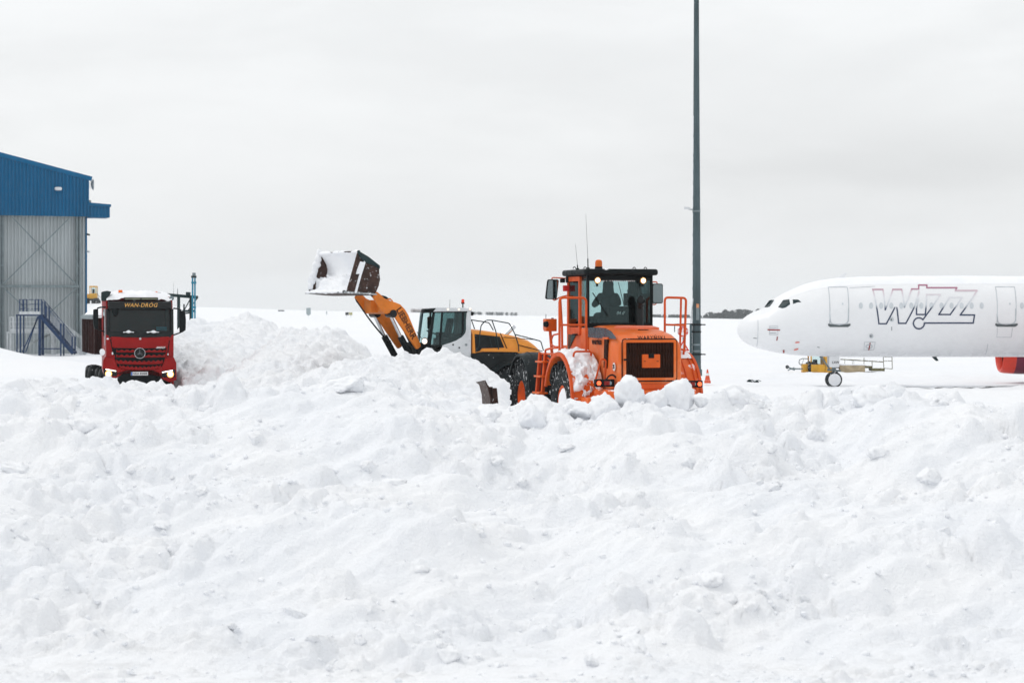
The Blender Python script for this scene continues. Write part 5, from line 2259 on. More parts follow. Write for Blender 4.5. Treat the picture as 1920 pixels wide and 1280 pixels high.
cs2 = build('cab_side', g, M['red'], TR, bevel=.02)
for o_, yy in ((cs, YC - HW - .012), (cs2, YC + HW + .002)):
    g = G()
    g.prism([(-.28, zred_t + .12), (-.38, zws_t - .02), (-1.25, zws_t - .02), (-1.25, zred_t + .02), (-.75, zred_t + .0)], 'y', yy, yy + .01)
    build('side_window', g, M['truckglass'], o_, smooth=None)
g = G()
g.box(-2.1, -2.04, YC - HW + .06, YC + HW - .06, zbot + .6, zroof - .02)
build('cab_back', g, M['red'], TR)
g = G()
g.box(-2.0, -.15, YC - HW + .06, YC + HW - .06, zbot + .75, zbot + .82)
g.box(-.62, -.12, YC - HW + .07, YC + HW - .07, zred_t - .12, zred_t + .10)
build('dashboard', g, M['interior'], TR, bevel=.02)
# roof
g = G()
g.prism(rrect(YC - HW + .0, YC + HW - .0, zroof - .10, zroof + .02, .05), 'x', -2.08, -.34)
rf = build('cab_roof', g, M['redsnow'], TR, bevel=.02)
# snow on the roof: ragged sheet, hanging over the front
rows = []
for i in range(31):
    fx_ = i / 30
    row = []
    for j in range(37):
        fy_ = j / 36
        y = YC - HW + .02 + (2 * HW - .04) * fy_
        n_ = float(fbm(np.array([fx_ * 4 + 2]), np.array([fy_ * 6 + 1]), 4)[0])
        edge = min(1, 5 * min(fx_ + .02, 1 - fx_)) * min(1, 6 * min(fy_, 1 - fy_) + .1)
        edge = max(edge, 0) ** .5
        z = zroof + .02 + (.17 + .09 * n_) * edge - .015
        x = -.22 - 1.9 * fx_
        if fx_ < .13:
            z -= (.13 - fx_) * (1.0 + .8 * n_)
        row.append((x, y, z))
    rows.append(row)
g = G()
g.sheet(rows)
build('snow_cover', g, M['cap'], rf, smooth=60)
# sun-visor header with lettering
g = G()
ya, za = tf(203, 564.5, .02)
yb, zb = tf(322, 579.5, .02)
g.prism([(-.24, za + .0), (-.02, za - .02), (.06, zb + .05), (.06, zb), (-.20, zb + .0)], 'y', ya, yb)
vis = build('sun_visor', g, M['blackgloss'], TR, bevel=.02)
y_, z_ = tf(263.5, 572.3, .05)
g = place_text(text_g('WAN-DRÓG', .185, .004, .25, .0, spacing=1.08), (.068, y_, z_), (0, 1, 0), (0, 0, 1), 1.0)
g.xf(Matrix.Identity(4))
build('lettering', g, M['letter_y'], vis, smooth=None)
# light bar
ya, za = tf(232.5, 557.3, -.2)
yb, zb = tf(296, 562.8, -.2)
g = G()
g.box(-.28, -.18, ya, yb, zb, za)
lb = build('light_bar', g, M['black'], TR, bevel=.01)
for a, b in ((ya + .03, (ya + yb) / 2 - .02), ((ya + yb) / 2 + .02, yb - .03)):
    g = G()
    g.box(-.19, -.172, a, b, zb + .02, za - .02)
    build('lens', g, M['lightbar'], lb)
for px, hw_ in ((225.5, .07), (294.5, .12)):
    y_, z_ = tf(px, 547, -.6)
    g = G()
    g.prism(rrect(y_ - hw_, y_ + hw_, z_ - .10, z_ - .02, .02), 'x', -.68, -.5)
    bb = build('beacon', g, M['black'], TR)
    g = G()
    if hw_ < .1:
        g.prism(rrect(y_ - hw_ + .005, y_ + hw_ - .005, z_ - .022, z_ + .06, .02), 'x', -.66, -.5)
    else:
        g.prism(rrect(y_ - hw_ - .01, y_ + .0, z_ - .09, z_ + .01, .02), 'x', -.66, -.48)
    build('lens', g, M['beacon'], bb)
# windscreen
g = G()
rows = []
for k in range(13):
    f = k / 12
    y = YC - HW + .06 + (2 * HW - .12) * f
    bow = .10 * (1 - (2 * f - 1) ** 2)
    rows.append([(-.10 + bow, y, zred_t + .02), (-.14 + bow, y, zws_b), (-.22 + bow, y, zws_t + .02)])
g.sheet(rows)
ws = build('windscreen', g, M['truckglass'], TR)
# black surround: pillars and the band below the glass with wipers
for a, b in ((199.5, 206), (320.5, 326)):
    g = G()
    (ya, za), (yb, zb) = tf(a, 579, 0), tf(b, 632, 0)
    g.prism([(-.16, zred_t), (-.05, zred_t), (-.12, zws_t), (-.24, zws_t)], 'y', ya, yb)
    build('windscreen_pillar', g, M['blackgloss'], TR, bevel=.01)
g = G()
ya, za = tf(203, 620.5)
yb, zb = tf(322, 631.5)
n = 14
rows = [[(.0 + .06 * (1 - (2 * k / n - 1) ** 2) - (.10 - .10 * (1 - (2 * k / n - 1) ** 2)) * 0, ya + (yb - ya) * k / n, za), (.02 + .05 * (1 - (2 * k / n - 1) ** 2), ya + (yb - ya) * k / n, zb - .01)] for k in range(n + 1)]
g.slab(rows, lambda p: (p[0] - .05, p[1], p[2]))
bd = build('scuttle', g, M['blackgloss'], TR)
for a, b in ((230.5, 251), (274.5, 298)):
    g = G()
    rows = []
    (y0, _), (y1, _) = tf(a, 621), tf(b, 621)
    for i in range(15):
        f = i / 14
        y = y0 + (y1 - y0) * f
        zc = tf(a, 622.2 - .5 * math.sin(f * 7 + a))[1]
        hh = .034 * math.sqrt(max(.02, 1 - (2 * f - 1) ** 2)) * (1.0 + .6 * math.sin(f * 11 + a * 1.7))
        rows.append([(.06 + hh * math.cos(t) * .8, y, zc + hh * math.sin(t)) for t in [2 * math.pi * k / 8 for k in range(9)]])
    g.sheet(rows)
    wsn = build('wiper_snow', g, M['cap'], bd)
    g = G()
    g.beam((.055, y0 - .05, tf(a, 626)[1]), (.055, y1 + .1, tf(a, 623.5)[1]), .02, .02)
    build('wiper', g, M['black'], bd)
# things seen inside: card, reflections of branches left out
g = G()
(ya, za), (yb, zb) = tf(294, 612.5), tf(314, 620)
g.box(-.20, -.19, ya, yb, zb, za)
build('card', g, M['paper'], TR)
# ---------- red front panel with side cheeks
g = G()
poly = [tf(*p) for p in ((208, 631), (262, 632.5), (317, 631), (314, 650), (312, 652), (262, 653), (213, 652), (210, 650))]
g.prism(poly, 'x', -.02, .055)
fp = build('front_panel', g, M['red'], TR, bevel=.02, seg=3)
for pts in (((198.5, 627), (207.5, 630.5), (210.5, 650), (216, 670), (215, 672), (199, 668)), ((316.5, 630.5), (325.5, 627), (325.5, 668), (309.5, 672), (309, 670), (313, 650))):
    g = G()
    g.prism([tf(*p) for p in pts], 'x', -.10, .02)
    build('cheek', g, M['red'], TR, bevel=.015)
for pts in (((206, 636), (208, 636), (214.5, 665), (212, 665)), ((317, 638), (318.5, 638), (314.5, 668), (312.5, 668))):
    g = G()
    g.prism([tf(*p) for p in pts], 'x', .0, .03)
    build('air_slot', g, M['black'], TR)
for px, py, w, h in ((202, 635, 4.5, 3), (211, 662.5, 3, 5), (213, 688, 5, 4), (315, 664, 2.5, 4), (192, 660, 10, 12)):
    y_, z_ = tf(px, py, .02)
    g = G()
    g.blob((.03, y_, z_), (.03, w / 2 / 55, h / 2 / 55), 8, 6, .3, int(px))
    build('snow_patch', g, M['cap'], fp)
# emblem above, small roundel
y_, z_ = tf(263, 634.8, .055)
g = G()
g.lathe([(0, 0.012), (.03, .01), (.04, 0)], (.055, y_, z_), (1, 0, 0), 16)
build('roundel', g, M['silver'], fp)
y_, z_ = tf(300.5, 651.5, .05)
g = place_text(text_g('AROCS', .085, .003, .5, .002), (.062, y_, z_), (0, 1, 0), (0, 0, 1), 1.05)
build('lettering', g, M['letter_w'], fp, smooth=None)
# ---------- grille: dark recess, four red bars with a toothed upper edge
g = G()
poly = [tf(*p) for p in ((214, 651), (262, 652), (311, 651), (309, 672), (305, 686), (295, 691), (262, 693.5), (229, 691), (220, 686), (216, 672))]
g.prism(poly, 'x', -.10, -.02)
gr = build('grille', g, M['black'], TR)
rowsd = [(218, 310, 656.5, 660.5, 0.0), (218, 309, 665.5, 669.5, .5), (218, 305, 675.5, 681.5, 2.0), (224, 302, 685, 691, 3.2)]
for k, (pa, pb, pt, pbm, sag) in enumerate(rowsd):
    g = G()
    top_, bot = [], []
    nt = 9 if k < 2 else 10
    steps = nt * 4
    for i in range(steps + 1):
        f = i / steps
        px = pa + (pb - pa) * f
        sg = sag * (1 - (2 * f - 1) ** 2)
        ph = (i % 4)
        up_ = pt - 1.6 if ph in (0,) else (pt + 1.4 if ph == 2 else pt - .2)
        top_.append(tf(px, up_ + sg))
        bot.append(tf(px, pbm + sg))
    rows = [[(.02 + .03 * (1 - (2 * i / steps - 1) ** 2), *bot[i]), (.045 + .03 * (1 - (2 * i / steps - 1) ** 2), (bot[i][0] + top_[i][0]) / 2, (bot[i][1] + top_[i][1]) / 2 - .01), (.01 + .03 * (1 - (2 * i / steps - 1) ** 2), *top_[i])] for i in range(steps + 1)]
    g.slab(rows, lambda p: (p[0] - .06, p[1], p[2]))
    build('grille_bar', g, M['red'], gr)
# star in a ring
y_, z_ = tf(262.3, 662, .10)
g = G()
rs = .178
g.lathe([(0, -.02), (rs, -.02), (rs, 0), (0, 0)], (.075, y_, z_), (1, 0, 0), 32)
bs = build('emblem_disc', g, M['blackgloss'], TR)
g = G()
g.lathe([(rs * .90, 0), (rs * .95, .022), (rs * 1.02, .022), (rs * 1.05, 0)], (.075, y_, z_), (1, 0, 0), 36, closed_prof=True)
build('emblem_ring', g, M['chrome'], bs)
g = G()
vs = []
for k in range(6):
    a = R(90 + 60 * k)
    r_ = rs * .93 if k % 2 == 0 else rs * .13
    vs.append((.080, y_ + r_ * math.cos(a), z_ + r_ * math.sin(a)))
vs.append((.108, y_, z_))
g.add(vs, [(k, (k + 1) % 6, 6) for k in range(6)])
build('emblem_star', g, M['chrome'], bs, smooth=None)
# ---------- bumper with lamps
g = G()
poly = [tf(*p) for p in ((198, 668), (215, 672), (220, 687), (229, 692.5), (262, 695), (295, 692.5), (304, 687), (309, 672), (325, 668), (330.5, 680), (331, 712), (318, 716.5), (305, 711), (297, 700), (286, 695.5), (238, 695.5), (227, 702), (218, 709), (196, 706), (192, 690), (193.5, 676))]
g.prism(poly, 'x', -.35, .06)
bm_ = build('bumper', g, M['red'], TR, bevel=.03, seg=3)
g = G()
poly = [tf(*p) for p in ((228, 702), (238, 696), (286, 696), (297, 701), (304, 711), (300, 722), (226, 722), (220, 710))]
g.prism(poly, 'x', -.3, -.02)
build('lower_grille', g, M['black'], TR)
# plate
(ya, za), (yb, zb) = tf(245.5, 697, .08), tf(277.5, 703.5, .08)
g = G()
g.box(.06, .085, ya, yb, zb, za)
npl = build('number_plate', g, M['plate'], TR, bevel=.004)
g = G()
g.box(.086, .089, ya + .004, ya + .05, zb + .004, za - .004)
build('band', g, M['plateblue'], npl)
g = place_text(text_g('GKA 82008', .105, .002, 0, .001), (.088, (ya + yb) / 2 + .02, (za + zb) / 2), (0, 1, 0), (0, 0, 1), .93)
build('lettering', g, M['letter_k'], npl, smooth=None)
for (a, b, s, lx) in (((194, 690.5), (219, 705), -1, 203.5), ((303, 692), (329, 707), 1, 319.5)):
    (ya, za), (yb, zb) = tf(*a, .07), tf(*b, .07)
    g = G()
    g.prism([(ya, za - (.0 if s < 0 else .06)), (yb, za - (.06 if s < 0 else .0)), (yb, zb), (ya, zb)], 'x', .03, .075)
    hl = build('headlamp', g, M['blackgloss'], TR, bevel=.01)
    g = G()
    if s < 0:
        p0, p1 = tf(198, 691.8, .08), tf(217.5, 695.6, .08)
    else:
        p0, p1 = tf(304, 698, .08), tf(324, 694, .08)
    g.beam((.085, *p0), (.085, *p1), .02, .032)
    build('light_strip', g, M['drl'], hl)
    cy_, cz_ = tf(lx, 700.5 if s < 0 else 701.5, .08)
    g = G()
    g.lathe([(0, .025), (.05, .02), (.07, .015)], (.078, cy_, cz_), (1, 0, 0), 18)
    build('lit_lens', g, M['lampwhite'], hl)
    g = G()
    g.lathe([(.07, .014), (.10, .008), (.115, .0)], (.078, cy_, cz_), (1, 0, 0), 18)
    build('glow_rim', g, M['lampwarm'], hl)  # added halo ring, glows in place of the headlamp's flare
# mirrors on arms
for pts, arm, s in ((((175, 580), (184, 578.5), (184.5, 616), (177, 617), (174.5, 606)), [(200, 576), (190, 575.5), (182, 578)], -1),
                    (((336.5, 582), (347, 583.5), (348.5, 600), (348, 619), (343, 622), (337, 623)), [(325, 578), (334, 578.5), (340, 582)], 1)):
    g = G()
    pp = [tf(*p, -.25) for p in pts]
    g.prism(pp, 'x', -.38, -.18)
    mi = build('mirror', g, M['black'], TR, bevel=.03)
    g = G()
    cyy, czz = sum(p[0] for p in pp) / len(pp), sum(p[1] for p in pp) / len(pp)
    g.prism([(cyy + (a - cyy) * .85, czz + (b - czz) * .92) for a, b in pp], 'x', -.39, -.382)
    build('mirror_glass', g, M['mirror'], mi)
    g = G()
    g.tube(fillet([(-.25, *tf(*p, -.25)) for p in arm], .05), .028, 7)
    build('arm', g, M['black'], mi)
    g = G()
    lo = [(200, 623), (193, 621), (181, 616)] if s < 0 else [(325, 628), (334, 625), (343, 621)]
    g.tube(fillet([(-.25, *tf(*p, -.25)) for p in lo], .05), .024, 7)
    build('arm', g, M['black'], mi)
# front mirror hanging at the left corner, round mirror pods and horn
g = G()
g.blob((-.02, *tf(215.5, 583, 0)), (.10, .10, .16), 12, 9)
fm = build('front_mirror', g, M['black'], TR)
g = G()
g.tube(fillet([(-.12, *tf(203, 571, 0)), (.02, *tf(209, 573, 0)), (.02, *tf(215, 580, 0))], .1), .03, 7)
build('arm', g, M['black'], fm)
g = G()
g.prism([tf(*p, -.4) for p in ((190, 547), (201, 545), (209, 547), (203, 556), (200, 565), (190, 564))], 'x', -.55, -.3)
build('air_intake', g, M['gantry'], TR, bevel=.04)
g = G()
g.lathe([(0, 0), (.08, .0), (.08, -.1), (0, -.12)], (-.28, *tf(322, 559, -.3)), (1, 0, 0), 14)
build('spot_lamp', g, M['galvd'], TR)
g = G()
g.prism([(-.30, zred_t - .3), (-.20, zred_t + .1), (-.32, zws_t), (-.40, zws_t), (-.34, zred_t - .3)], 'y', YC - HW - .04, YC - HW - .015)
build('door_grip', g, M['silver'], TR)
# steps and arches at the sides
for s in (-1, 1):
    g = G()
    yy = YC + s * (HW - .02)
    g.box(-.85, -.12, min(yy, yy + s * .05), max(yy, yy + s * .05), .45, 1.25)
    build('side_step', g, M['redsnow'], TR, bevel=.03)
    y_, z_ = tf(184 if s < 0 else 331.5, 686, -.4)
    g = G()
    g.blob((-.35, YC + s * (HW + .05), .95), (.05, .03, .035), 8, 6)
    build('marker_lamp', g, M['tail'] if s < 0 else M['beacon'], TR)
# ---------- tipper body with ribs, filled with snow
BX0, BX1 = -2.35, -8.4
yl_ = -1.30
zt_b = T.hit(170, 596, 0, -2.6).z
zb_b = T.hit(170, 664, 0, -2.6).z
g = G()
for s in (-1, 1):
    g.box(BX1, BX0, min(s * 1.24, s * 1.30), max(s * 1.24, s * 1.30), zb_b, zt_b)
g.box(BX0 - .06, BX0, -1.30, 1.30, zb_b, zt_b)
g.box(BX1, BX1 + .06, -1.30, 1.30, zb_b, zt_b)
g.box(BX1, BX0, -1.24, 1.24, zb_b, zb_b + .1)
tb = build('tipper_body', g, M['brown'], TR, bevel=.01)
for k in range(7):
    for s in (-1, 1):
        g = G()
        x = BX0 - .5 - k * .85
        g.box(x - .05, x + .05, min(s * 1.30, s * 1.36), max(s * 1.30, s * 1.36), zb_b, zt_b)
        build('rib', g, M['brown'], tb)
for k in range(7):
    g = G()
    y = -1.27 + k * .10
    g.box(BX0 + .0, BX0 + .04, y, y + .05, zb_b + .1, zt_b - .1)
    build('front_rib', g, M['brown'], tb)
for s in (-1, 1):
    g = G()
    g.cyl((BX0 + .1, s * 1.30, zt_b + .03), (BX1, s * 1.30, zt_b + .03), .09, n=10)
    build('top_rail', g, M['galvd'], tb)
rows = []
for i in range(50):
    x = BX0 + .05 + (BX1 - BX0) * i / 49
    row = []
    for j in range(24):
        f = j / 23
        y = -1.34 + 2.68 * f
        n_ = float(fbm(np.array([x * .9]), np.array([y * 1.2]), 4)[0])
        e = min(1, 4 * min(f, 1 - f)) * min(1, i / 7, (49 - i) / 7)
        row.append((x, y, zt_b + .06 + (.42 + .22 * n_) * e ** .7 + .04 * n_))
    rows.append(row)
g = G()
g.sheet(rows)
build('snow_load', g, M['cap'], tb, smooth=60)
# the driver
p = T.m @ Vector((-1.05, YC + .52, zbot + 1.0)) + T.o
seated('person', 'person in dark clothes at the wheel of the red lorry', p, TRUCK_H, {'ell': (.22, .30, .30), 'elr': (.26, -.32, .34), 'hal': (.46, .16, .42), 'har': (.52, -.42, .40)})
g = G()
hb_ = T.mi @ (p - T.o)
g.lathe([(.20, -.015), (.215, 0), (.20, .015), (.185, 0)], (hb_.x + .50, hb_.y, hb_.z + .38), (-.6, 0, 1), 22, closed_prof=True)
g.beam((hb_.x + .55, hb_.y, hb_.z + .36), (hb_.x + .75, hb_.y, hb_.z), .06, .06)
build('steering_wheel', g, M['interior'], TR)
for yy in (YC + .52, YC - .52):
    g = G()
    g.box(-1.30, -.80, yy - .25, yy + .25, zbot + .82, zbot + 1.0)
    st_ = build('seat', g, M['interior'], TR, bevel=.03)
    g = G()
    g.prism([(-1.22, zbot + 1.0), (-1.36, zbot + 1.7), (-1.46, zbot + 1.7), (-1.34, zbot + 1.0)], 'y', yy - .24, yy + .24)
    build('backrest', g, M['interior'], st_, bevel=.03)

# ================================================================== hangar
HYW = 165.0            # front wall distance
HS = FPX / HYW


def hx(px):
    return (px - 960) / HS


def hz(py):
    return EYE - (py - HZY) / HS


XR = hx(160.5)
HG = thing('hangar', 'blue and grey corrugated metal hangar standing behind the outdoor stairs', 'hangar', (XR, HYW, .6), R(20))
hl = Vector((XR, HYW, .6))
XL = -86.0
XAP = -60.0
ZBL = hz(407)          # bottom of the blue upper part
ZEV = hz(334.5)
SL = (hz(293) - hz(334.5)) / (hx(168) - hx(0))


def corr(x0, x1, y, z0f, z1f, pitch, depth):
    """upright corrugated sheet facing -y"""
    n = int(round((x1 - x0) / pitch))
    xs = []
    for i in range(n):
        a = x0 + i * pitch
        xs += [(a, 0), (a + pitch * .40, 0), (a + pitch * .50, depth), (a + pitch * .88, depth)]
    xs.append((x1, 0))
    g = G()
    g.sheet([[(x, y - d, z0f(x)), (x, y - d, z1f(x))] for x, d in xs])
    return g


def rel(g):
    g.v = [(a - hl.x, b - hl.y, c - hl.z) for a, b, c in g.v]
    return g


roofz = lambda x: ZEV + (XR + .3 - x) * SL if x > XAP else ZEV + (XR + .3 - XAP) * SL - (XAP - x) * SL
build('grey_cladding', rel(corr(XL, XR, HYW, lambda x: 0.0, lambda x: ZBL + .3, .27, .10)), M['galv'], HG, smooth=20)
build('blue_cladding', rel(corr(XL, XR + .12, HYW - .75, lambda x: ZBL, lambda x: roofz(x) - .02, .27, .08)), M['blue'], HG, smooth=20)
g = G()
g.box(XL, XR + .12, HYW - .72, HYW - .0, ZBL + .02, ZBL + .10)
build('soffit', rel(g), M['galvd'], HG)
# verge flashing along the gable, roof and side wall
g = G()
g.beam((XR + .35, HYW - .80, roofz(XR + .3) - .08), (XAP, HYW - .80, roofz(XAP) - .08), .14, .34)
build('verge_flashing', rel(g), M['blue'], HG)
g = G()
g.beam((XAP, HYW - .80, roofz(XAP) - .08), (XL, HYW - .80, roofz(XL) - .08), .14, .34)
build('verge_flashing', rel(g), M['blue'], HG)
g = G()
g.add([(XR + .3, HYW - .8, roofz(XR + .3)), (XAP, HYW - .8, roofz(XAP)), (XAP, HYW + 60, roofz(XAP)), (XR + .3, HYW + 60, roofz(XR + .3)), (XL, HYW - .8, roofz(XL)), (XL, HYW + 60, roofz(XL))],
      [(0, 1, 2, 3), (1, 4, 5, 2)])
build('roof', rel(g), M['cap'], HG)
g = G()
g.add([(XR, HYW, 0), (XR, HYW + 60, 0), (XR, HYW + 60, ZEV), (XR, HYW, ZEV)], [(0, 1, 2, 3)])
g.add([(XR + .12, HYW - .75, ZBL), (XR + .12, HYW + 60, ZBL), (XR + .12, HYW + 60, ZEV), (XR + .12, HYW - .75, ZEV)], [(0, 1, 2, 3)])
build('side_wall', rel(g), M['blue'], HG, smooth=None)
g = G()
g.box(XR - .02, XR + .10, HYW - .10, HYW + .3, 0, ZBL)
build('corner_trim', rel(g), M['blue'], HG)
# door-track box standing out at the side
g = G()
x0, x1, z0, z1 = hx(163), hx(203), hz(408), hz(387)
sh_ = corr(XR + .13, x1, HYW - .70, lambda x: z0, lambda x: z1, .27, .05)
tbx = build('track_box', rel(sh_), M['blue'], HG, smooth=20)
g = G()
g.box(XR + .12, x1, HYW - .68, HYW + 1.2, z0, z1)
build('box_core', rel(g), M['blue'], tbx)
g = G()
g.prism([(XR + .12, hz(380.5)), (hx(204.8), hz(383.5)), (hx(204.8), hz(388)), (XR + .12, hz(387))], 'y', HYW - .85, HYW + 1.3)
build('box_cap', rel(g), M['blue'], tbx)
# steel columns, rail and cross bracing in front of the grey wall
for a, b in ((1, 8.5), (141.5, 149.5)):
    g = G()
    xa, xb = hx(a), hx(b)
    g.box(xa, xa + .10, HYW - .55, HYW - .08, .2, ZBL)
    g.box(xb - .10, xb, HYW - .55, HYW - .08, .2, ZBL)
    g.box(xa + .10, xb - .10, HYW - .34, HYW - .30, .2, ZBL)
    for z in (3, 5.2, 7.4, 9.6):
        g.box(xa + .10, xb - .10, HYW - .5, HYW - .36, z, z + .12)
    build('column', rel(g), M['galvd'], HG)
g = G()
zr = hz(537)
g.box(hx(-60), hx(147), HYW - .52, HYW - .40, zr - .10, zr + .10)
build('girt', rel(g), M['galvd'], HG)
for (a, b, c, d) in ((24, 410, 140, 533), (128, 410, 8, 533), (8, 540, 60, 590), (140, 541, 90, 588)):
    g = G()
    yy = HYW - .62 if a in (24, 8) else HYW - .70
    g.beam((hx(a), yy, hz(b)), (hx(c), yy, hz(d)), .06, .09)
    build('brace', rel(g), M['galvd'], HG)
# wall lamp on the blue part, dish and cameras at the corner
g = G()
g.prism(rrect(hx(100), hx(112.5), hz(359.5), hz(353.5), .12), 'y', HYW - 1.25, HYW - .81)
build('wall_lamp', rel(g), M['cabwhite'], HG, bevel=.03)
cx_, cz_ = hx(170), hz(346)
g = G()
rows = []
for i in range(8):
    r_ = .46 * i / 7
    rows.append([(cx_ + .30 * (i / 7) ** 2 * .6 - .05, HYW - .4 + r_ * math.cos(t), cz_ + r_ * math.sin(t)) for t in [2 * math.pi * k / 20 for k in range(21)]])
g.sheet(rows)
ds = build('dish', rel(g), M['silver'], HG)
for k in range(6):
    g = G()
    a = R(40 * k - 60)
    g.tube([(cx_ - .1 + .2 * math.sin(a + t), HYW - .75, cz_ + .45 * math.cos(t) * (1 - .1 * k)) for t in [math.pi * i / 8 for i in range(9)]], .012, 5)
    build('dish_wire', rel(g), M['galvd'], ds)
g = G()
g.cyl((hx(167.5), HYW - .5, hz(340)), (hx(166), HYW - .5, hz(330)), .015, n=5)
build('whip_antenna', rel(g), M['tagred'], HG)
g = G()
g.blob((hx(165.5), HYW - .7, hz(379)), (.13, .13, .13), 10, 8)
build('camera_dome', rel(g), M['galvd'], HG)
for py, m_ in ((439, M['black']), (471, M['silver'])):
    g = G()
    g.beam((XR + .1, HYW - .05, hz(py)), (hx(167), HYW - .2, hz(py + 1.5)), .14, .12)
    build('bracket_camera', rel(g), m_, HG)

# ---------------- outdoor stairs


def stairs(name, label, m, pa, pb, ptop, pbot, pend, Y, depth, rails=7):
    """platform from column pa to pb with its deck at row ptop, a flight descending to (pend, pbot)"""
    s = FPX / Y
    X = lambda px: (px - 960) / s
    Z = lambda py: EYE - (py - HZY) / s
    x0, x1, zd = X(pa), X(pb), Z(ptop)
    xe, ze = X(pend), Z(pbot)
    gz = float(ground_z(np.array([x0]), np.array([Y]))[0]) - .05
    S = thing(name, label, 'staircase', (x0, Y, gz))
    o = Vector((x0, Y, gz))

    def loc_(g):
        g.v = [(a - o.x, b - o.y, c - o.z) for a, b, c in g.v]
        return g
    g = G()
    g.box(x0, x1, Y, Y + depth, zd - .10, zd)
    build('deck', loc_(g), m, S)
    g = G()
    g.box(x0 + .25, x1 - .02, Y - .02, Y + .02, zd + .003, zd + .22)
    build('toe_board', loc_(g), M['silver'], S)
    for x in (x0 + .06, x0 + .32, x1 - .12, x1 - .02):
        for y in (Y + .02, Y + depth - .06):
            g = G()
            g.box(x - .045, x + .045, y, y + .08, gz, zd - .10)
            build('post', loc_(g), m, S)
    for y in (Y + .02, Y + depth - .05):
        # hand rails of the deck
        for h in (.40, .75, 1.10):
            g = G()
            g.tube([(x0 + .27, y, zd + h), (x1 - .1, y, zd + h)], .026, 6)
            build('rail', loc_(g), m, S)
        for x in (x0 + .27, x0 + .55, x1 - .40, x1 - .15):
            g = G()
            g.box(x - .04, x + .04, y - .02, y + .04, zd, zd + 1.12)
            build('rail_post', loc_(g), m, S)
        # stringer, rails and balusters of the flight
        g = G()
        g.beam((x1 - .05, y, zd - .08), (xe, y, ze - .08), .05, .24)
        build('stringer', loc_(g), m, S)
        for h in [.25 + .85 * k / (rails - 1) for k in range(rails)]:
            g = G()
            g.tube([(x1, y, zd + h), (xe - .05, y, ze + h)], .030 if h > 1.05 else .013, 6)
            build('rail', loc_(g), m, S)
        for f in (0.04, .17, .62, .97):
            x, z = x1 + (xe - x1) * f, zd + (ze - zd) * f
            g = G()
            lo = z - .1 if f not in (.62,) else gz
            g.box(x - .05, x + .05, y - .02, y + .05, lo, z + 1.1)
            build('baluster', loc_(g), m, S)
    n = 15
    for k in range(n):
        f = (k + .5) / n
        x, z = x1 + (xe - x1) * f, zd + (ze - zd) * f
        g = G()
        g.box(x - .14, x + .14, Y + .04, Y + depth - .08, z - .02, z + .02)
        build('tread', loc_(g), m, S)
    for dx in (0, .25):
        g = G()
        g.beam((x1 - .15 - dx * .3, Y + .06, zd - .15), (x0 + .45 + dx, Y + .06, gz + .3), .06, .08)
        build('brace', loc_(g), m, S)
    g = G()
    g.beam((x1 - .1, Y + .05, gz + .55), (x1 + (xe - x1) * .62, Y + .05, gz + .55), .06, .08)
    build('tie', loc_(g), m, S)
    return S


stairs('access_stairs', 'navy steel access stairs with a platform in front of the hangar wall', M['navy'], 30, 76, 589.5, 661, 137, 156.5, 1.1)
stairs('access_stairs', 'silver rail stairs behind the navy staircase at the hangar', M['silver'], 12, 100, 622, 664, 156, 159.5, .9, 4)

# ================================================================== light mast
MY_ = 128.0
ms = FPX / MY_
mx_ = (1305.8 - 960) / ms
mz_ = floor_z(mx_, MY_) - .1
PL = thing('light_mast', 'tall tapering grey-green lighting mast rising behind the orange loader', 'mast', (mx_, MY_, mz_))
g = G()
g.lathe([(.34, 0), (.34, .5), (.275, .55), (.235, 9), (.20, 14), (.165, 20), (.135, 27.5), (0, 27.6)], (0, 0, 0), (0, 0, 1), 16)
build('shaft', g, M['mast'], PL, smooth=25)
def mzz(py):
    return EYE - (py - HZY) / ms - mz_
for py, r_ in ((608.5, .31), (622, .29), (646, .285), (658, .28), (664, .31), (396, .245)):
    g = G()
    g.lathe([(r_ - .06, -.05), (r_, -.05), (r_, .05), (r_ - .06, .05)], (0, 0, mzz(py)), (0, 0, 1), 16, closed_prof=True)
    build('clamp_band', g, M['black'] if py in (608.5, 622, 664) else M['galvd'], PL)
for py in (608.5, 664):
    g = G()
    g.beam((-.3, -.32, mzz(py)), (.52, -.32, mzz(py)), .05, .07)
    build('clamp_bar', g, M['black'], PL)
g = G()
g.box(-.42, -.29, -.30, -.12, mzz(664), mzz(608))
build('conduit', g, M['mast'], PL)
g = G()
g.tube([(-.36, -.25, mzz(608)), (-.30, -.28, mzz(580)), (-.22, -.27, mzz(560))], .03, 6)
build('cable', g, M['silver'], PL)
g = G()
g.box(-.04, .14, -.36, -.24, mzz(600), mzz(574))
jb = build('junction_box', g, M['galvd'], PL, bevel=.01)
g = G()
g.box(-.03, .12, -.39, -.30, mzz(577), mzz(569.5))
build('orange_marker', g, mat('faded_orange', (.60, .26, .13), .6, var=.2), jb)
g = G()
g.beam((-.2, -.1, mzz(393)), (-.48, -.25, mzz(393)), .06, .06)
ca = build('camera_arm', g, M['galvd'], PL)
g = G()
g.beam((-.40, -.28, mzz(391.5)), (-.76, -.32, mzz(390.2)), .15, .14)
build('camera', g, M['cabwhite'], ca, bevel=.02)
# snow plastered on its windward side
g = G()
rows = []
for i in range(90):
    z = .6 + i * .17
    rr_ = float(np.interp(z, [.55, 9, 14, 20], [.275, .235, .20, .165]))
    wv = .02 + .03 * abs(float(fbm(np.array([z * 1.1]), np.array([2.0]), 3)[0]))
    rows.append([((rr_ + (.012 if abs(t) < wv * 9 else -.02)) * math.cos(math.pi + t), (rr_ + .008) * math.sin(math.pi + t), z) for t in (-.4, -.2, 0, .2, .4)])
g.sheet(rows)
build('rime', g, M['cap'], PL)
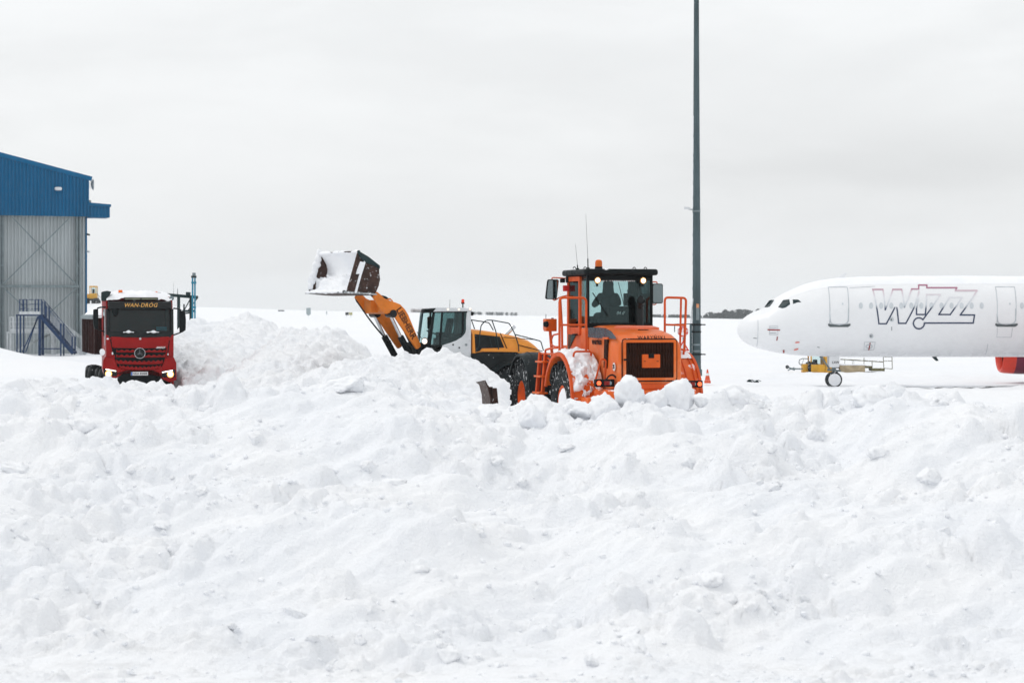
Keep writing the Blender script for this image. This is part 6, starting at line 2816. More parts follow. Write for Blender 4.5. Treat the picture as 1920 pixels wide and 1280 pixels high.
# head frame with floodlights, above the picture
g = G()
g.lathe([(.75, -.06), (.81, 0), (.75, .06), (.69, 0)], (0, 0, 27.0), (0, 0, 1), 24, closed_prof=True)
for k in range(4):
    a = k * math.pi / 2
    g.beam((0, 0, 27.0), (.72 * math.cos(a), .72 * math.sin(a), 27.0), .06, .06)
hd_ = build('head_frame', g, M['galvd'], PL)
for k in range(8):
    a = k * math.pi / 4
    g = G()
    g.obox((.98 * math.cos(a), .98 * math.sin(a), 26.9), (.22, .5, .4), Matrix.Rotation(a, 3, 'Z'))
    build('floodlight', g, M['galvd'], hd_, bevel=.02)

# signs on a post beside the mast
SY = 125.0
ss = FPX / SY


def sp_(px, py, y=SY):
    return world_at(px, py, y)


b0 = sp_(1281, 660)
gz = floor_z(b0.x, SY) - .05
SG = thing('sign_post', 'red and white stop sign over a red-edged triangle beside the mast', 'sign', (b0.x, SY, gz))
o = Vector((b0.x, SY, gz))
g = G()
top = sp_(1281, 606).z - gz
g.cyl((0, .05, 0), (0, .05, top), .035, n=8)
build('post', g, M['galvd'], SG)
g = G()
a, b = sp_(1265, 607.5), sp_(1303, 607)
g.beam((a.x - o.x, .05, a.z - gz), (b.x - o.x, .05, b.z - gz), .05, .05)
build('cross_bar', g, M['black'], SG)
g = G()
b = sp_(1266, 622)
g.beam((a.x - o.x, .05, a.z - gz), (a.x - o.x, .05, b.z - gz), .05, .05)
build('drop_bar', g, M['black'], SG)
c = sp_(1280.5, 621.5)
r_ = 11.2 / ss
oct_ = lambda q: [(c.x - o.x + q * math.cos(R(22.5 + 45 * k)), c.z - gz + q * math.sin(R(22.5 + 45 * k))) for k in range(8)]
g = G()
g.prism(oct_(r_), 'y', -.01, .01)
pl_ = build('octagon_plate', g, M['signwhite'], SG)
g = G()
g.prism(oct_(r_ * .90), 'y', -.016, -.011)
rp_ = build('red_field', g, M['signred'], pl_)
g = place_text(text_g('STOP', .24, .002, 0, .004), (c.x - o.x, -.018, c.z - gz), (1, 0, 0), (0, 0, 1))
build('lettering', g, M['signwhite'], rp_, smooth=None)
for k, (dx, dz, rx, rz) in enumerate(((-.01, .05, .035, .19), (.03, -.16, .19, .07), (-.02, -.1, .10, .05), (.09, .14, .05, .05))):
    g = G()
    g.blob((c.x - o.x + dx, -.02, c.z - gz + dz), (rx, .02, rz), 10, 7, .35, k)
    build('stuck_snow', g, M['cap'], pl_)
c = sp_(1281, 651)
tri = lambda q: [(c.x - o.x + q * math.cos(R(90 + 120 * k)), c.z - gz + q * math.sin(R(90 + 120 * k))) for k in range(3)]
g = G()
g.prism(tri(.42), 'y', -.01, .01)
tp_ = build('triangle_plate', g, M['signred'], SG)
g = G()
g.prism(tri(.26), 'y', -.014, -.011)
build('white_field', g, M['signwhite'], tp_)

# traffic cone by the stand
cp = world_at(1326.5, 712, 112.0)
cz0 = floor_z(cp.x, 112.0)
CN = thing('traffic_cone', 'small orange and white traffic cone standing in the snow right of the loader', 'cone', (cp.x, 112.0, max(cz0, cp.z - .05)))
g = G()
g.box(-.16, .16, -.16, .16, -.12, .015)
build('base', g, M['cone'], CN, bevel=.01)
ztop_ = EYE - (692 - HZY) / FPX * 112 - CN.location.z
for a, b, m_ in ((.0, .42, M['cone']), (.42, .66, M['signwhite']), (.66, 1.0, M['cone'])):
    g = G()
    g.lathe([(.145 * (1 - a) + .028 * a, .03 + (ztop_ - .03) * a), (.145 * (1 - b) + .028 * b, .03 + (ztop_ - .03) * b)], (0, 0, 0), (0, 0, 1), 16)
    build('cone_band', g, m_, CN)

# ================================================================== gantry and blue lifting mast behind the lorry
GY_ = 118.0
gs = FPX / GY_
gp = lambda px, py: world_at(px, py, GY_)
b0 = gp(345, 590)
gz = floor_z(b0.x, GY_) - .1
GA = thing('steel_gantry', 'dark steel gantry with a box on its beam behind the red lorry', 'gantry', (b0.x, GY_, gz))
o = Vector((b0.x, GY_, gz))


def gpart(name, g, m, parent):
    g.v = [(a - o.x, b - o.y, c - o.z) for a, b, c in g.v]
    return build(name, g, m, parent)


def gb(name, pa, pb, w, h, dy=0.0, m=None, parent=None):
    g = G()
    a, b = gp(*pa), gp(*pb)
    a.y += dy
    b.y += dy
    g.beam(a, b, w, h)
    return gpart(name, g, m or M['gantry'], parent or GA)


gb('beam', (296, 551), (371, 557.5), .16, .17)
gb('column', (335, 555), (335, 700), .16, .09)
gb('column', (358, 557), (358, 700), .16, .08)
gb('brace', (357, 560), (341, 590), .06, .05)
gb('brace', (371, 557), (352, 582), .06, .05, .1)
gb('lower_beam', (342, 583), (365, 583), .2, .12)
gb('lower_beam', (340, 588), (362, 586), .2, .08)
gb('stub', (345, 570), (345, 588), .08, .06)
g = G()
a, b = gp(349.5, 547.5), gp(356.5, 554)
g.box(a.x, b.x, GY_ - .2, GY_ + .2, b.z, a.z)
gpart('control_box', g, M['gantry'], GA)
g = G()
a, b = gp(333, 540), gp(333, 555)
g.cyl(b, a, .022, .010, n=5)
gpart('whip_antenna', g, M['gantry'], GA)
g = G()
a, b = gp(325.5, 528), gp(325.5, 553)
g.cyl(b, a, .008, .005, n=5)
gpart('whip_antenna', g, M['gantry'], GA)
b0 = gp(366, 590)
BM_ = thing('lifting_mast', 'pale blue twin-tube lifting mast standing beside the dark gantry', 'mast', (b0.x, GY_ - .5, gz))
o = Vector((b0.x, GY_ - .5, gz))
for px in (363.6, 368):
    g = G()
    a, b = gp(px, 517), gp(px, 700)
    a.y = b.y = GY_ - .5
    g.cyl(b, a, .046, n=10)
    gpart('tube', g, M['bluepipe'], BM_)
for py, w in ((519, .14), (530, .13), (576, .11)):
    g = G()
    a = gp(366, py)
    g.box(a.x - w, a.x + w, GY_ - .6, GY_ - .4, a.z - .06, a.z + .05)
    gpart('collar', g, M['bluepipe'] if py > 520 else M['gantry'], BM_)
g = G()
a = gp(366.5, 514)
g.box(a.x - .09, a.x + .08, GY_ - .58, GY_ - .42, a.z - .12, a.z + .07)
gpart('head', g, M['galvd'], BM_)

# ================================================================== far yellow loader on the snow dump
FY_ = 381.0
fs = FPX / FY_
fp_ = lambda px, py, y=FY_: world_at(px, py, y)
b0 = fp_(172, 563)
FL = thing('wheel_loader', 'small far yellow loader standing on a snow heap beside the hangar', 'wheel loader', (b0.x, FY_, b0.z - .6))
o = Vector((b0.x, FY_, b0.z - .6))


def fpt(name, x0, x1, y0, y1, z0, z1, m, bev=.03, parent=None):
    g = G()
    a, b = fp_(x0, z0), fp_(x1, z1)
    g.box(a.x, b.x, FY_ + y0, FY_ + y1, b.z, a.z)
    g.v = [(p - o.x, q - o.y, r - o.z) for p, q, r in g.v]
    return build(name, g, m, parent or FL, bevel=bev)


fpt('hood', 157, 169, -.6, .6, 551, 559, M['yellow'])
cb = fpt('cab_base', 169, 182, -.7, .7, 550, 560, M['yellow'])
fpt('chassis', 156, 184, -.6, .6, 558.5, 563.5, M['dark'])
fpt('cab_roof', 168.5, 182, -.75, .75, 536, 538.5, M['yellow'])
for x in (169, 180.5):
    for yy in (-.7, .62):
        fpt('pillar', x, x + 1.3, yy, yy + .08, 538, 551, M['yellow'], 0)
fpt('seat', 173.5, 177, -.25, .25, 542, 551, M['interior'], .02)
fpt('rear_window', 170.5, 180.5, .66, .67, 539, 550, M['glass'], 0)
for px in (160, 180):
    for s in (-1, 1):
        c = fp_(px, 566)
        g = G()
        g.lathe([(.25, -.22), (.62, -.22), (.68, -.1), (.68, .1), (.62, .22), (.25, .22)], (c.x - o.x, s * .85, c.z - o.z), (0, 1, 0), 20, closed_prof=True)
        build('wheel', g, M['tyre'], FL)
g = G()
for a, b in (((182, 545), (186, 563)), ((182, 551), (189, 558))):
    g.beam(fp_(*a), fp_(*b), .06, .06)
g.v = [(p - o.x, q - o.y, r - o.z) for p, q, r in g.v]
build('ladder', g, M['galvd'], FL)
# ================================================================== airfield signs out on the field


def field_at(px, py):
    """where the ray through the foot of a thing meets the snow"""
    d = Vector(((px - 960) / FPX, 1, -(py - HZY) / FPX))
    Y = 110.0
    while Y < 1090 and EYE + d.z * Y > float(ground_z(np.array([d.x * Y]), np.array([Y]))[0]):
        Y += 4
    return Vector((d.x * Y, Y, 0))


p = field_at(578.5, 595.5)
zg = floor_z(p.x, p.y)
SH = thing('airfield_sign', 'grey shield-shaped board on a thin post out on the snow field', 'sign', (p.x, p.y, zg - .1))
s_ = FPX / p.y
zc = EYE - (584 - HZY) / s_ - SH.location.z
g = G()
w, h = 4.2 / s_, 7.0 / s_
g.prism([(-w, zc + h), (w, zc + h), (w, zc - h * .7), (0, zc - h * 1.15), (-w, zc - h * .7)], 'y', -.03, .03)
build('board', g, M['signgrey'], SH)
g = G()
g.cyl((0, .05, 0), (0, .05, zc + h + .1), .025, n=6)
build('post', g, M['galvd'], SH)
p = field_at(654, 594.5)
zg = floor_z(p.x, p.y)
s_ = FPX / p.y
TX = thing('airfield_sign', 'low black and yellow taxiway sign out on the snow field', 'sign', (p.x, p.y, zg - .1))
zc = EYE - (588 - HZY) / s_ - TX.location.z
for a, b, m_, nm in ((-6.5, -.2, M['black'], 'black_panel'), (.2, 6.8, mat('sign_yellow', (.42, .40, .20), .6, var=.15, snow=.2), 'yellow_panel')):
    g = G()
    g.box(a / s_, b / s_, -.08, .08, zc - 2.7 / s_, zc + 2.7 / s_)
    build(nm, g, m_, TX, bevel=.01)
for x in (-4, 4):
    g = G()
    g.cyl((x / s_, 0, 0), (x / s_, 0, zc - 2.6 / s_), .05, n=6)
    build('leg', g, M['galvd'], TX)
for px, py, pf, w, h, lab in ((612.5, 586, 591, 1.0, 2.6, 'short grey marker post far out on the snow'), (527, 582.3, 585, 6.0, 1.1, 'low dark marker board near the snowy brow')):
    p = field_at(px, pf)
    zg = floor_z(p.x, p.y)
    s_ = FPX / p.y
    w, h = w / s_, h / s_
    MK = thing('marker_post', lab, 'marker', (p.x, p.y, zg - .1))
    zc = EYE - (py - HZY) / s_ - MK.location.z
    g = G()
    g.prism(rrect(-w, w, zc - h, zc + h, .02), 'y', -.06, .06)
    build('head', g, M['signgrey'] if px > 600 else M['gantry'], MK)
    g = G()
    g.cyl((0, 0, 0), (0, 0, zc), .05, n=6)
    build('post', g, M['galvd'], MK)

# ================================================================== airliner
AY = 110.0
asx = FPX / AY
NX = (1381.5 - 960) / asx            # nose tip
GEAR = (1563 - 960) / asx
AP = thing('airliner', 'white parked airliner with an outlined logo and a red engine behind the snow bank', 'airplane', (GEAR, AY, -.05))
ao = Vector((GEAR, AY, -.05))


def az(py):
    return EYE - (py - HZY) / asx


PROF = [  # metres from the nose tip, top row, bottom row, half width
    (0.0, 618, 618.5, 0.0), (.04, 611, 626, .22), (.12, 605.5, 631.5, .38), (.3, 597.5, 639, .62), (.6, 589.5, 646, .90), (.9, 584, 650.5, 1.10), (1.2, 580, 653.6, 1.26), (1.45, 576.2, 656, 1.37),
    (1.75, 565.5, 658.6, 1.48), (2.0, 558.6, 660.6, 1.56), (2.5, 548.6, 663.4, 1.69), (3.0, 540.4, 665.4, 1.79), (3.5, 533.6, 666.8, 1.86), (4.2, 527.6, 668, 1.92), (5.0, 523.6, 668.8, 1.955), (6.5, 520.4, 669, 1.975),
    (8.5, 519.3, 669, 1.975), (28, 519, 669, 1.975), (33, 519.4, 664, 1.92), (37, 521, 645, 1.62), (40, 524, 624, 1.25), (43, 530, 598, .72), (44.5, 541, 575, .30)]
px_, pt_, pb_, pw_ = [np.array([q[i] for q in PROF]) for i in range(4)]


def sect(x):
    zt, zb, w = az(np.interp(x, px_, pt_)), az(np.interp(x, px_, pb_)), np.interp(x, px_, pw_)
    return float(zt), float(zb), float(w)


def skin(x, z, off=.0, side=-1):
    """point of the near (side=-1) skin at station x and height z"""
    zt, zb, w = sect(x)
    zc, h = (zt + zb) / 2, (zt - zb) / 2
    q = max(-1, min(1, (z - zc) / max(h, 1e-4)))
    y = w * math.sqrt(max(0, 1 - q * q))
    n = Vector((0, side * y / max(w * w, 1e-3), (z - zc) / max(h * h, 1e-3)))
    n = n.normalized() if n.length > 1e-6 else Vector((-1, 0, 0))
    return Vector((NX + x, AY + side * y, z)) + n * off


def dec(px, py):
    """photo pixel -> (station, height) on the near skin"""
    Y = AY - 1.9
    for _ in range(5):
        s = FPX / Y
        x = (px - 960) / s - NX
        z = EYE - (py - HZY) / s
        Y = skin(x, z).y
    return x, z


def arel(g):
    g.v = [(a - ao.x, b - ao.y, c - ao.z) for a, b, c in g.v]
    return g


xs_ = list(np.linspace(0, 1, 12) ** 2 * 1.4) + list(np.linspace(1.45, 8.5, 46)) + list(np.linspace(9.2, 28, 24)) + list(np.linspace(29, 44.5, 24))
rows = []
NS = 72
for x in xs_:
    zt, zb, w = sect(x)
    zc, h = (zt + zb) / 2, (zt - zb) / 2
    rows.append([(NX + x, AY + w * math.cos(2 * math.pi * k / NS), zc + h * math.sin(2 * math.pi * k / NS)) for k in range(NS)] )
for r_ in rows:
    r_.append(r_[0])
g = G()
g.sheet(rows)
fus = build('fuselage', arel(g), M['fuselage'], AP, smooth=60, weld=True)


def patch(name, poly_px, m, off=.008, parent=None, n=6, px=True):
    """a flat marking laid on the skin"""
    pts = [dec(*p) for p in poly_px] if px else poly_px
    g = G()
    cx, cz = sum(p[0] for p in pts) / len(pts), sum(p[1] for p in pts) / len(pts)
    rows = []
    for k in range(n + 1):
        f = k / n
        ring = []
        for i in range(len(pts)):
            a, b = pts[i], pts[(i + 1) % len(pts)]
            for t in (0, .5):
                q = (a[0] + (b[0] - a[0]) * t, a[1] + (b[1] - a[1]) * t)
                ring.append(skin(cx + (q[0] - cx) * f, cz + (q[1] - cz) * f, off))
        ring.append(ring[0])
        rows.append(ring)
    g.sheet(rows)
    return build(name, arel(g), m, parent or fus, weld=True)


def stroke(name, pts_px, w, m, off=.008, parent=None, closed=False, step=.12):
    """a painted line of width w metres laid on the skin"""
    P = [Vector((*dec(*p), 0)) for p in pts_px]
    if closed:
        P.append(P[0])
    g = G()
    for a, b in zip(P, P[1:]):
        d = b - a
        L_ = d.length
        if L_ < 1e-4:
            continue
        d = d / L_
        nn = Vector((-d.y, d.x, 0)) * (w / 2)
        a2, b2 = a - d * (w * .45), b + d * (w * .45)
        k = max(1, int(L_ / step))
        rows = []
        for i in range(k + 1):
            q = a2 + (b2 - a2) * (i / k)
            rows.append([skin(q.x + nn.x, q.y + nn.y, off), skin(q.x - nn.x, q.y - nn.y, off)])
        g.sheet(rows)
        off += .0006
    return build(name, arel(g), m, parent or fus, smooth=None)


# logo colours run from magenta at the top, worn faint in the middle, to navy below
kk = N('logo_paint')
sepz = kk.new('ShaderNodeSeparateXYZ')
kk.link(kk.co(), sepz.inputs[0])
ramp = kk.new('ShaderNodeValToRGB')
zhi, zlo = az(533) - ao.z, az(618) - ao.z
kk.link(kk.rng(sepz.outputs[2], zlo, zhi, 0, 1, False), ramp.inputs[0])
els = ramp.color_ramp.elements
els[0].position = 0.0
els[0].color = (.012, .03, .085, 1)
els[1].position = 1.0
els[1].color = (.36, .12, .20, 1)
for pos, c in ((.46, (.012, .03, .085)), (.54, (.60, .64, .68)), (.70, (.74, .75, .78)), (.84, (.66, .55, .60)), (.90, (.38, .14, .22))):
    e_ = els.new(pos)
    e_.color = (*c, 1)
kk.link(ramp.outputs[0], kk.b.inputs['Base Color'])
kk.b.inputs['Roughness'].default_value = .4
LG = kk.m
lg = lambda l: [(1620 + a / 6.097, 510 + b / 6.097) for a, b in l]
LW = .070
stroke('logo', lg([(243, 430), (215, 200), (100, 200), (170, 590), (255, 590), (352, 405)]), LW, LG)
stroke('logo', lg([(375, 405), (395, 585), (478, 585), (575, 400), (628, 225)]), LW, LG)
stroke('logo', lg([(243, 430), (330, 200), (430, 200), (462, 400), (545, 195), (625, 195), (625, 150), (718, 150), (718, 180), (1060, 180), (1045, 213), (1290, 213), (1100, 490), (1262, 490), (1248, 582), (690, 582)]), LW, LG)
stroke('logo', lg([(627 + 62 * math.cos(R(a)), 585 - 62 * math.sin(R(a))) for a in range(48, 361, 12)]), LW, LG)
stroke('logo', lg([(672, 545), (760, 425), (870, 258), (715, 258), (700, 485), (600, 485), (600, 420), (622, 300)]), LW, LG)
stroke('logo', lg([(855, 485), (985, 485), (1120, 290), (975, 290)]), LW, LG, closed=True)
# cabin windows, frosted
for k in list(range(12)) + list(range(13, 30)):
    cx = 1633.3 + 18.85 * k - (0 if k < 12 else 0)
    if 1862 < cx < 1906:
        continue
    patch('cabin_window', [(cx + 3.9 * math.cos(t), 573 + 6.0 * math.sin(t)) for t in [2 * math.pi * i / 14 for i in range(14)]], M['frostglass'], .006)
patch('cabin_window', [(1614 + 3.9 * math.cos(t), 573 + 6.0 * math.sin(t)) for t in [2 * math.pi * i / 14 for i in range(14)]], M['frostglass'], .006)
# cockpit windows
patch('cockpit_window', [(1433, 576), (1442, 563.5), (1447.5, 562.2), (1452, 562.5), (1447, 570), (1443, 575), (1438, 576.5)], M['cockpit'], .006)
patch('cockpit_window', [(1458.5, 576), (1468.5, 562.5), (1480, 561.2), (1481.5, 570.5), (1473, 576.5), (1467, 578)], M['cockpit'], .006)
patch('cockpit_window', [(1486, 561.5), (1496.5, 561.5), (1502.5, 566.5), (1495, 566.8), (1487, 570)], M['cockpit'], .006)
# doors
for dx, dy in ((0, 0), (313.5, -.5)):
    f = lambda l: [(a + dx, b + dy) for a, b in l]
    stroke('door_outline', f([(1555.5, 607), (1553, 539), (1553.5, 538.2), (1588, 538.2), (1589, 541), (1591, 600)]), .035, M['doorline'])
    dr = stroke('door_outline', f([(1555.8, 590), (1557, 603), (1559.5, 606.5), (1564, 608), (1583, 608), (1588, 605.5), (1590.6, 601), (1591, 580)]), .06, M['doorline'])
    patch('door_sill', f([(1552.5, 606.5), (1555, 608), (1558.5, 610.2), (1588, 610.2), (1592, 608), (1594.5, 606.5), (1594.5, 610), (1590, 612.8), (1556, 612.8), (1552.5, 610)]), M['sill'], .02)
    patch('door_window', [(1580 + dx + 1.8 * math.cos(t), 569.5 + 2.2 * math.sin(t)) for t in [2 * math.pi * i / 10 for i in range(10)]], M['frostglass'], .006)
# panel lines, hatches, red pitot covers and marks
stroke('panel_line', [(1421, 601), (1421, 625), (1419, 648)], .025, M['line'])
stroke('panel_line', [(1593, 539.5), (1640, 537)], .025, M['line'])
stroke('panel_line', [(1870, 615), (1869, 632), (1896, 632), (1898, 615)], .025, M['line'])
stroke('panel_line', [(1845, 668), (1852, 645)], .03, M['line'])
stroke('hatch', [(1443, 611), (1458, 611), (1458.5, 627), (1443, 627)], .025, M['line'], closed=True)
stroke('red_cover', [(1440, 618), (1461.5, 618.5)], .06, M['markred'], .02)
stroke('hatch_mark', [(1445, 614.5), (1455, 614.5)], .05, M['line'])
stroke('hatch_mark', [(1445, 624), (1455, 624)], .04, M['line'])
stroke('probe', [(1457.5, 631), (1456.5, 637)], .05, M['markred'], .03)
stroke('streamer', [(1492, 641.5), (1498, 641)], .05, M['tagred'], .03)
stroke('streamer', [(1490, 655), (1495.5, 653.5)], .06, M['tagred'], .03)
patch('mark', [(1467.5, 656), (1470.5, 655), (1471, 661), (1468, 661)], M['markred'], .02)
stroke('mark', [(1413, 633.5), (1418.5, 634)], .03, M['sill'])
stroke('mark', [(1533, 650.5), (1536.5, 651)], .03, M['sill'])
stroke('hatch', [(1621, 641), (1641, 641), (1638, 655.5), (1619.5, 655.5)], .022, M['line'], closed=True)
stroke('red_cover', [(1631.3, 643), (1629, 655)], .06, M['markred'], .02)
stroke('ring_mark', [(1629.5 + 6 * math.cos(t), 649 + 3.4 * math.sin(t)) for t in [2 * math.pi * i / 12 for i in range(12)]], .04, M['doorline'], .012, closed=True)
for cx, cy in ((1633.5, 629.8), (1672, 598.8)):
    stroke('port_ring', [(cx + 2.9 * math.cos(t), cy + 3.2 * math.sin(t)) for t in [2 * math.pi * i / 12 for i in range(12)]], .05, M['doorline'], .012, closed=True)
    patch('port', [(cx - .6 + 1.6 * math.cos(t), cy + .4 + 1.8 * math.sin(t)) for t in [2 * math.pi * i / 8 for i in range(8)]], M['sill'], .01)
stroke('mark', [(1672, 613), (1672, 619)], .03, M['sill'])
# snow on the crown of the fuselage
rows = []
for i in range(160):
    x = 1.9 + 26 * i / 159
    zt, zb, w = sect(x)
    zc, h = (zt + zb) / 2, (zt - zb) / 2
    row = []
    for k in range(15):
        t = math.pi / 2 + (k - 7) / 7 * .62
        n_ = float(fbm(np.array([x * .35]), np.array([k * .2]), 3)[0])
        th = .055 * (1 - ((k - 7) / 7) ** 2) * min(1, i / 25) * (1 + .5 * n_) + .004
        row.append((NX + x, AY + (w + th) * math.cos(t), zc + (h + th) * math.sin(t)))
    rows.append(row)
g = G()
g.sheet(rows)
build('snow_cover', arel(g), M['cap'], fus, smooth=60)
# blade antennas and drain mast
g = G()
x, z = NX + 5.25, sect(5.25)[0]
g.prism([(x - .15, z - .02), (x + .25, z - .02), (x + .42, z + .32), (x + .28, z + .32)], 'y', AY - .02, AY + .02)
build('blade_antenna', arel(g), M['fuselage'], fus)
for pa in (((1746, 668), (1755, 668), (1760, 676), (1755, 676.5)), ((1536, 667), (1539, 667), (1540, 670), (1537, 670))):
    g = G()
    g.prism([((a - 960) / asx, az(b)) for a, b in pa], 'y', AY - .03, AY + .03)
    build('blade_antenna', arel(g), M['gantry'], fus)
# nose gear
def apx(px, py, Y=AY):
    return world_at(px, py, Y)
for s in (-1, 1):
    g = G()
    c = apx(1563 if s < 0 else 1560.5, 713.2, AY)
    cz_ = ao.z + .41
    g.lathe([(.20, -.10), (.33, -.11), (.39, -.07), (.41, 0), (.39, .07), (.33, .11), (.20, .10)], (0, s * .25, cz_ - ao.z), (0, 1, 0), 28, closed_prof=True)
    nw = build('nose_wheel', g, M['tyre'], AP)
    g = G()
    g.lathe([(0, -.10), (.08, -.10), (.10, -.06), (.22, -.06), (.29, -.115), (.30, -.06), (.22, 0), (0, 0)], (0, s * .25, cz_ - ao.z), (0, -s * -1, 0), 24)
    build('rim', g, M['signwhite'], nw)
    if s < 0:
        g = G()
        g.lathe([(0, .13), (.12, .125), (.24, .12), (.32, .11), (.34, .08)], (0, s * .25, cz_ - ao.z), (0, -1, 0), 24)
        build('packed_snow', g, M['cap'], nw)
g = G()
g.cyl((0, 0, .40), (.0, 0, 1.0), .07, n=14)
g.cyl((0, 0, .95), (.02, 0, 1.75), .10, n=14)
g.cyl((0, -.3, .41), (0, .3, .41), .06, n=10)
g.beam((.05, 0, .45), (.22, 0, .72), .05, .08)
g.beam((.22, 0, .72), (.06, 0, .98), .05, .08)
g.cyl((-.35, -.12, .92), (.35, -.12, .86), .05, n=8)
g.beam((-.2, 0, .95), (-.75, 0, 1.75), .06, .08)
build('gear_strut', g, M['galvd'], AP)
for s in (-1, 1):
    g = G()
    g.prism(rrect(-.28, .25, 1.05, 1.75, .08), 'y', s * .32, s * .36)
    gd = build('gear_door', g, M['fuselage'], AP, bevel=.01)
    if s < 0:
        build('lettering', place_text(text_g('LXW', .17, .003, 0, .003), (.05, -.365, 1.30), (1, 0, 0), (0, 0, 1)), M['letter_k'], gd, smooth=None)
# engines, wings, tail and main gear (mostly beyond the frame)
ENX = (1873.5 - 960) / (FPX / (AY + 5.75))
for s in (1, -1):
    g = G()
    ec = Vector((ENX, AY + s * 5.75, 1.72 + ao.z + .1))
    zc_ = EYE - (700.5 - HZY) / FPX * (AY + 5.75) + 1.16
    ec.z = zc_
    lip = [(.88, .35), (.90, .12), (.96, .02), (1.03, 0), (1.08, .04), (1.13, .25), (1.16, .70)]
    body = [(1.162, .70), (1.18, 1.2), (1.16, 2.2), (1.02, 3.3), (.80, 3.9), (.62, 4.0), (.0, 3.6)]
    g.lathe(lip, ec, (1, 0, 0), 40)
    ic = build('intake_lip', arel(g), M['cowlred'], AP)
    g = G()
    g.lathe(body, ec, (1, 0, 0), 40)
    nc = build('engine_nacelle', arel(g), M['cowlmaroon'], AP)
    g = G()
    g.lathe([(0, .2), (.12, .3), (.25, .55), (.88, .60), (.89, .35)], ec, (1, 0, 0), 32)
    build('fan', arel(g), M['dark'], nc)
    g = G()
    g.prism([(ec.x + 1.2, ec.z + .9), (ec.x + 3.8, ec.z + .6), (ec.x + 5.2, ec.z + 1.4), (ec.x + 3.2, ec.z + 1.5)], 'y', ec.y - .12, ec.y + .12)
    build('pylon', arel(g), M['fuselage'], AP)
    g = G()
    zw = ec.z + 1.05
    wr = [(ENX + 2.2, AY + s * 1.2, zw - .35), (ENX + 10.2, AY + s * 1.2, zw - .45)]
    wt = [(ENX + 11.0, AY + s * 17.0, zw + 1.0), (ENX + 12.6, AY + s * 17.0, zw + 1.0)]
    rows = []
    for k in range(9):
        f = k / 8
        le_ = Vector(wr[0]).lerp(Vector(wt[0]), f)
        te_ = Vector(wr[1]).lerp(Vector(wt[1]), f)
        if f < .35:
            te_.x += (f / .35) * 0
        ch = te_ - le_
        t_ = .12 * ch.length * .5
        sec = []
        for i in range(13):
            u = i / 12
            sec.append(le_ + ch * u + Vector((0, 0, t_ * 2.0 * math.sqrt(u) * (1 - u) * 1.3)))
        for i in range(11, -1, -1):
            u = i / 12
            sec.append(le_ + ch * u - Vector((0, 0, t_ * 1.0 * math.sqrt(u) * (1 - u) * 1.3)))
        rows.append(sec)
    g.sheet(rows)
    build('wing', arel(g), M['fuselage'], AP, smooth=50)
    g = G()
    g.prism([(NX + 39.0, az(560)), (NX + 43.0, az(560)), (NX + 43.4, az(557)), (NX + 39.6, az(557))], 'y', AY + s * .4, AY + s * 1.0)
    g.add([(NX + 39.0, AY + s * .3, az(560)), (NX + 43.0, AY + s * .3, az(562)), (NX + 44.6, AY + s * 6.2, az(545)), (NX + 42.8, AY + s * 6.2, az(545)),
           (NX + 39.2, AY + s * .3, az(554)), (NX + 43.0, AY + s * .3, az(558)), (NX + 44.6, AY + s * 6.2, az(542)), (NX + 42.8, AY + s * 6.2, az(542))],
          [(0, 1, 2, 3), (4, 7, 6, 5), (0, 4, 5, 1), (1, 5, 6, 2), (2, 6, 7, 3), (3, 7, 4, 0)])
    build('tailplane', arel(g), M['fuselage'], AP)
    g = G()
    wx = NX + 22.0
    g.cyl((wx, AY + s * 3.8, ao.z + .58), (wx, AY + s * 3.6, ao.z + 2.2), .14, n=12)
    mg = build('main_gear', arel(g), M['galvd'], AP)
    for dy in (-.42, .42):
        g = G()
        g.lathe([(.25, -.18), (.5, -.18), (.58, -.1), (.58, .1), (.5, .18), (.25, .18)], (wx, AY + s * 3.8 + dy, ao.z + .58), (0, 1, 0), 24, closed_prof=True)
        build('tyre', arel(g), M['tyre'], mg)
g = G()
g.prism([(NX + 34.5, az(522)), (NX + 42.8, az(532)), (NX + 44.6, az(520) + 5.6), (NX + 42.0, az(520) + 5.9), (NX + 37.6, az(520) + .9)], 'y', AY - .15, AY + .15)
build('tail_fin', arel(g), M['cowlmaroon'], AP, bevel=.05)

# ================================================================== yellow ground-support vehicle behind the nose gear
VY = 138.0
vs_ = FPX / VY
vp = lambda px, py: world_at(px, py, VY)
b0 = vp(1532, 694)
vz = floor_z(b0.x, VY)
GV = thing('belt_loader', 'snow-covered yellow belt loader with railed conveyor parked beyond the nose wheel', 'belt loader', (b0.x, VY, vz - .05))
o = Vector((b0.x, VY, vz - .05))


def vpart(name, g, m, parent=None, **kw):
    g.v = [(a - o.x, b - o.y, c - o.z) for a, b, c in g.v]
    return build(name, g, m, parent or GV, **kw)


def vbox(name, x0, x1, y0, y1, d0, d1, m, parent=None, bev=.02):
    g = G()
    a, b = vp(x0, y0), vp(x1, y1)
    g.box(a.x, b.x, VY + d0, VY + d1, b.z, a.z)
    return vpart(name, g, m, parent, bevel=bev)


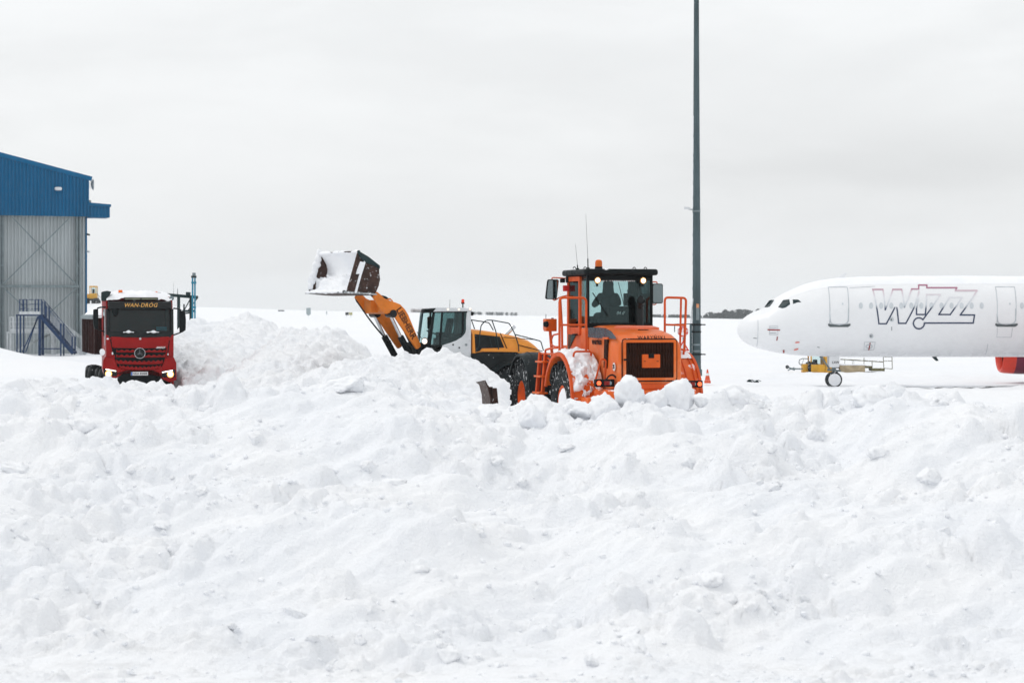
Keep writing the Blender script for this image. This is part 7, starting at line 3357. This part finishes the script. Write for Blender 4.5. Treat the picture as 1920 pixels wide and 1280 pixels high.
vbox('front_step', 1504, 1513, 682, 698, -.5, .5, M['yellow'])
cbv = vbox('cab_base', 1517, 1543, 682.5, 698, -.95, .95, M['yellow'])
for xa, xb in ((1517, 1519.5), (1541, 1544)):
    for d in (-.7, .62):
        vbox('cab_pillar', xa, xb, 660, 682.5, d, d + .08, M['yellow'], cbv, .01)
vbox('cab_roof', 1516, 1545, 656, 660, -.75, .75, M['yellow'])
vbox('cab_window', 1519.5, 1541, 664, 682, -.64, -.63, M['glass'], cbv, 0)
vbox('seat', 1525, 1532, 674, 683, -.2, .3, M['interior'], cbv)
vbox('dark_housing', 1545, 1572, 662, 690, -.3, .6, M['dark'])
vbox('engine_cover', 1543.5, 1558, 668, 698, -.96, .96, M['yellow'])
vbox('conveyor', 1572, 1619, 684.5, 699, -.65, -.1, M['tan'])
vbox('belt_end', 1619.5, 1632, 685.5, 689.5, -.6, .6, M['olive'])
vbox('belt_end', 1631.5, 1656, 690, 695, -.6, .6, M['olive'])
vbox('snow_cover', 1573, 1620, 682.5, 684.3, -.68, .6, M['cap'])
def vrail(pts, r=.022, m=None, nm='railing'):
    g = G()
    g.tube([vp(*p) for p in pts], r, 6)
    return vpart(nm, g, m or M['olive'])
vrail([(1576, 673.5), (1620, 676), (1657, 678.5)], .035)
vrail([(1656, 668), (1657.5, 697)])
vrail([(1672.5, 668), (1673, 692)])
vrail([(1656, 669), (1672.5, 669)])
vrail([(1657, 676.5), (1673, 676.5)])
vrail([(1657, 690), (1673, 691.5)])
vrail([(1620, 670), (1620, 682)])
vrail([(1635, 678), (1635.5, 690)])
for p_ in (1584, 1598, 1601):
    vrail([(p_, 674.5), (p_, 683)], .012)
vrail([(1517, 672.5), (1504, 672), (1499, 674.5), (1498, 680), (1500, 683), (1505, 684)], .03, M['galvd'])
vrail([(1507, 673), (1503, 684)], .015, M['galvd'])
vrail([(1513, 692), (1515, 680), (1516.5, 676)], .05, M['galvd'], 'step_side')
vrail([(1543, 668), (1552, 680), (1561, 690)], .025, M['tan'], 'brace')
for px in (1522, 1552):
    for d in (-.8, .8):
        c = vp(px, 694)
        g = G()
        g.lathe([(.15, -.12), (.32, -.12), (.38, -.05), (.38, .05), (.32, .12), (.15, .12)], (c.x, VY + d, vz + .33), (0, 1, 0), 18, closed_prof=True)
        vpart('wheel', g, M['tyre'])
# tow bar lying in the snow
c = vp(1475, 687.5)
TB = thing('tow_bar', 'aircraft tow bar with a small wheel left of the yellow belt loader', 'tow bar', (c.x, VY - .3, floor_z(c.x, VY - .3)))
o = TB.location.copy()
g = G()
rz_ = c.z - o.z
g.lathe([(.05, -.06), (.10, -.06), (.12, 0), (.10, .06), (.05, .06)], (0, 0, max(rz_, .12)), (0, 1, 0), 16, closed_prof=True)
build('wheel', g, M['tyre'], TB)
def tb(pts, r, nm):
    g = G()
    g.tube([Vector((vp(*p).x, VY - .3, vp(*p).z)) - o for p in pts], r, 6)
    return build(nm, g, M['galvd'], TB)
tb([(1474, 687), (1481, 690), (1490, 691), (1506, 691.2)], .05, 'bar')
tb([(1476, 694), (1482, 691), (1489, 693.5)], .04, 'foot')
tb([(1481, 692), (1488, 688.5)], .035, 'lever')
# branch-like debris lying by the stand
c = world_at(1411, 701, 118.0)
DB = thing('wheel_chock', 'snowed-over wheel chocks with rope lying on the apron before the nose', 'chock', (c.x, 118.0, floor_z(c.x, 118.0)))
for k, (dx, w, h) in enumerate(((-.18, .16, .16), (.22, .14, .12))):
    g = G()
    g.prism([(dx - w, 0), (dx + w, 0), (dx + w * .3, h), (dx - w * .3, h)], 'y', -.12, .12)
    build('block', g, M['gantry'], DB, bevel=.01)
g = G()
g.tube([(-.3, -.1, .1), (-.05, -.15, .14), (.1, -.13, .03), (.32, -.1, .12), (.45, -.1, .05)], .02, 6)
build('rope', g, M['gantry'], DB)
g = G()
g.blob((0, 0, .10), (.34, .14, .09), 14, 8, .25, 4)
build('snow_cover', g, M['cap'], DB)

# ================================================================== trees along the brow


def tree_mesh(seed, kind):
    q = random.Random(seed)
    g, t = G(), G()
    H = 1.0
    t.lathe([(.028, 0), (.02, .4), (.006, .95)], (0, 0, 0), (0, 0, 1), 6)
    n = 330 if kind == 0 else 260
    for i in range(n):
        f = q.random()
        if kind == 0:
            z = .10 + .90 * f
            rmax = .30 * (1 - z) ** .7 + .03
            a = q.random() * 6.283
            r_ = rmax * math.sqrt(q.random())
            s = .06 + .04 * (1 - z)
        else:
            a = q.random() * 6.283
            z = .18 + .78 * f
            rmax = .36 * math.sqrt(max(.03, 1 - ((z - .58) / .46) ** 2)) * (.8 + .4 * math.sin(a * 3 + seed))
            r_ = rmax * math.sqrt(q.random())
            s = .075
        c = Vector((r_ * math.cos(a), r_ * math.sin(a), z - .15 * r_))
        d1 = Vector((q.uniform(-1, 1), q.uniform(-1, 1), q.uniform(-.6, .6))).normalized() * s
        d2 = Vector((q.uniform(-1, 1), q.uniform(-1, 1), q.uniform(-1, 1))).normalized() * s
        g.add([c - d1, c + d2, c + d1, c - d2 * .7], [(0, 1, 2, 3)])
    for i in range(10):
        z = .25 + .06 * i
        a = q.random() * 6.28
        t.cyl((0, 0, z), (.2 * math.cos(a) * (1 - z * .6), .2 * math.sin(a) * (1 - z * .6), z + .08), .008, .003, n=4)
    return g, t


TM = []
for sd in range(9):
    kind = 0 if sd < 4 else 1
    gc, gt = tree_mesh(sd, kind)
    a = build('crown', gc, M['leaf'], None, smooth=None)
    b = build('trunk', gt, M['bark'], None)
    if sd > 5:
        a.data.materials[0] = M['leaf2']
    TM.append((a.data, b.data))
    bpy.data.objects.remove(a)
    bpy.data.objects.remove(b)
qr = random.Random(3)


def plant(px, top, Y, k, label, group):
    x = (px - 960) / FPX * Y
    z = float(ground_z(np.array([x]), np.array([Y]))[0])
    zt = EYE - (top - HZY) / FPX * Y
    h = max(2.0, zt - z)
    o = thing('tree', label, 'tree', (x, Y, z - .2), qr.uniform(0, 6.28), group)
    wd = h * qr.uniform(1.5, 2.1)
    o.scale = (wd, wd, h)
    for d, nm in zip(TM[k], ('crown', 'trunk')):
        if k > 5 and nm == 'trunk':
            d = TM[4][1]
        c = bpy.data.objects.new(nm, d)
        COL.objects.link(c)
        c.parent = o
    return o


TL = 'dark conifer in the tree belt on the far brow behind the mast'
tops = [(1228, 592), (1236, 590), (1246, 589), (1256, 586.5), (1264, 588), (1272, 591), (1280, 588), (1290, 585), (1300, 587), (1312, 584), (1322, 583), (1332, 580.5), (1340, 582), (1350, 581), (1360, 579),
        (1366, 580), (1374, 578), (1382, 577.5), (1390, 580), (1398, 578), (1406, 579), (1414, 580), (1424, 578), (1434, 580), (1446, 579), (1458, 580), (1470, 580)]
for px, tp_ in tops:
    for r_ in range(3):
        plant(px + qr.uniform(-4, 4), tp_ + qr.uniform(0, 6) + 2.5 * r_, 1085 + qr.uniform(-25, 10) + 4 * r_, qr.randint(0, 5), TL, 'trees on the far brow behind the mast')
for px in (868, 884, 890, 896, 902, 914, 918, 922, 932, 938, 942, 950, 958, 966):
    plant(px + qr.uniform(-2, 2), 586.5 + qr.uniform(0, 3) + (2.2 if px > 945 else 0), 1080 + qr.uniform(-20, 10), qr.choice((6, 7, 8)), 'small scrubby tree on the far brow above the amber loader hood', 'scrub on the far brow above the amber loader')

# ================================================================== thin winter haze over the whole place
g = G()
g.box(-2750, 2750, -700, 3100, -32, 42)
hz_o = build('haze', g, None, None, smooth=None)
km = bpy.data.materials.new('thin_haze')
km.use_nodes = True
nt = km.node_tree
nt.nodes.remove(nt.nodes['Principled BSDF'])
vol = nt.nodes.new('ShaderNodeVolumePrincipled')
vol.inputs['Color'].default_value = (.89, .925, .95, 1)
vol.inputs['Density'].default_value = .00016
vol.inputs['Anisotropy'].default_value = .0
nt.links.new(vol.outputs[0], nt.nodes['Material Output'].inputs['Volume'])
hz_o.data.materials.append(km)
tag(hz_o, 'thin pale winter haze over the airfield', kind='stuff')
